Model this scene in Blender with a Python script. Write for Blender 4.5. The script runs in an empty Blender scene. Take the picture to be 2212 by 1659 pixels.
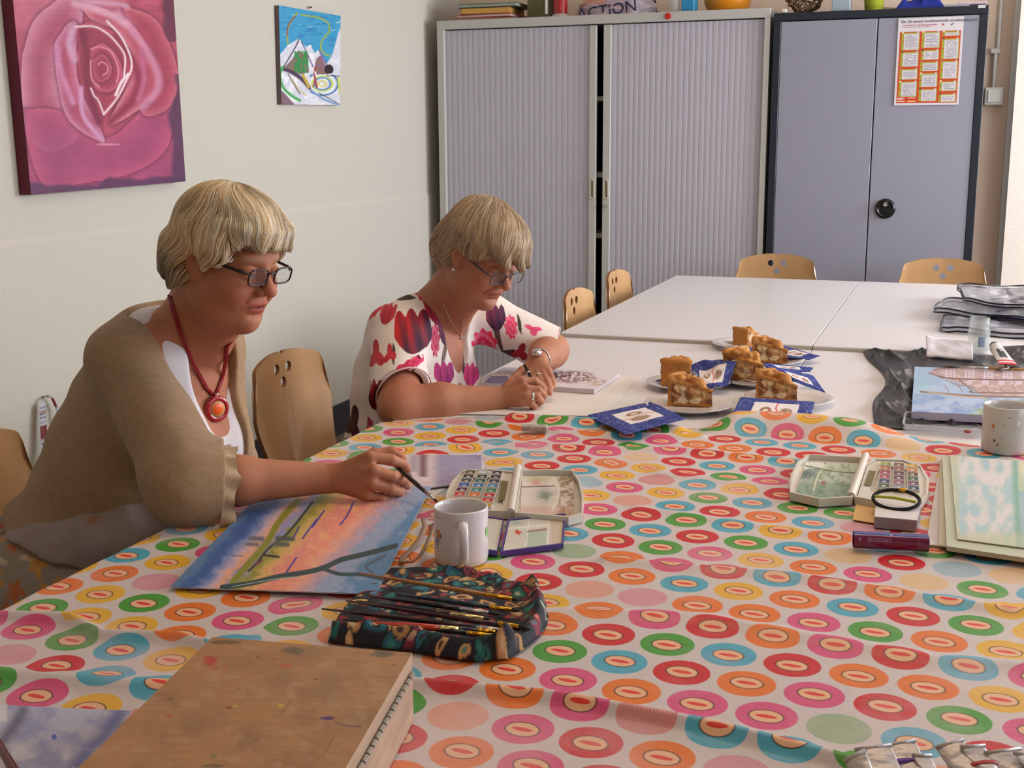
import bpy, bmesh, math, random
import numpy as np
from mathutils import Vector, Matrix
from math import pi, sin, cos, radians as rad

# ------------------------------------------------------------------ camera
F_PX = 2652.5
YAW, PITCH, ROLL = -0.350132567, 0.200524770, -0.00625578441
CAM = np.array([0.0, 0.0, 1.40])
_fw = np.array([sin(YAW)*cos(PITCH), cos(YAW)*cos(PITCH), -sin(PITCH)])
_r0 = np.array([cos(YAW), -sin(YAW), 0.0]); _u0 = np.cross(_r0, _fw)
_rt = cos(ROLL)*_r0 + sin(ROLL)*_u0; _up = -sin(ROLL)*_r0 + cos(ROLL)*_u0
cd = bpy.data.cameras.new('camera'); cam = bpy.data.objects.new('camera', cd)
bpy.context.scene.collection.objects.link(cam)
cd.sensor_width = 36; cd.lens = 36*F_PX/2212; cd.clip_start = .02; cd.clip_end = 60
cam.matrix_world = Matrix(((_rt[0], _up[0], -_fw[0], CAM[0]), (_rt[1], _up[1], -_fw[1], CAM[1]), (_rt[2], _up[2], -_fw[2], CAM[2]), (0, 0, 0, 1)))
SC = bpy.context.scene
SC.camera = cam
# ------------------------------------------------------------------ light and exposure
SC.view_settings.view_transform = 'Standard'; SC.view_settings.look = 'None'
SC.view_settings.gamma = 1; SC.view_settings.use_curve_mapping = False
SC.view_settings.exposure = 0.08
W = bpy.data.worlds.new('sky'); SC.world = W; W.use_nodes = True
W.node_tree.nodes['Background'].inputs[0].default_value = (.72, .85, 1, 1)
W.node_tree.nodes['Background'].inputs[1].default_value = 1.6
def area(name, loc, aim, sx, sy, power, col):
    l = bpy.data.lights.new(name, 'AREA'); l.shape = 'RECTANGLE'; l.size = sx; l.size_y = sy; l.energy = power; l.color = col
    o = bpy.data.objects.new(name, l); SC.collection.objects.link(o); o.location = loc
    o.rotation_euler = (Vector(aim)-Vector(loc)).to_track_quat('-Z', 'Z').to_euler()
    return o
WIN = [(.7, 2.3), (2.9, 4.5), (4.9, 6.2)]          # window openings along the right wall (y from, y to)
for i, (a, b) in enumerate(WIN):
    area('daylight', (2.72, (a+b)/2, 1.75), (-1, (a+b)/2, 1.15), b-a-.1, 1.5, (14, 62, 165)[i], (.92, .945, 1.0))
area('ceiling_lamp', (-.3, 2.6, 2.72), (-.3, 2.6, 0), 1.3, .3, 14, (1, .72, .45))
area('ceiling_lamp', (-.3, -.2, 2.72), (-.3, -.2, 0), 1.3, .3, 8, (1, .72, .45))

# ------------------------------------------------------------------ helpers
def _ray(x, y): return (x-1106)/F_PX*_rt - (y-829.5)/F_PX*_up + _fw
def on_z(x, y, z=.75):
    d = _ray(x, y); return CAM + d*(z-CAM[2])/d[2]
def on_x(x, y, X):
    d = _ray(x, y); return CAM + d*(X-CAM[0])/d[0]
def on_y(x, y, Y):
    d = _ray(x, y); return CAM + d*(Y-CAM[1])/d[1]
def lin(c):
    if isinstance(c, str):
        c = [int(c[i:i+2], 16)/255 for i in (0, 2, 4)]
    return tuple((v/12.92 if v <= .04045 else ((v+.055)/1.055)**2.4) for v in c)
def linA(a): 
    a = np.asarray(a, float); return np.where(a <= .04045, a/12.92, ((a+.055)/1.055)**2.4)
_M = {}
def mat(name, col='cccccc', rough=.5, metal=0, bump=0, bscale=60, var=0, vscale=8, spec=.5, trans=0, ior=1.45, emit=0, coat=0, sss=0, stretch=(1, 1, 1), sheen=0, alpha=1):
    if name in _M: return _M[name]
    m = bpy.data.materials.new(name); m.use_nodes = True; nt = m.node_tree; b = nt.nodes['Principled BSDF']
    if col == 'VC':
        a = nt.nodes.new('ShaderNodeAttribute'); a.attribute_name = 'Col'; src = a.outputs['Color']
        nt.links.new(src, b.inputs['Base Color'])
    else:
        c = lin(col); b.inputs['Base Color'].default_value = (*c, 1); src = None
    b.inputs['Roughness'].default_value = rough; b.inputs['Metallic'].default_value = metal
    b.inputs['Specular IOR Level'].default_value = spec; b.inputs['IOR'].default_value = ior
    b.inputs['Transmission Weight'].default_value = trans; b.inputs['Coat Weight'].default_value = coat
    b.inputs['Alpha'].default_value = alpha
    if sheen: b.inputs['Sheen Weight'].default_value = sheen
    if sss:
        b.inputs['Subsurface Weight'].default_value = sss; b.inputs['Subsurface Radius'].default_value = (.012, .004, .002); b.inputs['Subsurface Scale'].default_value = 1
    if bump or var:
        tc = nt.nodes.new('ShaderNodeTexCoord'); mp = nt.nodes.new('ShaderNodeMapping'); mp.inputs['Scale'].default_value = stretch
        nt.links.new(tc.outputs['Object'], mp.inputs[0])
    if bump:
        n = nt.nodes.new('ShaderNodeTexNoise'); n.inputs['Scale'].default_value = bscale; n.inputs['Detail'].default_value = 4
        nt.links.new(mp.outputs[0], n.inputs['Vector'])
        bp = nt.nodes.new('ShaderNodeBump'); bp.inputs['Strength'].default_value = min(1, bump); bp.inputs['Distance'].default_value = .004
        nt.links.new(n.outputs[0], bp.inputs['Height']); nt.links.new(bp.outputs[0], b.inputs['Normal'])
    if var:
        n = nt.nodes.new('ShaderNodeTexNoise'); n.inputs['Scale'].default_value = vscale; n.inputs['Detail'].default_value = 5
        nt.links.new(mp.outputs[0], n.inputs['Vector'])
        r = nt.nodes.new('ShaderNodeMapRange'); r.inputs[1].default_value = .3; r.inputs[2].default_value = .7
        r.inputs[3].default_value = 1-var; r.inputs[4].default_value = 1+var
        nt.links.new(n.outputs[0], r.inputs[0])
        mx = nt.nodes.new('ShaderNodeVectorMath'); mx.operation = 'SCALE'
        if src: nt.links.new(src, mx.inputs[0])
        else: mx.inputs[0].default_value = c
        nt.links.new(r.outputs[0], mx.inputs['Scale']); nt.links.new(mx.outputs[0], b.inputs['Base Color'])
    _M[name] = m
    return m
def finish(o, label=None, cat=None, group=None, kind=None):
    if label: o['label'] = label
    if cat: o['category'] = cat
    if group: o['group'] = group
    if kind: o['kind'] = kind
    return o
def empty(name, loc=(0, 0, 0), rz=0, **k):
    o = bpy.data.objects.new(name, None); SC.collection.objects.link(o); o.location = loc; o.rotation_euler = (0, 0, rz); o.empty_display_size = .05
    return finish(o, **k)
def link(name, me, m=None, parent=None, smooth=False, **k):
    if m is not None:
        for q in (m if isinstance(m, (list, tuple)) else [m]): me.materials.append(q)
    if smooth: me.polygons.foreach_set('use_smooth', np.ones(len(me.polygons), bool))
    o = bpy.data.objects.new(name, me); SC.collection.objects.link(o)
    if parent: o.parent = parent
    return finish(o, **k)
def pyd(name, v, f, m=None, parent=None, smooth=False, cols=None, **k):
    """mesh from arrays; f an (n,3|4) int array or list"""
    me = bpy.data.meshes.new(name)
    if isinstance(f, np.ndarray):
        n, s = f.shape; v = np.asarray(v, np.float32)
        me.vertices.add(len(v)); me.vertices.foreach_set('co', v.ravel())
        me.loops.add(n*s); me.loops.foreach_set('vertex_index', f.astype(np.int32).ravel())
        me.polygons.add(n); me.polygons.foreach_set('loop_start', np.arange(0, n*s, s, dtype=np.int32))
        me.update(calc_edges=True)
    else:
        me.from_pydata([tuple(map(float, q)) for q in v], [], f); me.update()
    if cols is not None:
        ca = me.color_attributes.new('Col', 'FLOAT_COLOR', 'POINT')
        c4 = np.ones((len(v), 4), np.float32); c4[:, :3] = linA(np.clip(cols, 0, 1)); ca.data.foreach_set('color', c4.ravel())
    return link(name, me, m, parent, smooth, **k)
class MB:
    """collects boxes, tubes and lathes into one bmesh; build() links it as one object"""
    def __init__(s): s.b = bmesh.new()
    def box(s, lo, hi, bev=0, R=None, c=None, seg=1):
        lo, hi = Vector(lo), Vector(hi); g = bmesh.ops.create_cube(s.b, size=1)['verts']
        for v in g: v.co = Vector([(lo[i]+hi[i])/2+v.co[i]*(hi[i]-lo[i]) for i in range(3)])
        if bev:
            es = list({e for v in g for e in v.link_edges})
            r = bmesh.ops.bevel(s.b, geom=es, offset=bev, segments=seg, affect='EDGES', profile=.5); g = list({v for f in r['faces'] for v in f.verts} | {v for v in g if v.is_valid})
        if R is not None:
            c = Vector(c) if c is not None else (lo+hi)/2
            for v in g: v.co = c+R@(v.co-c)
        return s
    def tube(s, pts, r, n=8, cap=True, flat=None):
        pts = [Vector(p) for p in pts]; rs = r if isinstance(r, (list, tuple)) else [r]*len(pts)
        t = (pts[1]-pts[0]).normalized(); a = Vector((0, 0, 1)) if abs(t.z) < .9 else Vector((1, 0, 0))
        u = (a-t*a.dot(t)).normalized(); rings = []
        for i, p in enumerate(pts):
            t = (pts[min(i+1, len(pts)-1)]-pts[max(i-1, 0)]).normalized(); u = (u-t*u.dot(t)).normalized(); w = t.cross(u)
            fx, fy = flat or (1, 1)
            rings.append([s.b.verts.new(p+(u*cos(2*pi*k/n)*fx+w*sin(2*pi*k/n)*fy)*rs[i]) for k in range(n)])
        for A, B in zip(rings, rings[1:]):
            for k in range(n): s.b.faces.new((A[k], A[(k+1) % n], B[(k+1) % n], B[k]))
        if cap: s.b.faces.new(rings[0][::-1]); s.b.faces.new(rings[-1])
        return s
    def loop(s, pts, r, n=8):
        pts = [Vector(p) for p in pts]; N = len(pts); rings = []; u = None
        for i, p in enumerate(pts):
            t = (pts[(i+1) % N]-pts[i-1]).normalized()
            if u is None: a = Vector((0, 0, 1)) if abs(t.z) < .9 else Vector((1, 0, 0)); u = a
            u = (u-t*u.dot(t)).normalized(); w = t.cross(u)
            rings.append([s.b.verts.new(p+(u*cos(2*pi*k/n)+w*sin(2*pi*k/n))*r) for k in range(n)])
        for i in range(N):
            A, B = rings[i], rings[(i+1) % N]
            for k in range(n): s.b.faces.new((A[k], A[(k+1) % n], B[(k+1) % n], B[k]))
        return s
    def lathe(s, prof, c=(0, 0, 0), n=32, close=False):
        c = Vector(c); rings = []
        for r, z in prof:
            rings.append([s.b.verts.new(c+Vector((r*cos(2*pi*k/n), r*sin(2*pi*k/n), z))) for k in range(n)] if r > 1e-6 else [s.b.verts.new(c+Vector((0, 0, z)))])
        for A, B in zip(rings, rings[1:]):
            if len(A) == 1 and len(B) == 1: continue
            for k in range(n):
                j = (k+1) % n
                if len(A) == 1: s.b.faces.new((A[0], B[j], B[k]))
                elif len(B) == 1: s.b.faces.new((A[k], A[j], B[0]))
                else: s.b.faces.new((A[k], A[j], B[j], B[k]))
        return s
    def prism(s, poly, z0, z1, bev=0, R=None):
        """extruded polygon (x, y list)"""
        R = R or Matrix.Identity(4)
        A = [s.b.verts.new(R@Vector((x, y, z0))) for x, y in poly]; B = [s.b.verts.new(R@Vector((x, y, z1))) for x, y in poly]; n = len(poly)
        fs = [s.b.faces.new(A[::-1]), s.b.faces.new(B)]+[s.b.faces.new((A[k], A[(k+1) % n], B[(k+1) % n], B[k])) for k in range(n)]
        if bev: bmesh.ops.bevel(s.b, geom=list(fs[1].edges), offset=bev, segments=2, affect='EDGES', profile=.5)
        return s
    def move(s, M):
        bmesh.ops.transform(s.b, matrix=M, verts=s.b.verts); return s
    def build(s, name, m, parent=None, smooth=False, auto=None, **k):
        me = bpy.data.meshes.new(name); bmesh.ops.recalc_face_normals(s.b, faces=s.b.faces)
        if auto is not None:
            for e in s.b.edges:
                if len(e.link_faces) == 2 and e.calc_face_angle(0) > rad(auto): e.smooth = False
            smooth = True
        s.b.to_mesh(me); s.b.free()
        return link(name, me, m, parent, smooth, **k)
def anchor(o, loc):
    """puts the root of a finished thing at its base"""
    o.location = loc
    for ch in o.children: ch.location = ch.location-Vector(loc)
def dup(o, loc=None, rz=None, parent=None, **k):
    c = o.copy(); SC.collection.objects.link(c)
    if parent: c.parent = parent
    if loc is not None: c.location = loc
    if rz is not None: c.rotation_euler = (0, 0, rz)
    for ch in o.children: dup(ch, parent=c)
    return finish(c, **k)
def gridmesh(name, fn, nu, nv, m, parent=None, cols=None, smooth=True, **k):
    """fn(U, V) -> x, y, z arrays; cols(U, V) -> (...,3)"""
    U, V = np.meshgrid(np.linspace(0, 1, nu), np.linspace(0, 1, nv)); x, y, z = fn(U, V)
    v = np.stack([np.broadcast_to(q, U.shape) for q in (x, y, z)], -1).reshape(-1, 3)
    i = np.arange(nu*nv).reshape(nv, nu); f = np.stack([i[:-1, :-1], i[:-1, 1:], i[1:, 1:], i[1:, :-1]], -1).reshape(-1, 4)
    c = None if cols is None else cols(U, V).reshape(-1, 3)
    return pyd(name, v, f, m, parent, smooth, c, **k)
_rng = np.random.RandomState(4)
def vnoise(x, y, seed=0, oct=3):
    """smooth value noise, about -1..1"""
    out = 0; amp = 1; tot = 0; r = np.random.RandomState(seed)
    for o in range(oct):
        T = r.rand(64, 64)*2-1; xx = np.asarray(x)*2**o+o*17.3; yy = np.asarray(y)*2**o+o*9.1
        xi = np.floor(xx).astype(int); yi = np.floor(yy).astype(int); fx = xx-xi; fy = yy-yi; fx = fx*fx*(3-2*fx); fy = fy*fy*(3-2*fy)
        g = lambda a, b: T[a % 64, b % 64]
        out = out+amp*((g(xi, yi)*(1-fx)+g(xi+1, yi)*fx)*(1-fy)+(g(xi, yi+1)*(1-fx)+g(xi+1, yi+1)*fx)*fy); tot += amp; amp *= .5
    return out/tot
def sstep(a, b, x): t = np.clip((x-a)/(b-a), 0, 1); return t*t*(3-2*t)
def hexc(s): return np.array([int(s[i:i+2], 16)/255 for i in (0, 2, 4)])
def blend(C, c, w):
    c = hexc(c) if isinstance(c, str) else np.asarray(c); return C*(1-w[..., None])+c*w[..., None]
def seg_d(x, y, pts):
    """distance to a polyline"""
    d = np.full(np.shape(x), 1e9)
    for (ax, ay), (bx, by) in zip(pts, pts[1:]):
        vx, vy = bx-ax, by-ay; t = np.clip(((x-ax)*vx+(y-ay)*vy)/(vx*vx+vy*vy+1e-12), 0, 1)
        d = np.minimum(d, np.hypot(x-ax-t*vx, y-ay-t*vy))
    return d
def spl(P, n=6):
    """Catmull-Rom through the points"""
    P = [np.array(p, float) for p in P]
    if len(P) < 3: return P
    Q = [2*P[0]-P[1]]+P+[2*P[-1]-P[-2]]; out = []
    for i in range(1, len(Q)-2):
        for t in np.arange(n)/n: out.append(.5*(2*Q[i]+(Q[i+1]-Q[i-1])*t+(2*Q[i-1]-5*Q[i]+4*Q[i+1]-Q[i+2])*t*t+(3*Q[i]-Q[i-1]-3*Q[i+1]+Q[i+2])*t**3))
    return out+[P[-1]]
def stroke(C, x, y, pts, w, c, soft=.4):
    if len(pts) > 2: pts = spl(pts, 4)
    return blend(C, c, 1-sstep(w*(1-soft), w*(1+soft), seg_d(x, y, pts)))
def inpoly(x, y, P):
    r = np.zeros(np.shape(x), bool); n = len(P)
    for i in range(n):
        x1, y1 = P[i]; x2, y2 = P[(i+1) % n]
        if y1 == y2: continue
        r ^= ((y1 > y) != (y2 > y)) & (x < (x2-x1)*(y-y1)/(y2-y1)+x1)
    return r
# ------------------------------------------------------------------ room shell
XL, XR, YB, YF, ZC = -2.75, 2.6, 6.70, -2.2, 2.8
m_wall = mat('wall_plaster', 'cbc5b9', .9, bump=.5, bscale=170)
m_wallb = mat('back_wall_plaster', 'e6cdb8', .9, bump=.4, bscale=150)
m_ceil = mat('ceiling_white', 'dcd8d0', .9); m_floor = mat('linoleum', '7a6a58', .55, var=.15, vscale=3)
m_white = mat('white_paint', 'dadad6', .5)
def S(name, lo, hi, m, parent=None, **k):
    return MB().box(lo, hi).build(name, m, parent, kind=None if parent else 'structure', **k)
S('floor', (XL-.1, YF-.1, -.1), (XR+.1, YB+.1, 0), m_floor)
S('ceiling', (XL-.1, YF-.1, ZC), (XR+.1, YB+.1, ZC+.1), m_ceil)
# left wall: the lower part stands a little proud of the upper one, with a soft rounded step
ys = np.array([YF, YB]); prof = [(-.12, 0), (.006, 0), (.006, 1.06), (.005, 1.075), (.0, 1.09), (0, ZC), (-.12, ZC)]
v = [(XL+a, y, z) for y in ys for a, z in prof]; n = len(prof)
pyd('wall_left', v, [tuple(range(n))[::-1], tuple(range(n, 2*n))]+[(i, (i+1) % n, n+(i+1) % n, n+i) for i in range(n)], m_wall, kind='structure')
S('wall_back', (XL, YB, 0), (XR, YB+.12, ZC), m_wallb)
S('wall_front', (XL, YF-.12, 0), (XR, YF, ZC), m_wall)
# right wall, out of frame, with the three windows that light the room
mb = MB(); y0 = YF
for a, b in WIN:
    mb.box((XR, y0, 0), (XR+.14, a, ZC)); mb.box((XR, a, 0), (XR+.14, b, .9)); mb.box((XR, a, 2.55), (XR+.14, b, ZC)); y0 = b
mb.box((XR, y0, 0), (XR+.14, YB, ZC)); mb.build('wall_right', m_wall, kind='structure')
for i, (a, b) in enumerate(WIN):
    w = empty('window_%d' % (i+1), (XR+.05, (a+b)/2, .9), kind='structure'); h = (b-a)/2
    f = MB()
    for lo, hi in (((-.03, -h, 0), (.03, -h+.05, 1.65)), ((-.03, h-.05, 0), (.03, h, 1.65)), ((-.03, -h, 0), (.03, h, .05)), ((-.03, -h, 1.6), (.03, h, 1.65)), ((-.03, -.025, 0), (.03, .025, 1.65))): f.box(lo, hi)
    f.build('window_frame', m_white, w)
    MB().box((-.16, -h, -.03), (.02, h, 0), .004).build('window_sill', m_white, w)
m_dark = mat('dark_baseboard', '34323c', .5)
S('baseboard_left', (XL+.006, YF, 0), (XL+.022, YB, .145), m_dark)
S('baseboard_back', (XL, YB-.018, 0), (XR, YB, .1), m_dark)
# pilaster at the right of the back wall
p = on_y(2190, 300, YB-.09)
S('trim_1', (p[0]-.012, YB-.12, 0), (p[0]+1.2, YB, ZC), mat('pilaster_plaster', 'efe2d6', .9, bump=.4, bscale=150))
S('trim_2', (p[0]-.035, YB-.03, 0), (p[0]-.012, YB, ZC), m_white)

# ------------------------------------------------------------------ light switch and conduit
q = on_y(2147, 208, YB-.02)
t = empty('light_switch', (q[0], YB, q[2]), label='white square rocker light switch on the back wall at the end of a thin conduit', cat='switch')
MB().box((-.043, -.045, -.043), (.043, 0, .043), .006, seg=2).build('housing', mat('switch_plastic', 'd9d6d0', .35), t, smooth=False)
MB().box((-.03, -.052, -.03), (.03, -.044, .03), .003).build('rocker', mat('switch_rocker', 'e6e3de', .3), t)
t = empty('conduit_pipe', (q[0], YB, q[2]), label='thin white vertical conduit pipe running up the wall from the light switch', cat='pipe')
MB().tube([(-.006, -.022, .035), (-.006, -.022, .20), (0.004, -.012, .235), (.004, -.012, 1.0)], .0085, 10).build('pipe', m_white, t, True)
MB().box((-.03, -.03, .205), (.014, 0, .228), .003).build('clip', m_white, t)

# ------------------------------------------------------------------ tambour cabinet
YC = 6.19
def X(px, py=300): return on_y(px, py, YC)[0]
x0, x1 = X(943, 45), X(1665, 17); ZT = on_y(1300, 31, YC)[2]
m_cab = mat('cabinet_grey', 'bebcb6', .45); m_slat = mat('slat_grey', 'bcb8c2', .55); m_in = mat('cabinet_inside', '1c1a1e', .8)
tc = empty('tambour_cabinet', (x0, YC, 0), label='wide light grey tambour cabinet with ribbed sliding doors slightly open', cat='cabinet')
Wc = x1-x0; e = X(962)-x0; e2 = Wc-(X(1643)-x0); D = .46; tt = .045
MB().box((0, 0, 0), (e, D, ZT-tt), .002).box((Wc-e2, 0, 0), (Wc, D, ZT-tt), .002).box((0, 0, ZT-tt), (Wc, D, ZT), .002).box((0, 0, 0), (Wc, D, .08)).build('body', m_cab, tc)
MB().box((.01, D-.02, .08), (Wc-.01, D-.005, ZT-tt)).build('back_panel', m_in, tc)
gx0, gx1 = X(1286)-x0, X(1301)-x0; sx0, sx1 = X(1271)-x0, X(1317)-x0
for py in (214, 377, 507): 
    z = on_y(1293, py, YC+.12)[2]; MB().box((e, .055, z-.012), (Wc-e2, D-.03, z+.012)).build('shelf', m_cab, tc)
def slatmesh(w, h):
    # a ribbed slat: slightly rounded front
    mb = MB(); n = 4; prof = [(w*k/n, -.0013*sin(pi*k/n)**.8-.001) for k in range(n+1)]+[(w, .006), (0, .006)]
    mb.prism(prof, 0, h); me = bpy.data.meshes.new('slat'); bmesh.ops.recalc_face_normals(mb.b, faces=mb.b.faces); mb.b.to_mesh(me); mb.b.free(); me.materials.append(m_slat); return me
for a, b, n in ((e, sx0, 26), (sx1, Wc-e2, 27)):
    w = (b-a)/n; me = slatmesh(w*.972, ZT-tt-.09)
    for i in range(n):
        o = bpy.data.objects.new('slat', me); SC.collection.objects.link(o); o.parent = tc; o.location = (a+w*i+w*.014, .024, .085)
for k, (a, b) in enumerate(((sx0, gx0), (gx1, sx1))):
    s = MB().box((a, .008, .085), (b, .032, ZT-tt-.005), .002).build('door_stile', m_cab, tc)
    c = (a+b)/2; zz = on_y(1290, 409, YC)[2]
    hb = MB()
    for dz in (-.05, .05): pass
    N = 20; pts = [(c+.011*cos(2*pi*i/N), 0.006, zz+(.038 if sin(2*pi*i/N) > 0 else -.038)+.011*sin(2*pi*i/N)) for i in range(N)]
    hb.loop(pts, .0035, 6); hb.build('handle', mat('handle_cream', 'c9c2ae', .4), s)
    MB().box((c-.008, .0065, zz-.04), (c+.008, .0095, zz+.04)).build('handle_recess', mat('recess_brown', '8a7a60', .6), s)
    if k: MB().tube([(c, .012, zz-.085), (c, -.008, zz-.085)], .009, 12).build('lock', mat('chrome', 'c8c8c8', .2, 1), s)
q = on_y(1443, 35, YC)
finish(MB().tube([(q[0], YC, q[2]), (q[0], YC-.008, q[2])], [.016, .014], 20).build('magnet', mat('red_plastic', 'c8281e', .35)), 'round red magnet stuck on the top rail of the grey tambour cabinet', 'magnet')

# ------------------------------------------------------------------ dark framed cupboard
YD = 6.18
def XD(px, py=300): return on_y(px, py, YD)[0]
d0, d1 = XD(1672, 30), XD(2137, 10); ZD = on_y(1900, 20, YD)[2]
m_nav = mat('anthracite', '1f2530', .45); m_door = mat('door_grey', '9494a2', .42, bump=.08, bscale=400)
dc = empty('metal_cupboard', (d0, YD, 0), label='two-door grey metal cupboard with anthracite frame and round black handle', cat='cupboard')
Wd = d1-d0; fe = XD(1684, 200)-XD(1670, 200)
b = MB().box((0, 0, 0), (.035, .42, ZD-.036), .002).box((Wd-.035, 0, 0), (Wd, .42, ZD-.036), .002).box((0, 0, ZD-.036), (Wd, .42, ZD), .002).box((0, 0, 0), (Wd, .42, .07)).box((0.02, .40, .05), (Wd-.02, .42, ZD-.02))
b.build('body', m_nav, dc)
xs = XD(1897, 40)-d0
dl = MB().box((.036, .004, .075), (xs-.0025, .024, ZD-.04), .002).build('door', m_door, dc)
dr = MB().box((xs+.0025, .004, .075), (Wd-.036, .024, ZD-.04), .002).build('door', m_door, dc)
q = on_y(1912, 451, YD-.01); hx, hz = q[0]-d0, q[2]
R = Matrix.Translation((hx, 0, hz)) @ Matrix.Rotation(pi/2, 4, 'X')
mbh = MB().lathe([(0, -.004), (.047, -.004), (.047, .004), (.043, .009), (.038, .011), (.030, .006), (.012, .010), (0, .011)], n=40).move(R)
mbh.build('handle', mat('black_plastic', '0c0c10', .25), dr, auto=40)
MB().lathe([(0, .0), (.010, .0), (.010, .017), (.006, .018), (0, .018)], (0, .021, 0), 16).move(R).build('lock', mat('chrome'), dr, auto=40)
q = on_y(2121, 14, YD)
finish(MB().box((q[0]-.016, YD-.002, q[2]-.006), (q[0]+.016, YD, q[2]+.006)).build('label_sticker', mat('label_white', 'c9c9cc', .4)), 'small white label on the top right corner of the dark cupboard frame', 'label')

# poster with the sixteen common allergens table
m_post = mat('printed_paper', 'VC', .35)
c0, c1, c2 = on_y(1941, 40, YD), on_y(2083, 34, YD), on_y(1932, 228, YD); pw = c1[0]-c0[0]; ph = c0[2]-c2[2]
def poster_col(U, V):
    C = np.ones(U.shape+(3,))*hexc('d9d2d6'); V = 1-V
    red = (U > .035) & (U < .965) & (V > .155) & (V < .975); C[red] = hexc('c8452c')
    cells = {(.06, .345): [(.155, .365), (.385, .555), (.58, .70), (.725, .90)], (.375, .655): [(.155, .345), (.37, .48), (.505, .61), (.635, .79), (.815, .955)], (.685, .95): [(.155, .215), (.245, .475), (.50, .70), (.73, .84), (.875, .965)]}
    for (a, b), L in cells.items():
        for i, (t, s) in enumerate(L):
            if t < .2: t = .165
            C[(U > a) & (U < b) & (V > t) & (V < s)] = hexc('a3a23c')
            C[(U > a+.045) & (U < b-.012) & (V > t+.014) & (V < s-.004)] = hexc('d6cfd4')
            ln = (U > a+.06) & (U < b-.03) & (V > t+.024) & (V < s-.012) & ((V*85) % 1 < .42) & (vnoise(U*30, np.floor(V*85), 3, 1) > -.55); C[ln] = hexc('8f8a95')
            C[(U > a+.005) & (U < a+.04) & (V > t-.012) & (V < t+.008)] = hexc(['e8d8b0', '6a4a3a', 'c07a5a'][i % 3])
            C[(np.hypot(U-a-.022, (V-(t+s)/2)*1.35) < .012)] = hexc('c8452c'); C[np.hypot(U-b+.03, (V-t)*1.35) < .014] = hexc('cfcad0')
    C[(V > .075) & (V < .092) & (U > .07) & (U < .6) & ((U*60) % 1 < .7)] = hexc('b0707a')
    C[(V > .10) & (V < .108) & (U > .07) & (U < .5) & ((U*70) % 1 < .7)] = hexc('b0808a')
    C = stroke(C, U, V*1.38, [(.675, .105), (.70, .125)], .006, 'b02028'); C = stroke(C, U, V*1.38, [(.70, .105), (.675, .125)], .006, 'b02028')
    C = stroke(C, U, V*1.38, [(.81, .115), (.82, .125), (.845, .10)], .006, '303038')
    for k, (y, w) in enumerate(((.915, .11), (.93, .09), (.952, .12))): C[(abs(V-y) < .005) & (U > .05) & (U < .05+w) & ((U*80) % 1 < .7)] = hexc('f0e0d8')
    C[(abs(V-.915) < .008) & (U > .22) & (U < .33)] = hexc('e09880'); C[(abs(V-.953) < .004) & (U > .21) & (U < .33)] = hexc('f0d880')
    return C
t = empty('poster', (c0[0], YD+.0005, c0[2]-ph), label='allergen poster of red and white text boxes taped on the cupboard door', cat='poster')
sl = (c2[0]-c0[0])/ph
MB().prism([(0, 0), (pw, 0), (pw, ph), (0, ph)], 0.0, .0012, R=Matrix.Rotation(pi/2, 4, 'X')).build('backing', mat('label_white'), t)
gridmesh('print', lambda U, V: (U*pw, -.0022+0*U, V*ph), 220, 300, m_post, t, poster_col, smooth=False)
def text_mesh(name, s, size, m, parent, M, depth=.0004):
    cu = bpy.data.curves.new('t', 'FONT'); cu.body = s; cu.size = size; cu.extrude = depth; cu.resolution_u = 2
    o = bpy.data.objects.new('t', cu); SC.collection.objects.link(o); dg = bpy.context.evaluated_depsgraph_get(); dg.update()
    me = bpy.data.meshes.new_from_object(o.evaluated_get(dg)); bpy.data.objects.remove(o); me.name = name; me.transform(M)
    return link(name, me, m, parent)
text_mesh('lettering', 'De 16 meest voorkomende voedselallergenen', .0185, mat('ink_grey', '5c5c66', .6), t, Matrix.Translation((.014, -.003, ph*.945)) @ Matrix.Rotation(pi/2, 4, 'X'))

# ------------------------------------------------------------------ tables
m_top = mat('table_laminate', 'e2dcdc', .30, bump=.02, bscale=300); m_edge = mat('table_edge', 'b8b0a2', .5); m_leg = mat('table_leg', '8a8c90', .35, .6)
def table(x0, x1, y0, y1, z, label):
    t = empty('table', ((x0+x1)/2, (y0+y1)/2, 0), label=label, cat='table', group='white tables pushed together')
    w, h = (x1-x0)/2-.001, (y1-y0)/2-.001
    MB().box((-w, -h, z-.006), (w, h, z), .0015).build('tabletop', m_top, t)
    MB().box((-w+.0005, -h+.0005, z-.026), (w-.0005, h-.0005, z-.006)).build('edge_core', m_edge, t)
    MB().box((-w+.05, -h+.05, z-.07), (w-.05, -h+.08, z-.026)).box((-w+.05, h-.08, z-.07), (w-.05, h-.05, z-.026)).box((-w+.05, -h+.05, z-.07), (-w+.08, h-.05, z-.026)).box((w-.08, -h+.05, z-.07), (w-.05, h-.05, z-.026)).build('apron', m_leg, t)
    for sx in (-1, 1):
        for sy in (-1, 1):
            MB().box((sx*(w-.065)-.02, sy*(h-.065)-.02, 0), (sx*(w-.065)+.02, sy*(h-.065)+.02, z-.026), .003).build('leg', m_leg, t)
ZN, ZF = .75, .764
ex = -1.213; c = on_z(1221, 719, ZF); c2 = on_z(1473, 595, ZF); ys = c[1]; yf = c2[1]; jx = on_z(1751, 751, ZF)[0]
table(ex, jx, 1.93, ys, ZN, 'white table with slices of cake and sketch things, beside the seated women')
table(jx, 2*jx-ex, 1.93, ys, ZN, 'white table under the black bag and building canvas')
table(ex, jx, .08, 1.928, ZN, 'table under the dotted cloth by the wooden box')
table(jx, 2*jx-ex, .08, 1.928, ZN, 'table under the dotted cloth by the crumpled paint tubes')
table(ex, jx, ys+.002, yf, ZF, 'bare white far table with two chairs tucked at its left side')
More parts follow.
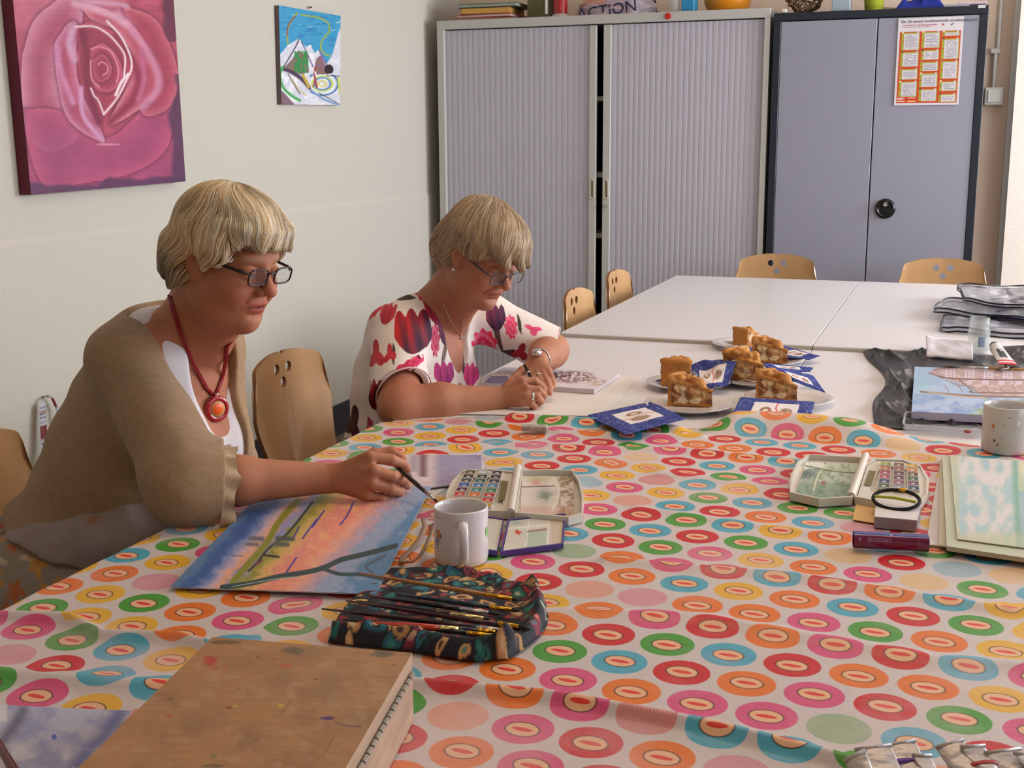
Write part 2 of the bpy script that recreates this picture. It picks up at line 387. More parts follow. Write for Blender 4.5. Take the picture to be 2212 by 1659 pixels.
table(jx, 2*jx-ex, ys+.002, yf, ZF, 'white far table carrying the clear plastic pouches')

# ------------------------------------------------------------------ chairs
m_ply = mat('beech_plywood', 'c2986a', .32, var=.10, vscale=5, stretch=(3, 3, .5), coat=.25); m_plyedge = mat('plywood_edge', '8a5a34', .5)
def cut(o, cutters):
    for c in cutters:
        md = o.modifiers.new('b', 'BOOLEAN'); md.operation = 'DIFFERENCE'; md.object = c; md.solver = 'EXACT'
    dg = bpy.context.evaluated_depsgraph_get(); dg.update(); me = bpy.data.meshes.new_from_object(o.evaluated_get(dg))
    o.modifiers.clear(); o.data = me
    for c in cutters: bpy.data.objects.remove(c)
def make_chair():
    t = empty('chair', (0, 0, 0), cat='chair')
    # backrest: a bent plywood shield; local: faces +x, spans y; built as a dense plate then drilled
    H, zb = .40, .435; nu, nv = 33, 25
    def wid(v):  # half width over height
        return np.interp(v, [0, .25, .55, .8, 1], [.135, .165, .195, .205, .2])
    U, V = np.meshgrid(np.linspace(-1, 1, nu), np.linspace(0, 1, nv)); w = wid(V)
    top = 1-.11*np.abs(U)**2.4-.10*np.clip((np.abs(U)-.86)/.14, 0, 1)**2; vv = V*top
    yy = U*wid(vv)*(1-.06*np.clip((np.abs(U)-.8)/.2, 0, 1)*np.clip((V-.8)/.2, 0, 1)*2)
    zz = zb+vv*H; xx = -.20-.07*vv+.030*np.abs(U)**2-.02*np.sin(vv*pi)
    A = np.stack([xx, yy, zz], -1).reshape(-1, 3); B = A+np.array([-.011, 0, 0])
    i = np.arange(nu*nv).reshape(nv, nu); f = np.stack([i[:-1, :-1], i[:-1, 1:], i[1:, 1:], i[1:, :-1]], -1).reshape(-1, 4)
    ring = list(i[0, :])+list(i[1:, -1])+list(i[-1, -2::-1])+list(i[-2:0:-1, 0]); N = nu*nv
    rim = [(a, b, b+N, a+N) for a, b in zip(ring, ring[1:]+ring[:1])]
    o = pyd('backrest', np.vstack([A, B]), [tuple(q) for q in f]+[tuple(q[::-1]+N) for q in f]+rim, [m_ply, m_plyedge], t)
    for p in list(o.data.polygons)[2*len(f):]: p.material_index = 1
    cs = []
    for y, z, r in ((-.03, .790, .0145), (.03, .790, .0145), (0, .752, .0145), (0, .842, .013)):
        cs.append(MB().tube([(-.40, y, z), (-.15, y, z)], r, 20).build('c', m_plyedge))
    cut(o, cs)
    o.data.polygons.foreach_set('use_smooth', np.ones(len(o.data.polygons), bool))
    md = o.modifiers.new('e', 'EDGE_SPLIT'); md.split_angle = rad(35)
    # seat
    def seat(U, V):
        u, v = U*2-1, V*2-1; r = .012*np.sin(pi*V); x = .215*v; y = u*(.20+.01*v)*(1-.05*(v**4))
        return x, y, .455+.012*u*u+.018*np.clip(-v-.6, 0, 1)-.03*np.clip(v-.7, 0, 1)
    s = gridmesh('seat', seat, 16, 16, m_ply, t); md = s.modifiers.new('s', 'SOLIDIFY'); md.thickness = .012
    mm = mat('black_steel', '18181c', .35, .3)
    MB().tube([(-.268, -.07, .60), (-.262, -.07, .47), (-.17, -.07, .435), (.12, -.07, .435)], .011, 8).build('support', mm, t, True)
    MB().tube([(-.268, .07, .60), (-.262, .07, .47), (-.17, .07, .435), (.12, .07, .435)], .011, 8).build('support', mm, t, True)
    for sx in (-1, 1):
        for sy in (-1, 1): MB().tube([(sx*.15, sy*.13, .438), (sx*.19, sy*.17, .41), (sx*.215, sy*.19, 0)], .011, 8).build('leg', mm, t, True)
    return t
ch = make_chair()
G = 'beech plywood chairs around the tables'
ch.location = (-1.56, 1.80, 0); finish(ch, 'beech chair the woman in the beige cardigan sits on, cut by the frame', group=G)
dup(ch, (-1.42, 2.83, 0), 0, label='beech chair right behind the woman in the flowered blouse', group=G)
dup(ch, (-1.075, 4.36, 0), 0, label='beech chair tucked at the far table side, nearer to the women', group=G)
dup(ch, (-1.10, 5.02, 0), 0, label='beech chair tucked at the far table side, next to the cabinet', group=G)
dup(ch, ((on_y(1675, 600, 5.9))[0], 5.67, 0), -pi/2, label='beech chair at the far table end, in front of the two cabinets\' meeting edge', group=G)
dup(ch, ((on_y(2036, 600, 5.9))[0], 5.67, 0), -pi/2, label='beech chair at the far table end, in front of the dark cupboard\'s right door', group=G)
# ------------------------------------------------------------------ dotted tablecloth
def cloth_material():
    m = bpy.data.materials.new('dotted_cloth'); m.use_nodes = True; nt = m.node_tree; L = nt.links.new; b = nt.nodes['Principled BSDF']
    b.inputs['Roughness'].default_value = .42; b.inputs['Specular IOR Level'].default_value = .45
    def M(op, *a):
        n = nt.nodes.new('ShaderNodeMath'); n.operation = op
        for i, q in enumerate(a):
            if isinstance(q, (int, float)): n.inputs[i].default_value = q
            else: L(q, n.inputs[i])
        return n.outputs[0]
    uv = nt.nodes.new('ShaderNodeUVMap'); uv.uv_map = 'UV'; sp = nt.nodes.new('ShaderNodeSeparateXYZ'); L(uv.outputs[0], sp.inputs[0]); U, V = sp.outputs[0], sp.outputs[1]
    row = M('FLOOR', V); odd = M('MODULO', M('ADD', row, 200), 2); us = M('ADD', U, M('MULTIPLY', odd, .5)); col = M('FLOOR', us)
    lx = M('MULTIPLY', M('SUBTRACT', M('SUBTRACT', us, col), .5), .080); ly = M('MULTIPLY', M('SUBTRACT', M('SUBTRACT', V, row), .5), .0735)
    flip = M('SUBTRACT', M('MULTIPLY', M('MODULO', M('ADD', row, 200), 2), 2), 1)
    def ell(cx, cy, rx, ry):   # <1 inside
        a = M('DIVIDE', M('SUBTRACT', lx, cx), rx); c = M('DIVIDE', M('SUBTRACT', ly, M('MULTIPLY', flip, cy)), ry)
        return M('SQRT', M('ADD', M('MULTIPLY', a, a), M('MULTIPLY', c, c)))
    def inside(d, s=.02):
        n = nt.nodes.new('ShaderNodeMapRange'); n.inputs[1].default_value = 1+s; n.inputs[2].default_value = 1-s; L(d, n.inputs[0]); return n.outputs[0]
    cb = nt.nodes.new('ShaderNodeCombineXYZ'); L(col, cb.inputs[0]); L(row, cb.inputs[1])
    wn = nt.nodes.new('ShaderNodeTexWhiteNoise'); wn.noise_dimensions = '2D'; L(cb.outputs[0], wn.inputs['Vector'])
    # colour index steps along the row so that neighbours differ
    idx = M('MODULO', M('ADD', M('ADD', M('MULTIPLY', col, 2), M('MULTIPLY', row, 3)), M('ADD', M('FLOOR', M('MULTIPLY', wn.outputs[0], 2.4)), 600)), 6)
    rp = nt.nodes.new('ShaderNodeValToRGB'); rp.color_ramp.interpolation = 'CONSTANT'; els = rp.color_ramp.elements
    cl = ['c41a24', '469434', 'dc7026', '4ca0ba', 'd04e7c', 'dca82e']
    while len(els) < 6: els.new(.5)
    for i, h in enumerate(cl): els[i].position = i/6+.001; els[i].color = (*lin(h), 1)
    L(M('DIVIDE', M('ADD', idx, .3), 6), rp.inputs[0])
    def mix(A, B, f):
        n = nt.nodes.new('ShaderNodeMix'); n.data_type = 'RGBA'; L(f, n.inputs[0])
        for s, q in ((6, A), (7, B)):
            if isinstance(q, str): n.inputs[s].default_value = (*lin(q), 1)
            else: L(q, n.inputs[s])
        return n.outputs[2]
    wn2 = nt.nodes.new('ShaderNodeTexWhiteNoise'); wn2.noise_dimensions = '2D'; L(cb.outputs[0], wn2.inputs['Vector'])
    sc = nt.nodes.new('ShaderNodeSeparateColor'); L(wn2.outputs[1], sc.inputs[0])
    striped = M('GREATER_THAN', sc.outputs[1], .88)
    disc = ell(0, 0, .0350, .0350); base = mix('c9bdbc', rp.outputs[0], inside(disc))
    plain = M('SUBTRACT', 1, striped)
    # plain generic ornament: cream disc with a brown outline and a red lozenge across it
    base = mix(base, '3a1a18', M('MULTIPLY', plain, inside(ell(0, .002, .0205, .0165), .05)))
    base = mix(base, 'e2ae88', M('MULTIPLY', plain, inside(ell(0, .002, .0187, .0147), .05)))
    base = mix(base, 'd8342c', M('MULTIPLY', plain, inside(ell(0, .002, .0125, .0042), .08)))
    # hatched plain dots
    h = M('GREATER_THAN', M('FRACT', M('MULTIPLY', M('ADD', lx, M('MULTIPLY', ly, 1.9)), 190)), .52)
    base = mix(base, 'c9bdbc', M('MULTIPLY', M('MULTIPLY', striped, h), inside(disc)))
    # faint stains
    tcn = nt.nodes.new('ShaderNodeTexCoord'); nz = nt.nodes.new('ShaderNodeTexNoise'); nz.inputs['Scale'].default_value = 6; nz.inputs['Detail'].default_value = 6; L(tcn.outputs['Object'], nz.inputs['Vector'])
    mr = nt.nodes.new('ShaderNodeMapRange'); mr.inputs[1].default_value = .52; mr.inputs[2].default_value = .75; mr.inputs[4].default_value = .35; L(nz.outputs[0], mr.inputs[0])
    base = mix(base, 'dcc0c4', mr.outputs[0])
    L(base, b.inputs['Base Color'])
    n2 = nt.nodes.new('ShaderNodeTexNoise'); n2.inputs['Scale'].default_value = 55; n2.inputs['Detail'].default_value = 3; L(tcn.outputs['Object'], n2.inputs['Vector'])
    bp = nt.nodes.new('ShaderNodeBump'); bp.inputs['Strength'].default_value = .35; bp.inputs['Distance'].default_value = .003; L(n2.outputs[0], bp.inputs['Height']); L(bp.outputs[0], b.inputs['Normal'])
    return m
def cloth_far(x): return np.interp(x, [-1.30, -1.23, -1.02, -.80, -.54, -.46, -.38, -.30, -.14, .03, .15, .45], [2.44, 2.48, 2.635, 2.646, 2.655, 2.70, 2.72, 2.72, 2.70, 2.69, 2.64, 2.60])
def cloth_z(x, y):
    """height of the cloth above the floor over the table"""
    z = .7535+.0016*(1+vnoise(x*2.6+y*.8, y*9-x*1.5, 5, 3))
    def ridge(pts, h, w):
        d = seg_d(x, y, pts); return h*np.exp(-(d/w)**2)
    z = z+ridge([(-.62, 1.235), (-.50, 1.25), (-.41, 1.262), (-.24, 1.25), (-.10, 1.225), (.1, 1.17)], .013, .013)
    z = z+ridge([(-1.25, 1.235), (-1.11, 1.275), (-1.03, 1.24), (-.93, 1.265), (-.85, 1.25)], .012, .012)
    z = z+ridge([(-.86, 1.14), (-1.1, 1.10)], .008, .02)
    z = z+ridge([(-.55, 1.50), (-.30, 1.56), (0, 1.52), (.4, 1.6)], .006, .018)
    z = z+ridge([(-.48, 1.74), (-.2, 1.76), (.1, 1.72), (.4, 1.78)], .007, .014)
    z = z+ridge([(-.5, 2.02), (-.2, 1.97), (0, 2.0)], .004, .016)
    z = z+ridge([(-.52, 2.26), (-.3, 2.23), (0, 2.31), (.3, 2.25)], .004, .02)
    z = z+ridge([(-1.15, 2.2), (-.9, 2.36), (-.5, 2.44), (0, 2.40)], .006, .016)
    z = z+ridge([(-1.05, 2.53), (-.8, 2.50), (-.5, 2.56)], .008, .014)
    z = z+ridge([(-.95, 2.61), (-.75, 2.62), (-.56, 2.60)], .014, .022)
    lift = sstep(-.52, -.44, x)*(1-sstep(-.22, -.02, x)*.9)
    t = np.clip((y-(cloth_far(x)-.10))/.07, 0, 1.4)
    z = z+lift*.036*np.sin(np.clip(t, 0, 1)*pi/2)*(1-.15*np.clip(t-1, 0, 1))
    return z
X0, X1, Y0 = -1.219, .40, .30
def make_cloth():
    nu, nv = 520, 760
    U, V = np.meshgrid(np.linspace(0, 1, nu), np.linspace(0, 1, nv)); xs = X0-.10+(X1-X0+.14)*U
    s = xs.copy(); far = cloth_far(np.maximum(xs, X0)); y = Y0+(far-Y0)*V
    x = np.where(s < X0, X0, s); z = cloth_z(x, y)
    over = np.clip(X0-s, 0, 1); x = x-.012*np.sin(np.clip(over/.02, 0, 1)*pi/2)-.01*vnoise(y*6, over*9, 8, 2)*np.clip(over/.05, 0, 1); z = z-np.clip(over-.006, 0, 1)
    far_roll = np.clip((V-.985)/.015, 0, 1); z = z-.0035*far_roll*(z < .77)
    P = np.stack([x, y, z], -1); i = np.arange(nu*nv).reshape(nv, nu); f = np.stack([i[:-1, :-1], i[:-1, 1:], i[1:, 1:], i[1:, :-1]], -1).reshape(-1, 4)
    o = pyd('tablecloth', P.reshape(-1, 3), f, cloth_material(), smooth=True)
    dy = np.diff(P[..., 1], axis=0); dz = np.diff(P[..., 2], axis=0); arc = np.vstack([np.zeros((1, nu)), np.cumsum(np.hypot(dy, dz*1.25), axis=0)])+Y0
    gx, gy = s+.3323, arc-1.3248; th = -.065
    u = (gx*cos(th)+gy*sin(th))/.080+.5; v = (-gx*sin(th)+gy*cos(th))/.0735+.5
    uvl = o.data.uv_layers.new(name='UV'); li = np.empty(len(o.data.loops), np.int32); o.data.loops.foreach_get('vertex_index', li)
    uvl.data.foreach_set('uv', np.stack([u.ravel()[li], v.ravel()[li]], -1).astype(np.float32).ravel())
    finish(o, 'white plastic tablecloth printed with rows of coloured dots, creased', 'tablecloth')
make_cloth()
def tz(x, y): return float(cloth_z(np.array(x), np.array(y)))
# ------------------------------------------------------------------ smooth solid modelling: blended ellipsoids and tapered limbs, meshed with surface nets
class Fr:
    """frame: x forward, y left, z up"""
    def __init__(s, o, fwd=(1, 0, 0), up=(0, 0, 1), k=1.0):
        s.k = k; s.o = np.array(o, float); f = np.array(fwd, float); f /= np.linalg.norm(f); u = np.array(up, float); l = np.cross(u, f); l /= np.linalg.norm(l); u = np.cross(f, l); s.R = np.stack([f, l, u], 1)
    def w(s, p): return s.o+s.R@(np.array(p, float)*s.k)
    def loc(s, P): return (P-s.o)@s.R/s.k
    def M(s): 
        m = Matrix.Identity(4)
        for i in range(3):
            for j in range(3): m[i][j] = s.R[i, j]*s.k
            m[i][3] = s.o[i]
        return m
W0 = Fr((0, 0, 0))
def _rot(e):
    a, b, c = [rad(q) for q in e]
    return np.array((Matrix.Rotation(c, 3, 'Z') @ Matrix.Rotation(b, 3, 'Y') @ Matrix.Rotation(a, 3, 'X')))
class Prim: pass
def EL(F, c, r, e=None, op='u', k=.01):
    p = Prim(); p.c = F.w(c).astype(np.float32); R = F.R@_rot(e) if e else F.R; R = R.astype(np.float32); r = np.array(r, np.float32)*F.k; k = k*F.k; p.op, p.k = op, k; p.b = float(max(r))
    c0 = p.c
    def fn(P):
        q = (P-c0)@R; a = np.sqrt(((q/r)**2).sum(-1)); b = np.sqrt(((q/(r*r))**2).sum(-1)); return a*(a-1)/np.maximum(b, 1e-6)
    p.fn = fn; return p
def RC(F, a, b, ra, rb, op='u', k=.01, flat=None):
    """tapered capsule; flat=(world vector, factor) squashes along a direction"""
    ra, rb, k = ra*F.k, rb*F.k, k*F.k; p = Prim(); A, B = F.w(a), F.w(b); p.c = ((A+B)/2).astype(np.float32); p.b = float(np.linalg.norm(B-A)/2+max(ra, rb)); p.op, p.k = op, k
    A = A.astype(np.float32); d = (B-A).astype(np.float32); L = float(d@d)+1e-9
    if flat is not None: n = np.array(flat[0], np.float32); n = n-d*(n@d)/L; n /= np.linalg.norm(n); ff = 1/flat[1]-1
    def fn(P):
        q = P-A; t = np.clip(q@d/L, 0, 1); w = q-t[:, None]*d
        if flat is not None: w = w+(w@n)[:, None]*n*ff
        return np.sqrt((w*w).sum(-1))-(ra+(rb-ra)*t)
    p.fn = fn; return p
def HS(pt, nrm, op='s', k=.003):
    """half space on the side the normal points to"""
    p = Prim(); n = np.array(nrm, np.float32); n /= np.linalg.norm(n); c = np.array(pt, np.float32); p.c = c; p.b = 50.; p.op, p.k = op, k
    p.fn = lambda P: -((P-c)@n); return p
def CUT(pt, nrm, rad, k=.003):
    """cuts what lies beyond a plane, within a ball"""
    n = np.array(nrm, np.float32); n /= np.linalg.norm(n); c = np.array(pt, np.float32)
    return FN(lambda P: np.maximum(-((P-c)@n), np.linalg.norm(P-c, axis=1)-rad), c, rad, 's', k)
def dp(x, y, d): return CAM+_ray(x, y)*d
def FN(fn, c, b, op='s', k=.004):
    p = Prim(); p.fn, p.c, p.b, p.op, p.k = fn, np.array(c, np.float32), b, op, k; return p
def ev(prims, P):
    d = None
    for p in prims:
        q = p.fn(P)
        if d is None: d = q; continue
        if p.op == 'u':
            h = np.maximum(p.k-np.abs(d-q), 0)/max(p.k, 1e-6); d = np.minimum(d, q)-h*h*p.k*.25
        else:
            q = -q; h = np.maximum(p.k-np.abs(d-q), 0)/max(p.k, 1e-6); d = np.maximum(d, q)+h*h*p.k*.25
    return d
def grad(prims, P, e=.0015):
    g = np.stack([ev(prims, P+np.array(v, np.float32)*e)-ev(prims, P-np.array(v, np.float32)*e) for v in ((1, 0, 0), (0, 1, 0), (0, 0, 1))], -1)
    return g/np.maximum(np.linalg.norm(g, axis=-1, keepdims=True), 1e-9)
def snets(prims, h=.0025, disp=None, disp_amp=0):
    adds = [p for p in prims if p.op == 'u']
    lo = np.min([p.c-p.b for p in adds], 0)-3*h; hi = np.max([p.c+p.b for p in adds], 0)+3*h; B = 16
    nb = np.ceil((hi-lo)/(B*h)).astype(int); Rb = B*h*.87
    g = np.stack(np.meshgrid(*[np.arange(B+1)]*3, indexing='ij'), -1).reshape(-1, 3).astype(np.float32)*h
    cc = np.stack(np.meshgrid(*[np.arange(n) for n in nb], indexing='ij'), -1).reshape(-1, 3); ctr = (lo+(cc+.5)*B*h).astype(np.float32)
    near = np.zeros(len(cc), bool)
    for p in adds: near |= np.linalg.norm(ctr-p.c, axis=1) < p.b+Rb+.01
    cc, ctr = cc[near], ctr[near]; D = ev(prims, ctr); act = np.abs(D) < Rb*1.9+.02+disp_amp; cc, ctr = cc[act], ctr[act]
    Dp = np.stack([p.fn(ctr) for p in prims], 1)
    S = int(nb.max()*B+4); keys, verts, qa = [], [], []
    step = [np.array(q) for q in ((0, 0, 0), (1, 0, 0), (0, 1, 0), (1, 1, 0), (0, 0, 1), (1, 0, 1), (0, 1, 1), (1, 1, 1))]
    edges = [(0, 1), (2, 3), (4, 5), (6, 7), (0, 2), (1, 3), (4, 6), (5, 7), (0, 4), (1, 5), (2, 6), (3, 7)]
    for bi in range(len(cc)):
        sel = [p for j, p in enumerate(prims) if Dp[bi, j] < Rb*2.4+p.k+.03]
        if not any(p.op == 'u' for p in sel): continue
        while sel[0].op != 'u': sel.pop(0)
        P = (lo+cc[bi]*B*h).astype(np.float32)+g; v = ev(sel, P)
        if disp is not None: v = v+disp(P)
        if v.min() > 0 or v.max() < 0: continue
        v = v.reshape(B+1, B+1, B+1); s = v < 0
        cn = [v[a:a+B, b:b+B, c:c+B] for a, b, c in step]; cnt = sum((q < 0).astype(np.int8) for q in cn)
        I = np.argwhere((cnt > 0) & (cnt < 8))
        if not len(I): continue
        vals = np.stack([q[I[:, 0], I[:, 1], I[:, 2]] for q in cn], 1); acc = np.zeros((len(I), 3)); w = np.zeros(len(I))
        for a, b in edges:
            va, vb = vals[:, a], vals[:, b]; m = (va < 0) != (vb < 0); t = np.where(m, va/np.where(m, va-vb, 1), 0)
            acc += m[:, None]*(step[a]+t[:, None]*(step[b]-step[a])); w += m
        Gi = I+cc[bi]*B; verts.append(lo+(Gi+acc/w[:, None])*h); keys.append((Gi[:, 0].astype(np.int64)*S+Gi[:, 1])*S+Gi[:, 2])
        for ax in range(3):
            sl = [slice(0, B)]*3; s0 = s[tuple(sl)]; sl[ax] = slice(1, B+1); s1 = s[tuple(sl)]; E = np.argwhere(s0 != s1)
            if len(E): qa.append(np.column_stack([E+cc[bi]*B, np.full(len(E), ax), s0[E[:, 0], E[:, 1], E[:, 2]]]))
    keys = np.concatenate(keys); verts = np.concatenate(verts); o = np.argsort(keys); keys, verts = keys[o], verts[o]; Q = np.concatenate(qa)
    F = []
    for ax in range(3):
        q = Q[Q[:, 3] == ax]; b1, b2 = [(1, 2), (2, 0), (0, 1)][ax]; ids = []; ok = np.ones(len(q), bool)
        for da, db in ((0, 0), (1, 0), (1, 1), (0, 1)):
            c = q[:, :3].copy(); c[:, b1] -= da; c[:, b2] -= db; kk = (c[:, 0].astype(np.int64)*S+c[:, 1])*S+c[:, 2]; j = np.minimum(np.searchsorted(keys, kk), len(keys)-1); ok &= keys[j] == kk; ids.append(j)
        f = np.stack(ids, 1); fl = q[:, 4] == 0; f[fl] = f[fl][:, ::-1]; F.append(f[ok])
    return verts, np.concatenate(F)
def sdfmesh(name, prims, h, m, parent=None, cols=None, disp=None, amp=0, **k):
    v, f = snets(prims, h, disp, amp); return pyd(name, v, f, m, parent, True, cols(v) if cols else None, **k)
def n3(P, s, seed=0):
    return .5*(vnoise(P[:, 0]*s+7, P[:, 1]*s+P[:, 2]*s*.7, seed, 2)+vnoise(P[:, 2]*s+3, P[:, 0]*s*.8-P[:, 1]*s*.6, seed+1, 2))
def strands(name, prims, F, seeds, field, n, steps, step, rad_, pal, m, parent, seed=1, lift=.002, mask=None, tint=None):
    """hair: thin tubes that follow a direction field over the solid"""
    r = np.random.RandomState(seed); P = seeds(r, n).astype(np.float32)
    for _ in range(4): d = ev(prims, P); P = P-(d[:, None]*grad(prims, P)).astype(np.float32)
    off = lift*r.rand(len(P))[:, None]; pts = []; L = r.uniform(.55, 1, len(P))
    for i in range(steps):
        g = grad(prims, P); pts.append(P+g*off*(1 if i else -1)); loc = F.loc(P); d = field(loc, r)@F.R.T; d0 = np.linalg.norm(d, axis=-1); d = d-(d*g).sum(-1, keepdims=True)*g; d1 = np.linalg.norm(d, axis=-1)
        go = sstep(.30, .55, d1/np.maximum(d0, 1e-6)); d /= np.maximum(d1[:, None], 1e-6); P = (P+d*step*(L*go)[:, None]).astype(np.float32); dd = ev(prims, P); free = (i > steps-5) & (L > .82); P = (P-np.where(free, .25*dd, dd)[:, None]*grad(prims, P)).astype(np.float32)
    A = np.stack(pts, 1); tl = F.loc(A[:, 5]); keep = np.ones(len(A), bool)
    if mask is not None: keep = mask(F.loc(A[:, 0])) 
    A = A[keep]; tl = tl[keep]; N, S = A.shape[:2]; T = np.gradient(A, axis=1); T /= np.maximum(np.linalg.norm(T, axis=-1, keepdims=True), 1e-9)
    g = grad(prims, A.reshape(-1, 3).astype(np.float32)).reshape(N, S, 3); U = np.cross(T, g); U /= np.maximum(np.linalg.norm(U, axis=-1, keepdims=True), 1e-9)
    w = rad_*np.interp(np.arange(S)/(S-1), [0, .15, .7, 1], [.5, 1, .9, .15])[None, :, None]
    ring = np.stack([A+U*w*1.6, A+g*w*.9, A-U*w*1.6], 2); V = ring.reshape(-1, 3); b = (np.arange(N)[:, None]*S+np.arange(S-1)[None])*3; b = b.reshape(-1)
    f = np.concatenate([np.stack([b+k, b+(k+1) % 3, b+3+(k+1) % 3, b+3+k], 1) for k in range(3)])
    pal = np.array([hexc(c) for c in pal]); ci = pal[r.randint(len(pal), size=N)]*r.uniform(.85, 1.1, (N, 1)); ci = ci*(tint(tl) if tint else 1); C = np.repeat(ci, S*3, 0)
    return pyd(name, V, f, m, parent, True, C)
# ------------------------------------------------------------------ people
m_skin = mat('skin', 'VC', .56, sss=.12, bump=.22, bscale=420, spec=.32)
m_hair = mat('hair_fibres', 'VC', .45, spec=.5); m_eye = mat('eye_white', 'VC', .15)
def head_prims(F, jowl=1.0, mouth_open=0):
    P = [EL(F, (-.014, 0, .048), (.098, .077, .088)), EL(F, (.028, 0, -.012), (.066, .064, .088), k=.03),
         EL(F, (.028, 0, -.064), (.056, .054, .046), k=.03), EL(F, (.074, 0, -.096), (.022, .024, .020), k=.028)]
    for s in (-1, 1):
        P += [EL(F, (.058, s*.040, -.030), (.032, .028, .030), k=.025), EL(F, (.012, s*.050, -.060), (.032, .016*jowl+.006, .034), k=.03),
              EL(F, (.030, s*.036, -.088), (.03, .018*jowl, .02), k=.025)]
    P += [EL(F, (.074, 0, .032), (.020, .050, .014), k=.022)]
    for s in (-1, 1): P += [EL(F, (.102, s*.033, .006), (.019, .020, .014), op='s', k=.018)]
    P += [RC(F, (.090, 0, .018), (.114, 0, -.018), .0075, .0105, k=.014), EL(F, (.1165, 0, -.0215), (.0115, .0118, .0102), k=.008)]
    for s in (-1, 1):
        P += [EL(F, (.100, s*.0125, -.027), (.011, .0075, .0085), k=.006), EL(F, (.078, s*.032, .005), (.0165, .0155, .0135), k=.004),
              EL(F, (.0815, s*.032, .012), (.0145, .0175, .0075), k=.004), EL(F, (.079, s*.033, -.010), (.013, .017, .007), k=.008),
              EL(F, (.106, s*.0065, -.0345), (.006, .0032, .004), op='s', k=.002)]
    P += [EL(F, (.080, 0, -.052), (.0145, .025, .016), k=.016), EL(F, (.0935, 0, -.0535), (.0055, .020, .0040), k=.006), EL(F, (.0905, 0, -.0645), (.0065, .018, .0048), k=.006),
          EL(F, (.105, 0, -.0585), (.013, .0255, .0016+.002*mouth_open), op='s', k=.003), EL(F, (.090, 0, -.077), (.006, .018, .004), op='s', k=.012)]
    for s in (-1, 1):
        P += [RC(F, (.098, s*.019, -.032), (.080, s*.037, -.060), .0022, .0022, op='s', k=.007), RC(F, (.082, s*.030, -.067), (.070, s*.037, -.088), .0006, .0010, op='s', k=.005), RC(F, (.092, s*.020, -.010), (.084, s*.044, -.014), .0010, .0012, op='s', k=.006),
              EL(F, (-.006, s*.077, .002), (.019, .008, .030), (s*-12, 12, s*-18), k=.006), EL(F, (-.002, s*.074, -.024), (.009, .006, .011), k=.006),
              EL(F, (-.001, s*.085, .004), (.009, .006, .016), (0, 12, 0), op='s', k=.006)]
    return P
def skin_cols(F, base, lip, brow, extra=None, iris='4a5a66', glow=None):
    def f(V):
        C = np.ones((len(V), 3))*hexc(base); L = F.loc(V); x, y, z = L.T; ay = np.abs(y); C = C*(1+.05*n3(V, 60, 3)[:, None])
        C = blend(C, 'b0624e', .45*np.exp(-(((x-.07)/.035)**2+((ay-.045)/.03)**2+((z+.03)/.028)**2)))
        C = blend(C, 'b56455', .5*np.exp(-(((x-.117)/.014)**2+(y/.016)**2+((z+.024)/.016)**2)))
        m = np.exp(-(((z+.0525)/.0062)**4+(y/.0235)**4))*(x > .078); C = blend(C, lip, .85*m)
        m = np.exp(-(((z+.0655)/.0062)**4+(y/.0205)**4))*(x > .078); C = blend(C, lip, .8*m)
        m = np.exp(-(((z+.0588)/.0026)**2+(y/.024)**4))*(x > .075); C = blend(C, '5a2420', .8*m)
        bz = .029+.006*np.sin(np.clip((ay-.012)/.04, 0, 1)*pi); m = np.exp(-(((z-bz)/.0032)**2+((ay-.034)/.018)**4))*(x > .06); C = blend(C, brow, .55*m)
        m = np.exp(-(((z-.0035)/.0035)**2+((ay-.032)/.0115)**4))*(x > .08); C = blend(C, 'd8cdc8', .7*m)
        m = np.exp(-(((z-.003)/.0034)**2+((ay-.031)/.0045)**2))*(x > .082); C = blend(C, iris, m)
        m = np.exp(-(((z-.0068)/.0012)**2+((ay-.032)/.014)**4))*(x > .08); C = blend(C, '3a2620', .8*m)
        m = np.exp(-(((z+.004)/.0014)**2+((ay-.032)/.014)**4))*(x > .078); C = blend(C, '8a4a3c', .5*m)
        return extra(V, C) if extra else C
    return f
def hand_prims(wr, K, spec, s=1.0, palm_n=(0, 0, 1)):
    """wr wrist point; K knuckle points index..little; spec: per finger list of joints; thumb first"""
    wr = np.array(wr, float); P = []
    for i, k in enumerate(K):
        a = wr+(np.array(k)-wr)*.15; P.append(RC(W0, a, k, .0165*s, .0118*s, k=.012, flat=(palm_n, .85)))
    for j, pts in enumerate(spec):
        rr = [.0145, .0118, .0108, .0095] if j == 0 else ([.0108, .0100, .0090, .0078] if j < 4 else [.0095, .0088, .0078, .0068])
        for q in range(len(pts)-1): P.append(RC(W0, pts[q], pts[q+1], rr[q]*s, rr[q+1]*s, k=.0035 if j else .006))
    return P
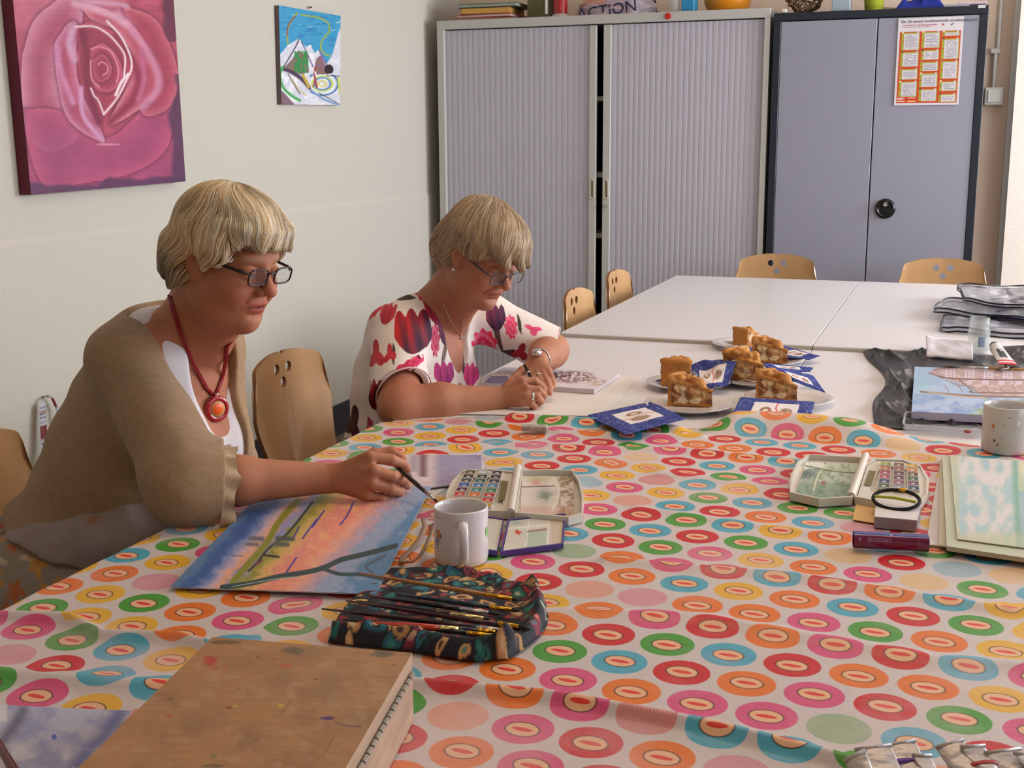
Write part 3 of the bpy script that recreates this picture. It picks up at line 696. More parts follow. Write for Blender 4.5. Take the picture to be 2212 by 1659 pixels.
def glasses(F, parent, fw, col, lensc, w=.025, hh=.016, r=.0016, thick=1.0, drop=0):
    g = empty('glasses', (0, 0, 0)); g.parent = parent
    mf = mat(col[0], col[1], .25); ml = mat('spectacle_lens', '70747c', .02, alpha=lensc, spec=.9)
    mb = MB()
    for s in (-1, 1):
        pts = []
        for a in np.linspace(0, 2*pi, 36, endpoint=False):
            cx, sx = cos(a), sin(a); px = abs(cx)**.55*np.sign(cx); pz = abs(sx)**.6*np.sign(sx); yy = .0345+w*px; pts.append(F.w((.1115-.12*max(0, yy-.02)**1.2+pz*.001, s*yy, .001-drop+hh*pz)))
        f = MB(); f.loop(pts, r*thick, 8).build('rim', mf, g, True)
        c = np.mean(pts, 0); N = len(pts); v = [c]+pts; b = pyd('lens', v, [(0, i+1, (i+1) % N+1) for i in range(N)], ml, g, True)
        hx = F.w((.104, s*.060, .008-drop)); MB().tube([hx, F.w((.094, s*.068, .010-drop)), F.w((.04, s*.0765, .013-drop*.5)), F.w((-.008, s*.080, .020)), F.w((-.028, s*.079, .002))], [r*1.3*thick, r*1.9*thick, r*1.7*thick, r*1.5*thick, r*thick], 8, flat=(1, .7)).build('temple', mf, g, True)
    MB().tube([F.w((.1105, -.0115, .006-drop)), F.w((.114, -.005, .0085-drop)), F.w((.114, .005, .0085-drop)), F.w((.1105, .0115, .006-drop))], r*1.2*thick, 8).build('bridge', mf, g, True)
    return g

# ============ woman in the beige cardigan
HF = Fr((-1.243, 1.905, 1.178), (.965, -.17, -.27), (.24, 0, 1), .95)
p1 = empty('person', (0, 0, 0), label='seated woman in beige cardigan and red necklace reaching out with a paintbrush', cat='person')
SR, SL = np.array((-1.41, 1.83, .995)), np.array((-1.425, 2.085, 1.0)); NB = np.array((-1.372, 1.955, 1.055))
ER, WR = np.array((-1.215, 1.705, .823)), np.array((-1.035, 1.868, .802)); EL_, WL = np.array((-1.44, 2.14, .77)), np.array((-1.30, 2.02, .70))
sp_up = np.array((.32, .04, .95)); TF = Fr((-1.437, 1.95, .88), (.95, -.12, -.30), (.30, .05, .95))
def torso(infl, breast=True, low=True):
    i = infl
    P = [EL(TF, (-.005, 0, .02), (.12+i, .150+i, .17+i)), EL(TF, (-.02, 0, .115), (.08+i, .140+i, .06+i), k=.05), EL(Fr((-1.47, 1.915, .76), (1, -.12, 0), (.25, 0, 1)), (0, 0, 0), (.155+i, .175+i, .16+i), k=.08),
         EL(Fr((-1.56, 1.88, .60), (1, -.1, 0)), (0, 0, 0), (.18+i, .205+i, .14+i), k=.08)]
    if breast: P += [EL(TF, (.105, .065*s if s < 0 else .05, -.04), (.065+i*.6, (.075 if s < 0 else .055)+i*.5, .07+i*.6), k=.05) for s in (-1, 1)]
    return P
def arm(S, E, Wp, up, el, fo, wr, k=.03): return [RC(W0, S, E, up, el, k=k), RC(W0, E, E+(Wp-E)*.35, el, fo, k=.02), RC(W0, E+(Wp-E)*.35, Wp, fo, wr, k=.02)]
knR = [dp(798, 988, 2.165), dp(806, 1016, 2.155), dp(803, 1044, 2.155), dp(790, 1068, 2.165)]
spR = [[dp(765, 1008, 2.215), dp(808, 982, 2.235), dp(845, 978, 2.245), dp(868, 991, 2.24)],
       [knR[0], dp(845, 993, 2.18), dp(870, 1003, 2.205), dp(880, 1013, 2.215)],
       [knR[1], dp(848, 1030, 2.17), dp(872, 1039, 2.195), dp(880, 1049, 2.215)],
       [knR[2], dp(842, 1056, 2.17), dp(862, 1063, 2.195), dp(866, 1072, 2.21)],
       [knR[3], dp(822, 1075, 2.175), dp(838, 1079, 2.19), dp(842, 1085, 2.205)]]
body = head_prims(HF, 1.15, .6)
neck = [RC(W0, HF.w((-.030, 0, -.05)), NB+np.array((0, 0, -.03)), .056, .064, k=.03), RC(W0, HF.w((.035, 0, -.075)), NB+np.array((.06, -.01, -.03)), .028, .04, k=.045),
        EL(HF, (.02, 0, -.085), (.05, .045, .03), k=.03)]
shl = [RC(W0, NB+np.array((0, -.03, -.035)), SR, .05, .056, k=.05), RC(W0, NB+np.array((0, .03, -.035)), SL, .05, .056, k=.05)]
body += neck+shl+torso(0)+arm(SR, ER, WR, .052, .043, .041, .027)+arm(SL, EL_, WL, .052, .043, .04, .027)
body += hand_prims(WR, knR, spR, 1.0, -_fw)+hand_prims(WL, [WL+np.array((.07, -.03+.018*i, -.03)) for i in range(4)], [[WL+np.array((.03, -.04, -.01)), WL+np.array((.06, -.055, -.02)), WL+np.array((.09, -.055, -.03)), WL+np.array((.11, -.05, -.035))]]+[[WL+np.array((.07, -.03+.018*i, -.03)), WL+np.array((.105, -.03+.018*i, -.045)), WL+np.array((.125, -.03+.018*i, -.065)), WL+np.array((.125, -.03+.018*i, -.085))] for i in range(4)])
def hand_col(V, C):
    for j, pts in enumerate(spR):
        d = np.linalg.norm(V-np.array(pts[-1]), axis=1); C = blend(C, 'c98878', .6*np.exp(-(d/.013)**2))
        for q in pts[1:3]: d = np.linalg.norm(V-np.array(q), axis=1); C = blend(C, '9a5240', .3*np.exp(-(d/.008)**2))
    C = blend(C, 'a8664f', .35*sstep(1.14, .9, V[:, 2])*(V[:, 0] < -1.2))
    return C
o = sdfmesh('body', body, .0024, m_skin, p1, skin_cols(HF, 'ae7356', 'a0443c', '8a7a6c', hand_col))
# hair
hair = [EL(HF, (-.018, 0, .060), (.104, .090, .088)), EL(HF, (.030, 0, .080), (.078, .076, .062), k=.03), EL(HF, (-.075, 0, -.005), (.052, .078, .065), k=.03)]
for s in (-1, 1): hair += [EL(HF, (.012, s*.078, .048), (.058, .018, .036), (0, 20, 0), k=.02), EL(HF, (-.048, s*.066, .0), (.040, .026, .05), k=.02), RC(HF, (.02, s*.082, .035), (.018, s*.080, -.002), .015, .006, k=.015)]
hair += [RC(HF, (.085, s*.03, .090), (.102, s*.040, .060), .016, .007, k=.02) for s in (-1, 1)]+[RC(HF, (.09, .0, .088), (.112, .012, .062), .015, .006, k=.02)]
rl = np.random.RandomState(5)
for t in np.linspace(-1.25, 1.25, 15):
    a = t+rl.uniform(-.06, .06); c, q = cos(a), sin(a); L_ = rl.uniform(.0, .028); R0 = .092 if abs(t) < .9 else .085
    hair.append(RC(HF, (.015+R0*c, R0*.92*q, .085), (.022+(R0+.006)*c, R0*.90*q+rl.uniform(-.01, .01), .056-L_-.012*abs(t)), .011, .003, k=.012))
for t in np.linspace(1.7, 4.6, 12):
    L_ = rl.uniform(0, .02); c, q = cos(t), sin(t); hair.append(RC(HF, (-.045+.070*c, .068*q, .01), (-.045+.085*c, .078*q, -.040-L_), .020, .006, k=.02))
hair += [EL(HF, (.098, s*.058, .030), (.028, .022, .032), op='s', k=.01) for s in (-1, 1)]
hair += [EL(HF, (.105, 0, .012), (.055, .072, .046), op='s', k=.012), EL(HF, (.055, 0, -.055), (.085, .12, .050), op='s', k=.012)]+[EL(HF, (-.004, s*.098, -.012), (.022, .026, .030), op='s', k=.01) for s in (-1, 1)]
def wave1(P):
    L = HF.loc(P); P = P*1.0; a = np.arctan2(L[:, 1], L[:, 0]+.05); return .0030+.0016*np.sin(L[:, 2]*95+3*np.sin(a*4))*np.exp(-((L[:, 2]-.03)/.09)**2)-.0012*np.sin(a*34+L[:, 2]*60)
hp1 = ['c4a274', 'cfae80', 'dcc49c', 'b8986c', 'd8c6a8', 'e6d8bc']
ho = sdfmesh('hair', hair, .003, m_hair, p1, lambda V: np.ones((len(V), 3))*hexc('a88a66')*(1+.15*n3(V, 90, 2)[:, None]), wave1, .006)
K1 = np.array((-.035, .01, .158))
def field1(L, r):
    d = L-K1; d = d/np.maximum(np.linalg.norm(d, axis=1, keepdims=True), 1e-6)
    d[:, 0] += .35*np.sin(L[:, 2]*70+L[:, 1]*25); d[:, 2] -= .25; d[:, 1] += .3*np.sin(L[:, 0]*60+L[:, 2]*40)
    back = (L[:, 0] < .06) & (L[:, 2] < .08); d[back, 0] -= .45
    return d
def seeds_on(F, c, r3, zmin=-.2):
    def f(r, n): v = r.randn(n, 3); v /= np.linalg.norm(v, axis=1, keepdims=True); v[:, 2] = np.abs(v[:, 2])*np.where(r.rand(n) < .35, -1, 1); return F.w((0, 0, 0))+(np.array(c)+v*np.array(r3))@F.R.T
    return f
def tint1(L):
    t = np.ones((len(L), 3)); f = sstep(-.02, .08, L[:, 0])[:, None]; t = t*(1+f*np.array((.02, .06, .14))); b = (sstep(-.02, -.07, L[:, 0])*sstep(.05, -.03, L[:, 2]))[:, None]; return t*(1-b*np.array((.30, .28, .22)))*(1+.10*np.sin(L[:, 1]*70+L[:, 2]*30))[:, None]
hm1 = lambda L: ~((L[:, 0] > .088) & (L[:, 2] < .055)) & ~((L[:, 0] > .0) & (L[:, 2] < .0))
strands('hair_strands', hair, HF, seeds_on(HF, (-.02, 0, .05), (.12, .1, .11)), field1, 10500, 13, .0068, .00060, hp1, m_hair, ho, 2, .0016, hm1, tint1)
# earring, glasses
finish(MB().lathe([(0, -.003), (.003, 0), (0, .003)], n=8).move(Matrix.Translation(HF.w((.002, -.084, -.030)))).build('earring', mat('gold', 'd8a640', .25, 1), p1, True))
glasses(HF, p1, None, ('tortoise_frame', '2c1418'), .16, .025, .0155, .0017, 1.0, -.006)
# white tank top, cardigan, skirt
m_tank = mat('white_jersey', 'd4d0d6', .8, bump=.2, bscale=300)
neckcut = [RC(TF, (.03, .01, .21), (.20, .0, .055), .076, .066, op='s', k=.01)]
sdfmesh('tank_top', torso(.011)[:2]+torso(.011)[4:]+[RC(W0, NB+np.array((0, -.03, -.04)), SR+np.array((.02, .05, 0)), .057, .055, k=.04), RC(W0, NB+np.array((0, .03, -.04)), SL+np.array((.02, -.05, 0)), .057, .055, k=.04)]+neckcut, .0035, m_tank, p1)
m_card = mat('beige_knit', 'VC', .95, bump=.55, bscale=520, sheen=.2)
ax = (WR-ER)/np.linalg.norm(WR-ER); CU = ER+ax*.055
dn = np.array((0, 0, -1.)); 
card = torso(.020)+[RC(W0, NB+np.array((-.01, -.04, -.035)), SR, .060, .066, k=.05), RC(W0, NB+np.array((-.01, .04, -.035)), SL, .060, .066, k=.05)]
card += [RC(W0, SR, ER, .064, .071, k=.035), RC(W0, ER, CU+ax*.03, .070, .072, k=.03), RC(W0, ER+dn*.02, CU+ax*.02+dn*.035, .05, .055, k=.04)]
card += arm(SL, EL_, WL, .07, .066, .06, .05)[:2]
card += [CUT(CU, ax+np.array((0, 0, -.12)), .17), RC(W0, CU-ax*.025+dn*.015, CU+ax*.08+dn*.02, .058, .070, op='s', k=.004)]
card += [RC(TF, (.01, -.03, .22), (.17, -.03, .05), .095, .088, op='s', k=.01), RC(TF, (.17, -.03, .05), (.20, -.015, -.17), .085, .052, op='s', k=.01), HS((-1.55, 1.88, .668), (-.30, 0, -1), k=.006)]
def cdisp(P):
    return .0022*np.sin(P[:, 2]*55+P[:, 0]*30+2*np.sin(P[:, 1]*20))+.0035*n3(P, 14, 8)
def ccol(V):
    C = np.ones((len(V), 3))*hexc('9c7f60')*(1+.10*n3(V, 160, 5)[:, None]); return C
sdfmesh('cardigan', card, .0032, m_card, p1, ccol, cdisp, .006)
# ruffled cuff edge and hem frill
def ruffle(name, c, a, r, w, m, par, n=160, wav=14, amp=.006, dnoff=.0):
    a = np.array(a)/np.linalg.norm(a); u = np.cross(a, (0, 0, 1.)); u /= np.linalg.norm(u); t = np.cross(u, a)
    def fn(U, V):
        th = U*2*pi; rr = r*(1+.0*V)+amp*np.sin(th*wav)*V; s = (V-.3)*w+.004*np.sin(th*wav*.5+1)*V; low = (1-np.cos(th))*.5*dnoff
        P = [c[i]+a[i]*s+(u[i]*np.sin(th)+t[i]*np.cos(th))*rr-(low if i == 2 else 0) for i in range(3)]
        return P
    return gridmesh(name, fn, n, 6, m, par, lambda U, V: np.ones(U.shape+(3,))*hexc('b39a7c'))
ruffle('cuff_ruffle', CU+dn*.012, ax+np.array((0, 0, -.12)), .072, .022, m_card, p1, dnoff=.028)
m_skirt = mat('printed_skirt', 'VC', .5, bump=.2, bscale=200)
def skcol(V):
    C = np.ones((len(V), 3))*hexc('94897c'); r = np.random.RandomState(3); cs = V[r.randint(len(V), size=420)]
    for i, c in enumerate(cs):
        q = V-c; d = np.linalg.norm(q*np.array([1, 1, 1.5 if i % 2 else .7]), axis=1); k = ['c0622c', '9c4a24', 'c9903a', 'd0b8a0', '5c4a3c', 'b8552a'][i % 6]; C = blend(C, k, .85*(d < r.uniform(.009, .02)*(1+.4*np.sin(np.arctan2(q[:, 0], q[:, 2])*5))))
    return C
KR, KL = np.array((-1.12, 1.80, .55)), np.array((-1.12, 2.02, .55))
sk = [EL(Fr((-1.565, 1.87, .585), (1, -.1, 0)), (0, 0, 0), (.20, .225, .15)), RC(W0, (-1.55, 1.78, .56), KR, .105, .085, k=.05), RC(W0, (-1.55, 1.98, .56), KL, .105, .085, k=.05), RC(W0, (-1.5, 1.88, .56), (-1.2, 1.90, .56), .10, .08, k=.05),
      RC(W0, KR, (-1.13, 1.80, .30), .085, .10, k=.03), RC(W0, KL, (-1.13, 2.02, .30), .085, .10, k=.03), HS((-1.1, 1.9, .26), (0, 0, -1)), HS((-1.56, 1.9, .70), (0, 0, 1), k=.02)]
sdfmesh('skirt', sk, .006, m_skirt, p1, skcol, lambda P: .004*np.sin(P[:, 1]*60+P[:, 2]*25), .004)
m_leg = mat('leg_skin', 'a8765e', .6); m_shoe = mat('leather_shoe', '3a2c26', .4)
def legs(par, KRx, KLx, z0=.32):
    for K in (KRx, KLx):
        sdfmesh('lower_leg', [RC(W0, (K[0]-.01, K[1], z0), (K[0]-.03, K[1], .10), .052, .036, k=.02), RC(W0, (K[0]-.03, K[1], .09), (K[0]+.12, K[1], .045), .036, .028, k=.03)], .008, m_leg, par)
        sdfmesh('shoe', [EL(W0, (K[0]+.04, K[1], .04), (.13, .046, .045)), EL(W0, (K[0]-.03, K[1], .045), (.05, .04, .045), k=.02), RC(W0, (K[0]-.02, K[1], .14), (K[0]-.01, K[1], .08), .05, .04, op='s', k=.01), HS((0, 0, 0.004), (0, 0, -1))], .006, m_shoe, par)
legs(p1, KR, KL)
m_under = mat('grey_tunic', 'VC', .9, bump=.5, bscale=300)
def tun(V):
    C = np.ones((len(V), 3))*hexc('95867e'); C = blend(C, '9a8c8c', sstep(-.2, .5, n3(V, 18, 3))); return blend(C, '9c6848', .7*sstep(.33, .5, n3(V, 45, 4)))
sdfmesh('tunic', [EL(Fr((-1.545, 1.88, .63), (1, -.1, 0), (.1, 0, 1)), (0, 0, 0), (.196, .233, .13)), EL(W0, (-1.40, 1.87, .69), (.15, .19, .085), k=.06), HS((-1.50, 1.9, .662), (-.28, 0, -1), k=.01), HS((-1.55, 1.9, .715), (-.25, 0, 1), k=.015)], .0045, m_under, p1, tun, lambda P: .002*np.sin(P[:, 1]*90+P[:, 0]*60)+.003*n3(P, 60, 5), .006)
# necklace: two red cords and a round pendant
m_red = mat('red_cord', '8c1420', .35)
def chestpt(y, z, off=.004):
    """point on the chest skin"""
    P = TF.w((.25, y, z)).astype(np.float32)[None]; d = TF.R[:, 0].astype(np.float32)
    for _ in range(30): P = P-d*np.maximum(ev(body, P), -.01)[:, None]*.8
    return P[0]+TF.R[:, 0]*off
def hit(prims, x, y, off=0, d0=1.5, nrm=False):
    """first point of a solid seen at a pixel of the reference frame, lifted off its surface"""
    r = _ray(x, y); r = r/np.linalg.norm(r); t = d0
    for _ in range(90): t += max(float(ev(prims, (CAM+r*t).astype(np.float32)[None])[0])*.8, -.01)
    P = CAM+r*t; g = grad(prims, P.astype(np.float32)[None])[0]; P = P+g*off
    return (P, g) if nrm else P
nk = empty('necklace', (0, 0, 0)); nk.parent = p1
for o1, o2 in ((0, 0), (5, 2)):
    A = [hit(body, x+o1, y+o2, .003) for x, y in ((366, 640), (374, 668), (384, 702), (397, 738), (411, 775), (426, 808), (441, 836), (455, 852))]
    B = [hit(body, x-o1*.7, y+o2, .003) for x, y in ((464, 852), (472, 836), (481, 808), (487, 775), (490, 745))]
    bk = [HF.w((-.03, .06, -.115)), HF.w((-.075, .045, -.10)), HF.w((-.092, 0, -.10)), HF.w((-.075, -.045, -.10))]
    MB().tube([*bk[::-1], *A], .0024, 6).build('cord', m_red, nk, True)
    MB().tube([*B, HF.w((.03, .055, -.12)), bk[0]], .0024, 6).build('cord', m_red, nk, True)
pc, pg = hit(body, 459, 884, .010, nrm=True); pf = Fr(pc, pg*.4+TF.R[:, 0]*.5-_fw*.4, TF.R[:, 2])
PM = pf.M() @ Matrix.Rotation(pi/2, 4, 'Y')
pn = MB().lathe([(0, -.005), (.018, -.006), (.0245, -.003), (.026, .001), (.024, .005), (.018, .006), (.0165, .0045), (0, .0045)], n=32).move(PM).build('pendant', mat('red_enamel', 'a01420', .2, coat=.6), nk, True)
MB().lathe([(0, .0046), (.0155, .0048), (.0155, .004)], n=32).move(PM).build('pendant_ring', mat('cream_enamel', 'c8a468', .3), pn, True)
MB().lathe([(0, .0056), (.0105, .0054), (.0115, .0046)], n=32).move(PM).build('pendant_centre', mat('orange_enamel', 'e85a20', .3), pn, True)
MB().tube([hit(body, 460, 852, .004), pc+pf.R[:, 2]*.026], .0035, 8).build('bail', mat('silver', 'd8d8d8', .2, 1), nk, True)
anchor(p1, (-1.55, 1.88, 0))
# ============ woman in the flowered blouse
HG = Fr((-1.119, 2.842, 1.103), (.785, -.36, -.43), (.36, -.1, 1), .95)
p2 = empty('person', (0, 0, 0), label='seated woman in white blouse with red tulips, head bent, writing with a pencil', cat='person')
SR2, SL2, NB2 = np.array((-1.325, 2.785, .915)), np.array((-1.19, 3.06, .915)), np.array((-1.285, 2.925, .972))
ER2, WR2 = dp(864, 878, 2.90), dp(1080, 862, 2.965); EL2, WL2 = dp(1190, 757, 3.33), dp(1163, 778, 3.13)
TG = Fr((-1.335, 2.905, .80), (.94, -.18, -.28), (.30, .06, .95))
def torso2(i):
    return [EL(TG, (0, 0, .0), (.125+i, .160+i, .17+i)), EL(TG, (-.02, 0, .085), (.085+i, .145+i, .06+i), k=.05), EL(Fr((-1.325, 2.90, .69), (1, -.12, 0), (.2, 0, 1)), (0, 0, 0), (.135+i, .16+i, .14+i), k=.08),
            EL(Fr((-1.35, 2.89, .58), (1, -.1, 0)), (0, 0, 0), (.15+i, .18+i, .11+i), k=.07)]+[EL(TG, (.10, s*.07, -.05), (.065+i*.6, .07+i*.5, .065+i*.6), k=.05) for s in (-1, 1)]
kn2 = [dp(1128, 824, 2.945), dp(1138, 840, 2.93), dp(1137, 856, 2.925), dp(1125, 870, 2.93)]
sp2 = [[dp(1095, 838, 2.99), dp(1122, 822, 3.0), dp(1146, 826, 2.995), dp(1163, 840, 2.98)],
       [kn2[0], dp(1155, 822, 2.955), dp(1171, 836, 2.965), dp(1174, 852, 2.97)],
       [kn2[1], dp(1163, 842, 2.935), dp(1174, 853, 2.95), dp(1172, 864, 2.965)],
       [kn2[2], dp(1160, 857, 2.925), dp(1168, 867, 2.94), dp(1162, 873, 2.955)],
       [kn2[3], dp(1147, 871, 2.925), dp(1155, 878, 2.935), dp(1149, 881, 2.95)]]
knl = [dp(1146, 802, 3.09), dp(1159, 806, 3.075), dp(1172, 806, 3.07), dp(1184, 801, 3.075)]
sp_l = [[dp(1145, 790, 3.12), dp(1128, 801, 3.10), dp(1113, 815, 3.08), dp(1100, 826, 3.06)],
       [knl[0], dp(1152, 820, 3.05), dp(1160, 836, 3.03), dp(1163, 846, 3.02)],
       [knl[1], dp(1168, 824, 3.03), dp(1175, 841, 3.015), dp(1177, 850, 3.01)],
       [knl[2], dp(1181, 823, 3.03), dp(1187, 840, 3.02), dp(1188, 849, 3.01)],
       [knl[3], dp(1191, 816, 3.045), dp(1195, 829, 3.035), dp(1195, 837, 3.03)]]
def arm2(S, E, Wp, a, b, c, d): return [RC(W0, S, E, a, b, k=.03), RC(W0, E, E+(Wp-E)*.4, b, c, k=.02), RC(W0, E+(Wp-E)*.4, Wp, c, d, k=.02)]
body2 = head_prims(HG, .9)
body2 += [RC(W0, HG.w((-.032, 0, -.05)), NB2+np.array((0, 0, -.03)), .053, .062, k=.03), RC(W0, HG.w((.03, 0, -.075)), NB2+np.array((.06, -.01, -.04)), .028, .04, k=.045), EL(HG, (.02, 0, -.085), (.045, .04, .03), k=.03)]
body2 += [RC(W0, NB2+np.array((0, -.03, -.035)), SR2, .048, .054, k=.05), RC(W0, NB2+np.array((0, .03, -.035)), SL2, .048, .054, k=.05)]+torso2(0)
body2 += arm2(SR2, ER2, WR2, .052, .050, .047, .029)+arm2(SL2, EL2, WL2, .05, .046, .042, .027)+hand_prims(WR2, kn2, sp2, .95, -_fw)+hand_prims(WL2, knl, sp_l, .92, (0, 0, 1))
def col2(V, C):
    for q in [s[-1] for s in sp2+sp_l]: d = np.linalg.norm(V-np.array(q), axis=1); C = blend(C, 'cc8c7c', .55*np.exp(-(d/.011)**2))
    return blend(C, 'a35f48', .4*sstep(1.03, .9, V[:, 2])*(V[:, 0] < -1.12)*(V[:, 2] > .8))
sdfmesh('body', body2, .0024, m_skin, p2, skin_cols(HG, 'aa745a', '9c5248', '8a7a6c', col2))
hair2 = [EL(HG, (-.018, 0, .062), (.108, .090, .094)), EL(HG, (.045, 0, .078), (.072, .078, .062), k=.03), EL(HG, (-.100, 0, -.01), (.050, .078, .080), k=.03), RC(HG, (-.09, 0, -.03), (-.085, 0, -.085), .05, .035, k=.02)]
for s in (-1, 1): hair2 += [EL(HG, (.012, s*.076, .050), (.060, .020, .038), (0, 12, 0), k=.02), EL(HG, (-.055, s*.060, .0), (.040, .028, .055), k=.02)]
hair2 += [RC(HG, (.09, -.045, .075), (.118, -.030, .040), .016, .010, k=.02), RC(HG, (.10, .0, .080), (.134, .01, .040), .016, .009, k=.02), RC(HG, (.09, .045, .075), (.120, .04, .045), .016, .009, k=.02)]
hair2 += [EL(HG, (.102, 0, -.012), (.050, .075, .042), op='s', k=.010), EL(HG, (.055, 0, -.060), (.082, .12, .052), op='s', k=.012)]+[EL(HG, (-.002, s*.098, -.014), (.022, .026, .030), op='s', k=.01) for s in (-1, 1)]
hp2 = ['a08868', 'b0987a', 'c4b094', '8a7458', 'bca890', '94806a']
ho2 = sdfmesh('hair', hair2, .0035, m_hair, p2, lambda V: np.ones((len(V), 3))*hexc('8a7458')*(1+.15*n3(V, 90, 2)[:, None]))
K2 = np.array((-.05, .03, .155))
def field2(L, r):
    d = L-K2; d = d/np.maximum(np.linalg.norm(d, axis=1, keepdims=True), 1e-6); d[:, 2] -= .15; d[:, 1] -= .15*(L[:, 0] > .03)
    back = (L[:, 0] < .03) & (L[:, 2] < .07); d[back, 0] -= .35; return d
strands('hair_strands', hair2, HG, seeds_on(HG, (-.02, 0, .05), (.12, .1, .11)), field2, 9500, 13, .007, .00060, hp2, m_hair, ho2, 5, .0016, lambda L: ~((L[:, 0] > .088) & (L[:, 2] < .04)) & ~((L[:, 0] > .0) & (L[:, 2] < .0)))
for s in (-1, 1): MB().lathe([(0, -.004), (.003, -.002), (.004, 0), (.003, .003), (0, .004)], n=10).move(Matrix.Translation(HG.w((.0, s*.083, -.036)))).build('earring', mat('pearl', 'e8e0dc', .2, coat=.5), p2, True)
glasses(HG, p2, None, ('grey_metal_frame', '3a4046'), .22, .024, .0165, .0012, 1, .002)
m_blouse = mat('flowered_blouse', 'VC', .75, bump=.15, bscale=260)
# short sleeves end above the elbow on the near arm
u2 = (ER2-SR2)/np.linalg.norm(ER2-SR2); v2 = (EL2-SL2)/np.linalg.norm(EL2-SL2); cR = SR2+u2*.228; cL = SL2+v2*.19
bl = torso2(.014)+[RC(W0, NB2+np.array((-.01, -.04, -.035)), SR2, .056, .062, k=.05), RC(W0, NB2+np.array((-.01, .04, -.035)), SL2, .056, .062, k=.05)]
bl += [RC(W0, SR2, cR+u2*.03, .066, .072, k=.03), RC(W0, SL2, cL+v2*.03, .062, .068, k=.03)]
bl += [CUT(cR, u2+np.array((.45, 0, 0)), .12), RC(W0, cR-u2*.02, cR+u2*.1, .060, .062, op='s', k=.003), CUT(cL, v2, .11), RC(W0, cL-v2*.02, cL+v2*.1, .056, .06, op='s', k=.003)]
bl += [RC(TG, (.03, 0, .20), (.17, -.005, .06), .070, .040, op='s', k=.008), RC(TG, (.17, -.005, .06), (.20, -.005, -.06), .042, .018, op='s', k=.008), HS((-1.4, 2.9, .53), (0, 0, -1))]
def stampcol(stamps):
    A = []
    for (x, y, w, h, ang, kind, ca, cb) in stamps:
        P = hit(bl, x, y, 0, 2.2); sc = float((P-CAM)@_fw)/F_PX; A.append((P, w*sc/2, h*sc/2, rad(ang), kind, hexc(ca), hexc(cb)))
    def f(V):
        C = np.ones((len(V), 3))*hexc('ddd2cc')
        for P, w, h, an, kind, ca, cb in A:
            q = V-P; a, b, dd = q@_rt, q@_up, np.abs(q@_fw); a, b = a*cos(an)+b*sin(an), -a*sin(an)+b*cos(an); a, b = a/w, b/h; near = dd < 3*max(w, h)
            if kind == 't':    # tulip: cup with three pointed petals
                top = .55+.35*np.abs(np.sin((a+.33)*pi*1.5))-.1*np.abs(a); m = (np.abs(a) < 1-.25*b*b) & (b < top) & (b > -1+.75*a*a)
                t = np.clip(.5-.35*b+.35*a+.25*np.sin(a*9+b*2), 0, 1); cc = ca*(1-t[:, None])+cb*t[:, None]; cc = cc*(1-.25*np.exp(-((np.abs(np.abs(a)-.35))/.06)**2))[:, None]
            elif kind == 'p':  # loose open petals
                th = np.arctan2(b, a); rr = np.hypot(a, b); m = rr < .72+.28*np.sin(th*3+w*900); t = np.clip(rr*.8+.3*np.sin(th*7), 0, 1); cc = ca*(1-t[:, None])+cb*t[:, None]
            elif kind == 'r':  # ruffled rose
                th = np.arctan2(b, a); rr = np.hypot(a, b); m = rr < .88+.1*np.sin(th*9); t = sstep(.25, .8, np.sin(rr*13+1.5*np.sin(th*2))*.5+.5)*.55; cc = ca*(1-t[:, None])+cb*t[:, None]
            else:              # stem or leaf
                m = (np.abs(a-.25*np.sin(b*2.2)) < .5*(1-b*b)+.08) & (np.abs(b) < 1); t = np.clip(.5+.5*np.sin(a*8), 0, 1); cc = ca*(1-t[:, None])+cb*t[:, None]
            C = np.where((m & near)[:, None], cc, C)
        return C
    return f
RD, DR, MG, PU, PK, BR = 'c8202a', '5a1028', 'c02c78', '3c1848', 'e04474', '4c3c38'
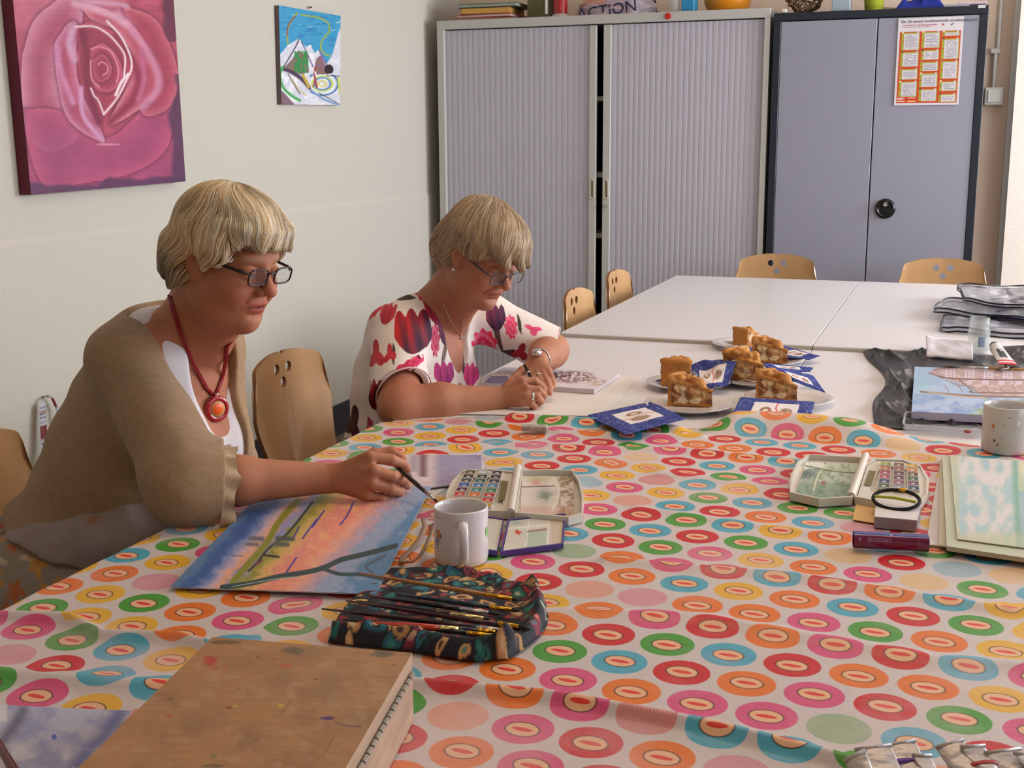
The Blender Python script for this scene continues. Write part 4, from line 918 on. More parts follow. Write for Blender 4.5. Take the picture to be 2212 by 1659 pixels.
st2 = [(850, 765, 14, 50, 12, 's', BR, '2c2420'), (874, 643, 70, 18, -12, 's', BR, '2c2420'), (1074, 722, 22, 84, 22, 's', BR, '6a4c4c'), (998, 778, 16, 84, 14, 's', BR, '5a3c50'), (960, 762, 14, 80, -4, 's', '8a6a5c', BR), (1098, 765, 44, 30, -40, 's', BR, '2c2024'), (1122, 700, 14, 46, 15, 's', BR, '2c2420'),
       (917, 634, 34, 60, 30, 'r', 'cc2446', 'e08098'), (938, 668, 26, 90, 22, 't', 'b41c30', '7a1430'), (956, 716, 16, 60, 10, 't', '7c1c48', '2c1438'), (940, 735, 20, 80, 0, 'r', 'b02444', 'e090a8'),
       (891, 712, 76, 110, 8, 't', 'c01c20', '3c1030'), (812, 768, 44, 74, 10, 'p', 'c03040', 'a82030'), (838, 675, 34, 56, -15, 't', 'c43a4c', 'b02c40'), (815, 668, 18, 62, -38, 'r', 'c02c38', 'd06070'), (842, 765, 30, 50, 0, 'p', 'c83040', 'b02030'), (832, 620, 20, 60, -40, 'p', 'b83040', 'a02030'),
       (808, 850, 44, 70, 0, 't', 'b01822', '5a0c18'), (757, 850, 46, 66, 14, 't', 'b01420', '6a0c1c'), (762, 918, 56, 96, 10, 'p', '4a0c18', '280812'), (800, 925, 30, 50, 20, 's', 'c05070', '902040'), (959, 806, 42, 58, 3, 't', 'b82c70', '8c2068'), (1018, 808, 32, 56, -6, 't', 'e04a84', 'b82c80'),
       (1048, 746, 58, 72, 8, 'r', 'e02858', 'f0a8b8'), (1071, 684, 42, 62, 5, 't', '7c2048', '34143c'), (1104, 706, 30, 58, 8, 'r', 'dc3464', 'e898b0'), (1152, 712, 44, 26, -20, 'p', 'cc2c60', 'e06890'), (1124, 762, 44, 40, 30, 'p', 'a81c34', '7c1428'), (884, 786, 58, 22, 32, 't', 'cc2c58', 'b01c40'), (866, 806, 40, 34, 20, 'p', '8c1c30', '5c2028'), (888, 812, 10, 60, -40, 's', BR, '8a6a60'), (890, 615, 34, 24, 20, 'p', 'b82030', '8c1828')]
sdfmesh('blouse', bl, .0021, m_blouse, p2, stampcol(st2), lambda P: .0028*n3(P, 16, 31)+.0015*np.sin(P[:, 1]*40+P[:, 2]*60), .004)
# turned-up sleeve band with a button tab
m_bb = mat('white_button', 'dcd6d4', .3)
P, g = hit(bl, 906, 771, .004, 2.2, True); MB().lathe([(0, -.002), (.0055, -.002), (.0062, 0), (.0055, .002), (.004, .0012), (0, .0012)], n=16).move(Fr(P, g, (0, 0, 1)).M() @ Matrix.Rotation(pi/2, 4, 'Y')).build('button', m_bb, p2, True)
tab = [hit(bl, x, y, .003, 2.2) for x, y in ((893, 772), (912, 766), (914, 780), (900, 792), (884, 800), (878, 790))]
pyd('sleeve_tab', tab, [(0, 1, 2, 3, 4, 5)], mat('magenta_tab', 'c82c60', .7), p2)
for c, u, r_ in ((cR+np.array((.012, 0, 0)), u2+np.array((.45, 0, 0)), .070), (cL, v2, .066)):
    u = u/np.linalg.norm(u); a = np.cross(u, (0, 0, 1.)); a /= np.linalg.norm(a); b = np.cross(a, u)
    MB().loop([c+(a*cos(t)+b*sin(t))*r_ for t in np.linspace(0, 2*pi, 40, endpoint=False)], .0022, 6).build('sleeve_hem', mat('blouse_hem', 'd0b4b4', .8), p2, True)
# trousers, legs
K2R, K2L = np.array((-1.05, 2.78, .54)), np.array((-1.05, 2.98, .54))
sdfmesh('trousers', [EL(Fr((-1.36, 2.89, .565), (1, -.1, 0)), (0, 0, 0), (.155, .19, .10))]+[q for K in (K2R, K2L) for q in (RC(W0, (-1.42, K[1]-.01, .55), K, .09, .068, k=.04), RC(W0, K, (-1.08, K[1], .10), .066, .055, k=.03))], .006, mat('dark_trousers', '2c2a34', .8), p2)
legs(p2, K2R, K2L, .2)
# silver chain, watch, ring
m_sil = mat('silver', 'd8d8d8', .2, 1)
nk = empty('necklace', (0, 0, 0)); nk.parent = p2
A = [hit(body2, x, y, .001, 2.2) for x, y in ((958, 655), (968, 680), (978, 700), (988, 718), (994, 726))]; B = [hit(body2, x, y, .001, 2.2) for x, y in ((994, 726), (997, 705), (1002, 690))]
MB().tube(A, .0009, 5).build('chain', m_sil, nk, True); MB().tube(B, .0009, 5).build('chain', m_sil, nk, True)
MB().lathe([(0, -.006), (.003, -.003), (.0025, .002), (0, .006)], n=10).move(Matrix.Translation(hit(body2, 994, 730, .004, 2.2))).build('pendant', m_sil, nk, True)
def band(name, c, ax, r, w, m, par, n=28):
    ax = ax/np.linalg.norm(ax); a = np.cross(ax, (0, 0, 1.)); a /= np.linalg.norm(a); b = np.cross(a, ax)
    return gridmesh(name, lambda U, V: [c[i]+ax[i]*(V-.5)*w+(a[i]*np.cos(U*2*pi)+b[i]*np.sin(U*2*pi))*(r+.0012*np.sin(V*pi)) for i in range(3)], n*2, 5, m, par)
wa = WL2-EL2; wc = WL2-wa/np.linalg.norm(wa)*.004
w_ = band('watch_band', wc, wa, .0295, .009, m_sil, p2)
P, g = hit(body2, 1160, 763, .005, 2.5, True); MB().lathe([(0, -.004), (.012, -.004), (.013, 0), (.011, .003), (0, .003)], n=24).move(Fr(P, g, wa).M() @ Matrix.Rotation(pi/2, 4, 'Y')).build('watch_case', m_sil, p2, True)
q0, q1 = sp2[3][0], sp2[3][1]; band('ring', q0+(q1-q0)*.62, q1-q0, .0112, .006, m_sil, p2, 14)
q0, q1 = sp_l[2][0], sp_l[2][1]; band('ring', q0+(q1-q0)*.5, q1-q0, .0108, .004, m_sil, p2, 14)
anchor(p2, (-1.42, 2.86, 0))
# pencil in the writing hand
a, b = dp(1133, 789, 3.02), dp(1176, 867, 2.955)
pn = empty('pencil', tuple(b), label='black and silver pencil in the right hand of the woman in the flowered blouse', cat='pencil'); d = Vector(a-b); 
MB().tube([d*.16, d*1.0], .0038, 10).build('barrel', mat('black_paint', '17171b', .3), pn, True)
MB().tube([(0, 0, 0), d*.04, d*.16], [.0006, .0012, .0036], 10).build('tip', mat('pencil_cone', 'c9a27a', .5), pn, True)
MB().tube([d*.78, d*.82], .0042, 10).build('ring_band', m_sil, pn, True)
# brush in the painting hand
a, b = dp(806, 966, 2.265), dp(948, 1087, 2.10)
br = empty('paintbrush', tuple(b), label='dark-handled paintbrush held over the mug by the woman in the cardigan', cat='paintbrush'); d = Vector(a-b)
MB().tube([d*.19, d*.3, d*.55, d*1.0], [.0032, .0042, .0038, .0018], 10).build('handle', mat('dark_lacquer', '1c1018', .2, coat=.5), br, True)
MB().tube([d*.06, d*.19], [.0026, .0034], 10).build('ferrule', mat('steel', 'c0c0c4', .2, 1), br, True)
MB().tube([(0, 0, 0), d*.02, d*.06], [.0004, .002, .0026], 8).build('bristles', mat('dark_bristle', '2c2420', .6), br, True)
# ------------------------------------------------------------------ things on the tables and walls
def pxof(x, y, z):
    v = np.stack([x-CAM[0], y-CAM[1], z-CAM[2]], -1); d = v@_fw; return 1106+F_PX*(v@_rt)/d, 829.5-F_PX*(v@_up)/d
def bil(Q, U, V):
    Q = [np.array(q, float) for q in Q]   # bl, br, tr, tl
    return [(Q[0][i]*(1-U)+Q[1][i]*U)*(1-V)+(Q[3][i]*(1-U)+Q[2][i]*U)*V for i in range(3)]
def paint_quad(name, Q, nu, nv, fn, m, parent=None, dz=None, flip=None, **k):
    """a picture surface; fn(x, y) gives its colours in the coordinates the picture was drawn in"""
    def pos(U, V):
        x, y, z = bil(Q, U, V)
        return (x, y, z+dz(U, V)) if dz else (x, y, z)
    def col(U, V): x, y, z = pos(U, V); return fn(*pxof(x, y, z))
    return gridmesh(name, pos, nu, nv, m, parent, col, **k)
def slab(mb, Q, t):
    """thin plate under a quad Q (bl, br, tr, tl)"""
    a = [mb.b.verts.new(Vector(q)) for q in Q]; b = [mb.b.verts.new(Vector(q)-Vector((0, 0, t))) for q in Q]
    mb.b.faces.new(a); mb.b.faces.new(b[::-1])
    for i in range(4): mb.b.faces.new((a[i], b[i], b[(i+1) % 4], a[(i+1) % 4]))
    return mb
def base(name, P, **k): return empty(name, tuple(map(float, P)), **k)
def done(t, P): anchor(t, tuple(map(float, P))); return t
m_print = mat('paint_print', 'VC', .5, bump=.15, bscale=200); m_pap = mat('white_paper', 'd6d2d6', .7); m_side = mat('canvas_side', 'b8b0b4', .7)

# --- rose canvas on the left wall
XC = XL+.045
bl, br = on_x(67, 421, XC), on_x(401, 392, XC); e1 = br-bl; e1[0] = 0; up_ = np.array((0, -e1[2], e1[1])); up_ /= np.linalg.norm(up_); H = np.linalg.norm(e1)*1.28
tr, tl = br+up_*H, bl+up_*H
def rose(x, y):
    n = vnoise(x/26, y/26, 11, 4); C = np.ones(x.shape+(3,))*hexc('a44860'); C = blend(C, 'b8506c', sstep(-.3, .6, n)); C = blend(C, '9a4478', .6*sstep(230, 400, y)); C = blend(C, 'c87890', .5*sstep(140, 0, y)*(x < 270))
    C = blend(C, '6a2a48', ((x < 62) & (y > 250))*.5+0*x); th = np.arctan2(y-150, x-222); r = np.hypot((x-222), (y-150)*.8)
    C = blend(C, 'bc4a5c', .7*np.exp(-(r/95)**2)); C = blend(C, '7c2440', .55*(.5+.5*np.sin(r*.17+th*2.0))*np.exp(-(r/75)**2)); C = blend(C, 'd4788c', .4*(.5+.5*np.sin(r*.17+th*2.0+2.2))*np.exp(-(r/60)**2))
    for P_, cd_, cl_, wd in (([(48, 120), (70, 50), (110, 10), (170, -20), (175, 60), (130, 120), (128, 200), (170, 290), (110, 330), (55, 290), (46, 200)], '9c3c58', 'cc8ca4', 26),
                       ([(54, 235), (62, 320), (100, 405), (185, 395), (290, 372), (362, 318), (374, 215), (344, 168), (305, 238), (224, 300), (130, 240)], '98406c', 'bc5478', 22),
                       ([(262, 10), (335, 40), (372, 110), (384, 165), (372, 225), (330, 250), (303, 236), (322, 165), (294, 85)], '9c344c', 'c86c7c', 14),
                       ([(118, 92), (150, 48), (170, 60), (163, 125), (176, 200), (226, 304), (150, 262), (124, 175)], 'a03c5c', 'cc88a8', 12),
                       ([(165, 0), (232, 22), (292, 60), (342, 152), (338, 202), (298, 238), (236, 266), (288, 150), (256, 70), (200, 45)], 'a83c50', 'd48898', 11),
                       ([(160, 60), (202, 48), (260, 84), (289, 146), (252, 216), (224, 250), (194, 205), (176, 120)], '8c2c44', 'c05468', 12),
                       ([(194, 112), (222, 93), (256, 126), (264, 172), (236, 198), (203, 186)], '98344c', 'c8607c', 9), ([(200, 130), (222, 118), (240, 138), (238, 165), (216, 178), (202, 160)], '8c2c44', 'c05c74', 7)):
        pp = spl(list(P_)+[P_[0]], 5); m = inpoly(x, y, [tuple(p) for p in pp]); d_ = seg_d(x, y, pp); k_ = m*(.5+.35*n*0+.4); C = blend(C, cd_, m*.75); C = blend(C, cl_, m*.85*np.exp(-(d_/wd)**1.3)); C = blend(C, '5c1c38', (~m)*.45*np.exp(-(d_/5)**2))
    for pts, w, c, k in (([(177, 69), (186, 120), (190, 180), (206, 240), (214, 262)], 9, '7c2240', 1), ([(250, 80), (296, 150), (290, 210), (240, 262)], 7, '8c2c48', 1), ([(158, 60), (150, 95), (160, 128)], 8, 'c894b0', .8), ([(122, 100), (130, 150), (158, 222)], 6, 'c07ca0', .9), ([(175, 190), (180, 250), (222, 304)], 5, 'c890b4', .8),
                         ([(255, 30), (292, 75), (318, 112), (341, 158), (340, 195), (308, 232)], 8, 'c8809c', .9), ([(160, 6), (235, 30), (272, 52)], 8, 'd098ac', .9), ([(180, 2), (262, 10), (276, 16)], 5, 'c890a8', .9), ([(305, 110), (312, 170), (300, 215)], 6, 'b86080', .9),
                         ([(163, 58), (202, 57), (231, 72), (253, 94), (270, 122), (268, 165)], 2.2, 'e8ccd4', .5), ([(231, 45), (262, 80), (281, 120), (284, 148), (272, 175), (253, 212), (224, 247)], 2.2, 'e8d0d8', .5), ([(196, 190), (204, 208), (212, 216), (224, 246)], 1.8, 'e8d0d8', .5), ([(250, 205), (262, 178), (277, 160)], 3, 'ecd8dc', .5),
                         ([(210, 312), (258, 312)], 1.5, 'd090a8', .5), ([(196, 106), (214, 101), (240, 112), (256, 150), (252, 178)], 1.6, 'd88898', .6), ([(196, 130), (198, 170), (214, 188)], 1.6, 'd88898', .6), ([(212, 140), (220, 134), (232, 142), (232, 156), (222, 162)], 1.4, 'd88898', .6)):
        C = stroke(C, x, y, pts, w, c, k)
    sh = sstep(-6, 6, x-(352+.05*y)-8*vnoise(y/40, y*0, 3, 2)-22*np.sin(np.clip((y-60)/190, 0, 1)*pi)*(y < 250)); C = blend(C, '5c2840', .85*sh*(y < 90)); C = blend(C, '503050', .85*sh*(y > 160))
    C = blend(C, '4c2c50', .8*sstep(-5, 5, y-(402-.045*x)-10*vnoise(x/30, x*0, 6, 2))); C = blend(C, 'a04c68', .0*x)
    return C*(1+.05*vnoise(x/40, y/3.5, 9, 3)+.05*n)[..., None]
t = base('canvas_picture', bl, label='large canvas print of a close-up pink rose on the left wall', cat='picture')
mb = MB(); off = np.array((.042, 0, 0)); slabQ = [bl, br, tr, tl]
a = [mb.b.verts.new(Vector(q-np.array((.001, 0, 0)))) for q in slabQ]; b = [mb.b.verts.new(Vector(q-off)) for q in slabQ]; mb.b.faces.new(a); mb.b.faces.new(b[::-1])
for i in range(4): mb.b.faces.new((a[i], b[i], b[(i+1) % 4], a[(i+1) % 4]))
mb.build('stretcher_canvas', mat('maroon_canvas', '641c30', .7, bump=.2, bscale=300), t)
paint_quad('print', [bl, br, tr, tl], 260, 330, rose, m_print, t, smooth=False); done(t, bl)
# --- small mountain painting
XC = XL+.022; q = [on_x(a/2.765, b/2.765, XC) for a, b in ((1682, 624), (2030, 628), (2035, 95), (1665, 32))]
for p in q: pass
def mount(x, y):
    x, y = x*2.765, y*2.765; C = np.ones(x.shape+(3,))*hexc('3c9cc8'); C = blend(C, '2878b4', .7*sstep(.1, .5, vnoise(x/60, y/9, 2, 3))); C = blend(C, 'd8e8f0', .7*sstep(.45, .7, vnoise(x/45, y/8, 5, 3)))
    C = stroke(C, x, y, [(1775, 80), (1730, 140), (1715, 200), (1720, 260)], 5, 'a8a430'); C = stroke(C, x, y, [(1765, 95), (1722, 150), (1716, 215)], 3, '8c3c3c'); C = stroke(C, x, y, [(1800, 90), (1900, 105), (1960, 140), (1965, 190), (1920, 250), (1925, 310), (1970, 335)], 5, '9cac4c')
    P = [(1660, 340), (1720, 270), (1785, 230), (1830, 285), (1855, 265), (1880, 320), (1905, 295), (1950, 380), (1985, 330), (2025, 180), (2050, 180), (2050, 650), (1660, 650)]; m = inpoly(x, y, P); C[m] = hexc('d4d6e2'); C = blend(C, 'f0f0f4', m*sstep(-.1, .5, vnoise(x/30, y/30, 8, 3)))
    C = stroke(C, x, y, [(1785, 235), (1760, 290), (1700, 390), (1690, 420)], 3.5, '4c3c4c'); C = stroke(C, x, y, [(1800, 250), (1830, 310), (1870, 400)], 3.5, '6c5c8c'); C = stroke(C, x, y, [(1905, 300), (1930, 350), (1960, 400)], 4, '7c5c9c')
    m = inpoly(x, y, [(1740, 360), (1780, 300), (1840, 330), (1845, 430), (1800, 445), (1740, 430), (1700, 400)]); C = blend(C, '6c5444', m*.8); C = blend(C, '2c8c48', (np.abs(x-1800) < 42)*(np.abs(y-370) < 65)*(.9*(vnoise(x/7, y/30, 3, 2) > -.3)))
    m = inpoly(x, y, [(1870, 440), (1890, 350), (1915, 330), (1950, 400), (1975, 440), (1900, 450)]); C = blend(C, '74503c', m*.8); C = blend(C, '8c5c9c', .6*m*(vnoise(x/12, y/12, 4, 2) > .1))
    m = np.hypot((x-1965), (y-415)*.9) < 27; C[m & (y < 440)] = hexc('2c1c24'); C = stroke(C, x, y, [(1690, 410), (1740, 430), (1800, 470), (1850, 525)], 11, '4c3450'); C = stroke(C, x, y, [(1810, 450), (1830, 490), (1845, 520)], 8, 'c8a838')
    C = stroke(C, x, y, [(1688, 400), (1672, 450), (1690, 520), (1740, 570), (1790, 600)], 8, '4ca858'); C = stroke(C, x, y, [(1720, 440), (1760, 510), (1790, 560)], 3, '5c4c54'); C = stroke(C, x, y, [(1740, 470), (1790, 540), (1830, 570)], 3, 'c8b060')
    for r_, c in ((22, 'd8d070'), (48, '5c8cb8'), (70, 'e8f0f4'), (92, '4c7cac'), (60, 'c8d46c')):
        d = np.abs(np.hypot((x-1925)/1.35, (y-500))-r_*.75); C = blend(C, c, (1-sstep(3, 6, d))*(x > 1870-r_*.2)*(y > 445)*(y < 600))
    C = stroke(C, x, y, [(1885, 400), (1880, 460), (1893, 520)], 6, 'a83c40'); C = stroke(C, x, y, [(1882, 430), (1890, 455)], 5, 'f0e8e8'); C = stroke(C, x, y, [(1880, 480), (1868, 520)], 3, 'a83c40')
    for k in range(14): C = blend(C, '202028', 1-sstep(3, 5, np.hypot(x-(1905+k*10), y-(555+k*5.5))))
    for k in range(8): C = blend(C, '202028', 1-sstep(3, 5, np.hypot(x-(1955+k*10), y-(452+k*.5))))
    C = blend(C, '6c4858', inpoly(x, y, [(1660, 530), (1690, 545), (1760, 625), (1660, 640)])*.8); C = stroke(C, x, y, [(2020, 470), (2032, 560)], 6, 'c8d44c')
    C = stroke(C, x, y, [(1860, 540), (1930, 590), (2030, 630)], 6, '7c9cc8'); return C
t = base('canvas_picture', q[0], label='small painting of white mountains under a blue sky hanging on the left wall', cat='picture')
mb = MB(); a = [mb.b.verts.new(Vector(p-np.array((.001, 0, 0)))) for p in q]; b = [mb.b.verts.new(Vector(p-np.array((.02, 0, 0)))) for p in q]; mb.b.faces.new(a); mb.b.faces.new(b[::-1])
for i in range(4): mb.b.faces.new((a[i], b[i], b[(i+1) % 4], a[(i+1) % 4]))
mb.build('stretcher_canvas', mat('painted_side', '6c5a5c', .7), t); paint_quad('print', q, 130, 180, mount, m_print, t, smooth=False)
n_ = on_x(668, 17, XL+.01); MB().tube([n_+np.array((-.01, 0, .0)), n_+np.array((.012, 0, .004))], .004, 8).build('nail', mat('steel'), t); done(t, q[0])

# --- watercolour sheet the first woman works on
ZP = .768
q = [on_z(367, 1268, .762), on_z(812, 1283, .764), on_z(932, 1050, .768)]; q.append(q[0]+q[2]-q[1])
def sunset(x, y):
    X, Y = (x-350)*3.687, (y-1000)*3.687; n = vnoise(x/18, y/9, 21, 4); s = (X+Y*1.0)   # runs across the bands
    s = X+.95*(Y-1000)+n*60; C = np.ones(x.shape+(3,))*hexc('5878a0')
    for a, c in ((130, '3c5c98'), (260, '7c88b8'), (330, 'c8a8b4'), (400, 'e0a07c'), (470, '8c8cbc'), (540, 'a09cc4'), (560, '8c8838'), (640, 'c8a860'), (700, 'd8a068'), (760, 'e08c7c'), (900, 'e89078'), (1000, 'e4a090'), (1100, 'c09cac'), (1220, '90a0c0'), (1400, '5c84b0'), (1750, '446c9c'), (2100, '5478a4')):
        C = blend(C, c, sstep(a-45, a+45, s))
    C = blend(C, 'b8b4cc', .4*sstep(.2, .6, vnoise(x/30, y/12, 24, 3))*(s > 1100)); C = blend(C, 'e8b880', .5*sstep(.1, .5, vnoise(x/24, y/14, 26, 3))*(s > 740)*(s < 1050))
    C = stroke(C, X, Y, [(1200, 310), (1100, 440), (980, 580), (850, 680), (760, 790), (690, 860)], 9, '343c38', .3); C = stroke(C, X, Y, [(1080, 300), (930, 470), (830, 640), (700, 790), (560, 950)], 24, '86862c', .4)
    C = stroke(C, X, Y, [(920, 600), (1040, 605)], 18, '4c5450', .7); C = stroke(C, X, Y, [(900, 645), (1000, 650)], 16, '54605c', .7); C = stroke(C, X, Y, [(700, 600), (800, 605)], 18, '6c6c78', .8); C = stroke(C, X, Y, [(670, 645), (760, 650)], 14, '70707c', .8)
    C = stroke(C, X, Y, [(820, 735), (930, 748)], 8, '2c2428'); C = stroke(C, X, Y, [(560, 740), (650, 740)], 3, '5c5468'); C = stroke(C, X, Y, [(740, 815), (790, 775)], 10, '6c3848')
    for p in ([(1520, 320), (1480, 410), (1420, 490)], [(1070, 755), (1040, 800), (990, 870)], [(1290, 380), (1200, 510)], [(1230, 450), (1120, 600)], [(1090, 510), (1050, 590)]): C = stroke(C, X, Y, p, 7, '54409a', .3)
    C = stroke(C, X, Y, [(480, 990), (700, 960), (930, 905), (1150, 870), (1300, 830), (1430, 770), (1600, 730), (1860, 660)], 20, '2c4448', .22); C = stroke(C, X, Y, [(1300, 850), (1420, 885), (1600, 890), (1780, 930)], 15, '2c4850', .22); C = stroke(C, X, Y, [(560, 985), (900, 925), (1100, 905)], 4, '98a8a0', .8)
    C = stroke(C, X, Y, [(1780, 735), (1660, 800), (1620, 830), (1680, 880)], 8, '4c5c70', .8)
    return C*(1+.05*vnoise(x/5, y/5, 4, 2))[..., None]
t = base('watercolour_painting', q[0], label='watercolour sheet with orange and blue sunset bands under the painting woman\'s hand', cat='painting')
slab(MB(), [p-np.array((0, 0, .0006)) for p in q], .0008).build('paper_sheet', m_pap, t); paint_quad('painted_surface', q, 260, 300, sunset, m_print, t, smooth=False); done(t, q[0])
# --- photo print and white note below it
q = [on_z(903, 1056, .762), on_z(1050, 1038, .762), on_z(1043, 980, .762), on_z(868, 983, .762)]
def photo(x, y):
    C = np.ones(x.shape+(3,))*hexc('9c94b4'); C = blend(C, 'd4c4c8', sstep(955, 925, x)); C = blend(C, '7c5c68', np.exp(-((x-914)/9)**2)*(y < 1030)); C = blend(C, '88849c', .6*np.exp(-((x-893)/10)**2)*(y < 1020))
    C = blend(C, '6c6c94', .5*sstep(1005, 1035, x)*sstep(1000, 985, y)); C = blend(C, 'd8d0dc', .8*((x > 1040) | (y < 983))); return C*(1+.06*vnoise(x/20, y/2.5, 6, 3))[..., None]
t = base('photo_print', q[0], label='small grey-violet photo print lying behind the paint palette by the woman\'s hand', cat='photo')
slab(MB(), [p-np.array((0, 0, .0005)) for p in q], .001).build('paper_sheet', m_pap, t); paint_quad('picture', q, 110, 60, photo, m_print, t, smooth=False); done(t, q[0])
q = [on_z(880, 1066, .7565), on_z(930, 1078, .7565), on_z(968, 1050, .7565), on_z(880, 1015, .7565)]
finish(slab(MB(), q, .001).build('paper_scrap', m_pap), 'small white paper scrap sticking out under the photo print by the brush', 'paper')

# --- mugs
def mug(name, c, r, h, hd, label, mcol, specks):
    t = base(name, c, label=label, cat='mug'); m = mat(mcol[0], mcol[1], .18, coat=.3)
    MB().lathe([(0, .002), (r*.86, .002), (r*.90, 0), (r*.97, .004), (r, .012), (r, h-.003), (r-.0012, h), (r-.003, h-.002), (r-.0042, h-.01), (r-.0045, .012), (r-.009, .007), (0, .006)], n=48).build('body', m, t, True)
    d = Vector((cos(hd), sin(hd), 0)); pts = [d*(r-.003)+Vector((0, 0, h*.80)), d*(r+.012)+Vector((0, 0, h*.84)), d*(r+.024)+Vector((0, 0, h*.74)), d*(r+.028)+Vector((0, 0, h*.52)), d*(r+.022)+Vector((0, 0, h*.30)), d*(r+.008)+Vector((0, 0, h*.17)), d*(r-.003)+Vector((0, 0, h*.16))]
    MB().tube(pts, .0075, 10, flat=(.75, 1)).build('handle', m, t, True)
    MB().lathe([(0, h*.62), (r-.0045, h*.62)], n=32).build('water', mat('murky_water', 'a8a0a4', .05, spec=.6), t)
    for i, (a, z, s, cc) in enumerate(specks):
        D = Vector((cos(a), sin(a), 0)); p = D*(r+.0002); u = Vector((-sin(a), cos(a), 0))
        pyd('paint_mark', [p+u*s*cos(q)+Vector((0, 0, z+s*1.4*sin(q)*(1+.4*sin(3*q)))) for q in np.linspace(0, 2*pi, 9)[:-1]], [tuple(range(8))], mat('mark_'+cc, cc, .5), t)
    return t
cm = on_z(997, 1211, tz(-.69, 1.66)); ang = math.atan2(-_fw[1], -_fw[0])
mug('mug', cm, .0418, .089, ang+.10, 'white mug with its handle towards the viewer, beside the brush roll', ('white_ceramic', 'd2ccce'), [(ang-.95, .052, .006, 'c88a4a'), (ang-.80, .050, .003, 'b87a50'), (ang+1.25, .052, .006, '7cb060'), (ang-1.0, .040, .005, '9c98b0'), (ang-.9, .078, .001, '8c4a38'), (ang-.7, .030, .001, '8c6a58')])
cm = on_z(2170, 974, tz(.11, 2.63))
mug('mug', cm, .047, .098, ang+2.2, 'paint-speckled white mug at the right edge above the pad of sheets', ('speckled_ceramic', 'c4c0be'), [(ang-.95, .060, .0035, 'c87a50'), (ang-.3, .08, .0012, '4a4a50'), (ang-.85, .03, .0022, '5a4038'), (ang-.7, .022, .0018, '4a4440'), (ang-.5, .064, .001, '4a6a5a'), (ang+.1, .068, .004, 'e4dede'), (ang-.9, .05, .001, '6a4a40'), (ang-.55, .036, .001, '4a5a6a')])

# --- watercolour boxes
m_pal = mat('palette_plastic', 'cfc8bc', .3); m_wc = mat('wet_paint', 'VC', .25)
def tray(name, pts, z0, h, wall, parent, m):
    P = np.array([p[:2] for p in pts]); c = P.mean(0); d = P-c; I = c+d*(1-wall/np.linalg.norm(d, axis=1, keepdims=True)); n = len(P); mb = MB(); V = []
    for A, z in ((P, z0), (P, z0+h), (I, z0+h), (I, z0+.0035)): V.append([mb.b.verts.new((a[0], a[1], z)) for a in A])
    for A, B in zip(V, V[1:]):
        for k in range(n): mb.b.faces.new((A[k], A[(k+1) % n], B[(k+1) % n], B[k]))
    mb.b.faces.new(V[0][::-1]); mb.b.faces.new(V[3]); mb.b.normal_update()
    return mb.build(name, m, parent, auto=35)
def palette(pans_out, lid_out, pan_q, rows, lid_q, lidfn, hinge, slot, z0, label):
    zt = z0+.016; W = lambda L: [on_z(x, y, zt) for x, y in L]
    t = base('paint_box', W(pans_out)[0]*[1, 1, 0]+[0, 0, z0], label=label, cat='paint box')
    b = tray('pan_tray', W(pans_out), z0, .014, .006, t, m_pal); l = tray('lid', W(lid_out), z0, .015, .005, t, m_pal)
    inner = tray('deck', [np.mean(W(pans_out), 0)+(p-np.mean(W(pans_out), 0))*.93 for p in W(pans_out)], z0+.004, .0075, .04, t, m_pal)
    Q = W(pan_q); nr, nc = len(rows), len(rows[0]); r = np.random.RandomState(7)
    for i in range(nr):
        for j in range(nc):
            u0, u1, v0, v1 = j/nc+.03, (j+1)/nc-.03, 1-(i+1)/nr+.015, 1-i/nr-.015; q = [bil(Q, u, v) for u, v in ((u0, v0), (u1, v0), (u1, v1), (u0, v1))]
            q = [np.array([float(a) for a in p]) for p in q]; c = np.mean(q, 0); zz = z0+.0158
            pn = tray('pan', q, z0+.0115, .0045, .0012, t, mat('pan_white', 'cfc9c4', .3))
            cc = rows[i][j]; V = [c]+[c+(p-c)*.86 for p in q]; V = [(v[0], v[1], zz-.0004*(k == 0)*3) for k, v in enumerate(V)]
            pyd('paint_cake', V, [(0, 1, 2), (0, 2, 3), (0, 3, 4), (0, 4, 1)], mat('pan_paint_'+cc, cc, .22, var=.35, vscale=200), pn)
    LQ = [p*[1, 1, 0]+[0, 0, z0+.0065] for p in W(lid_q)]; paint_quad('mixing_wells', LQ, 80, 60, lidfn, m_wc, t, dz=lambda U, V: -.0012*np.abs(np.sin(U*2*pi))*np.abs(np.sin(V*2*pi)))
    (hx0, hy0), (hx1, hy1) = hinge; a, c = on_z(hx0, hy0, zt-.004), on_z(hx1, hy1, zt-.004); MB().tube([a, c], .0075, 14).build('hinge', m_pal, t, auto=40)
    S = W(slot); v = [(p[0], p[1], z0+.0127) for p in S]; pyd('thumb_well', v, [tuple(range(len(v)))], mat('olive_stain', '6c6438', .4), t)
    return done(t, W(pans_out)[0]*[1, 1, 0]+[0, 0, z0])
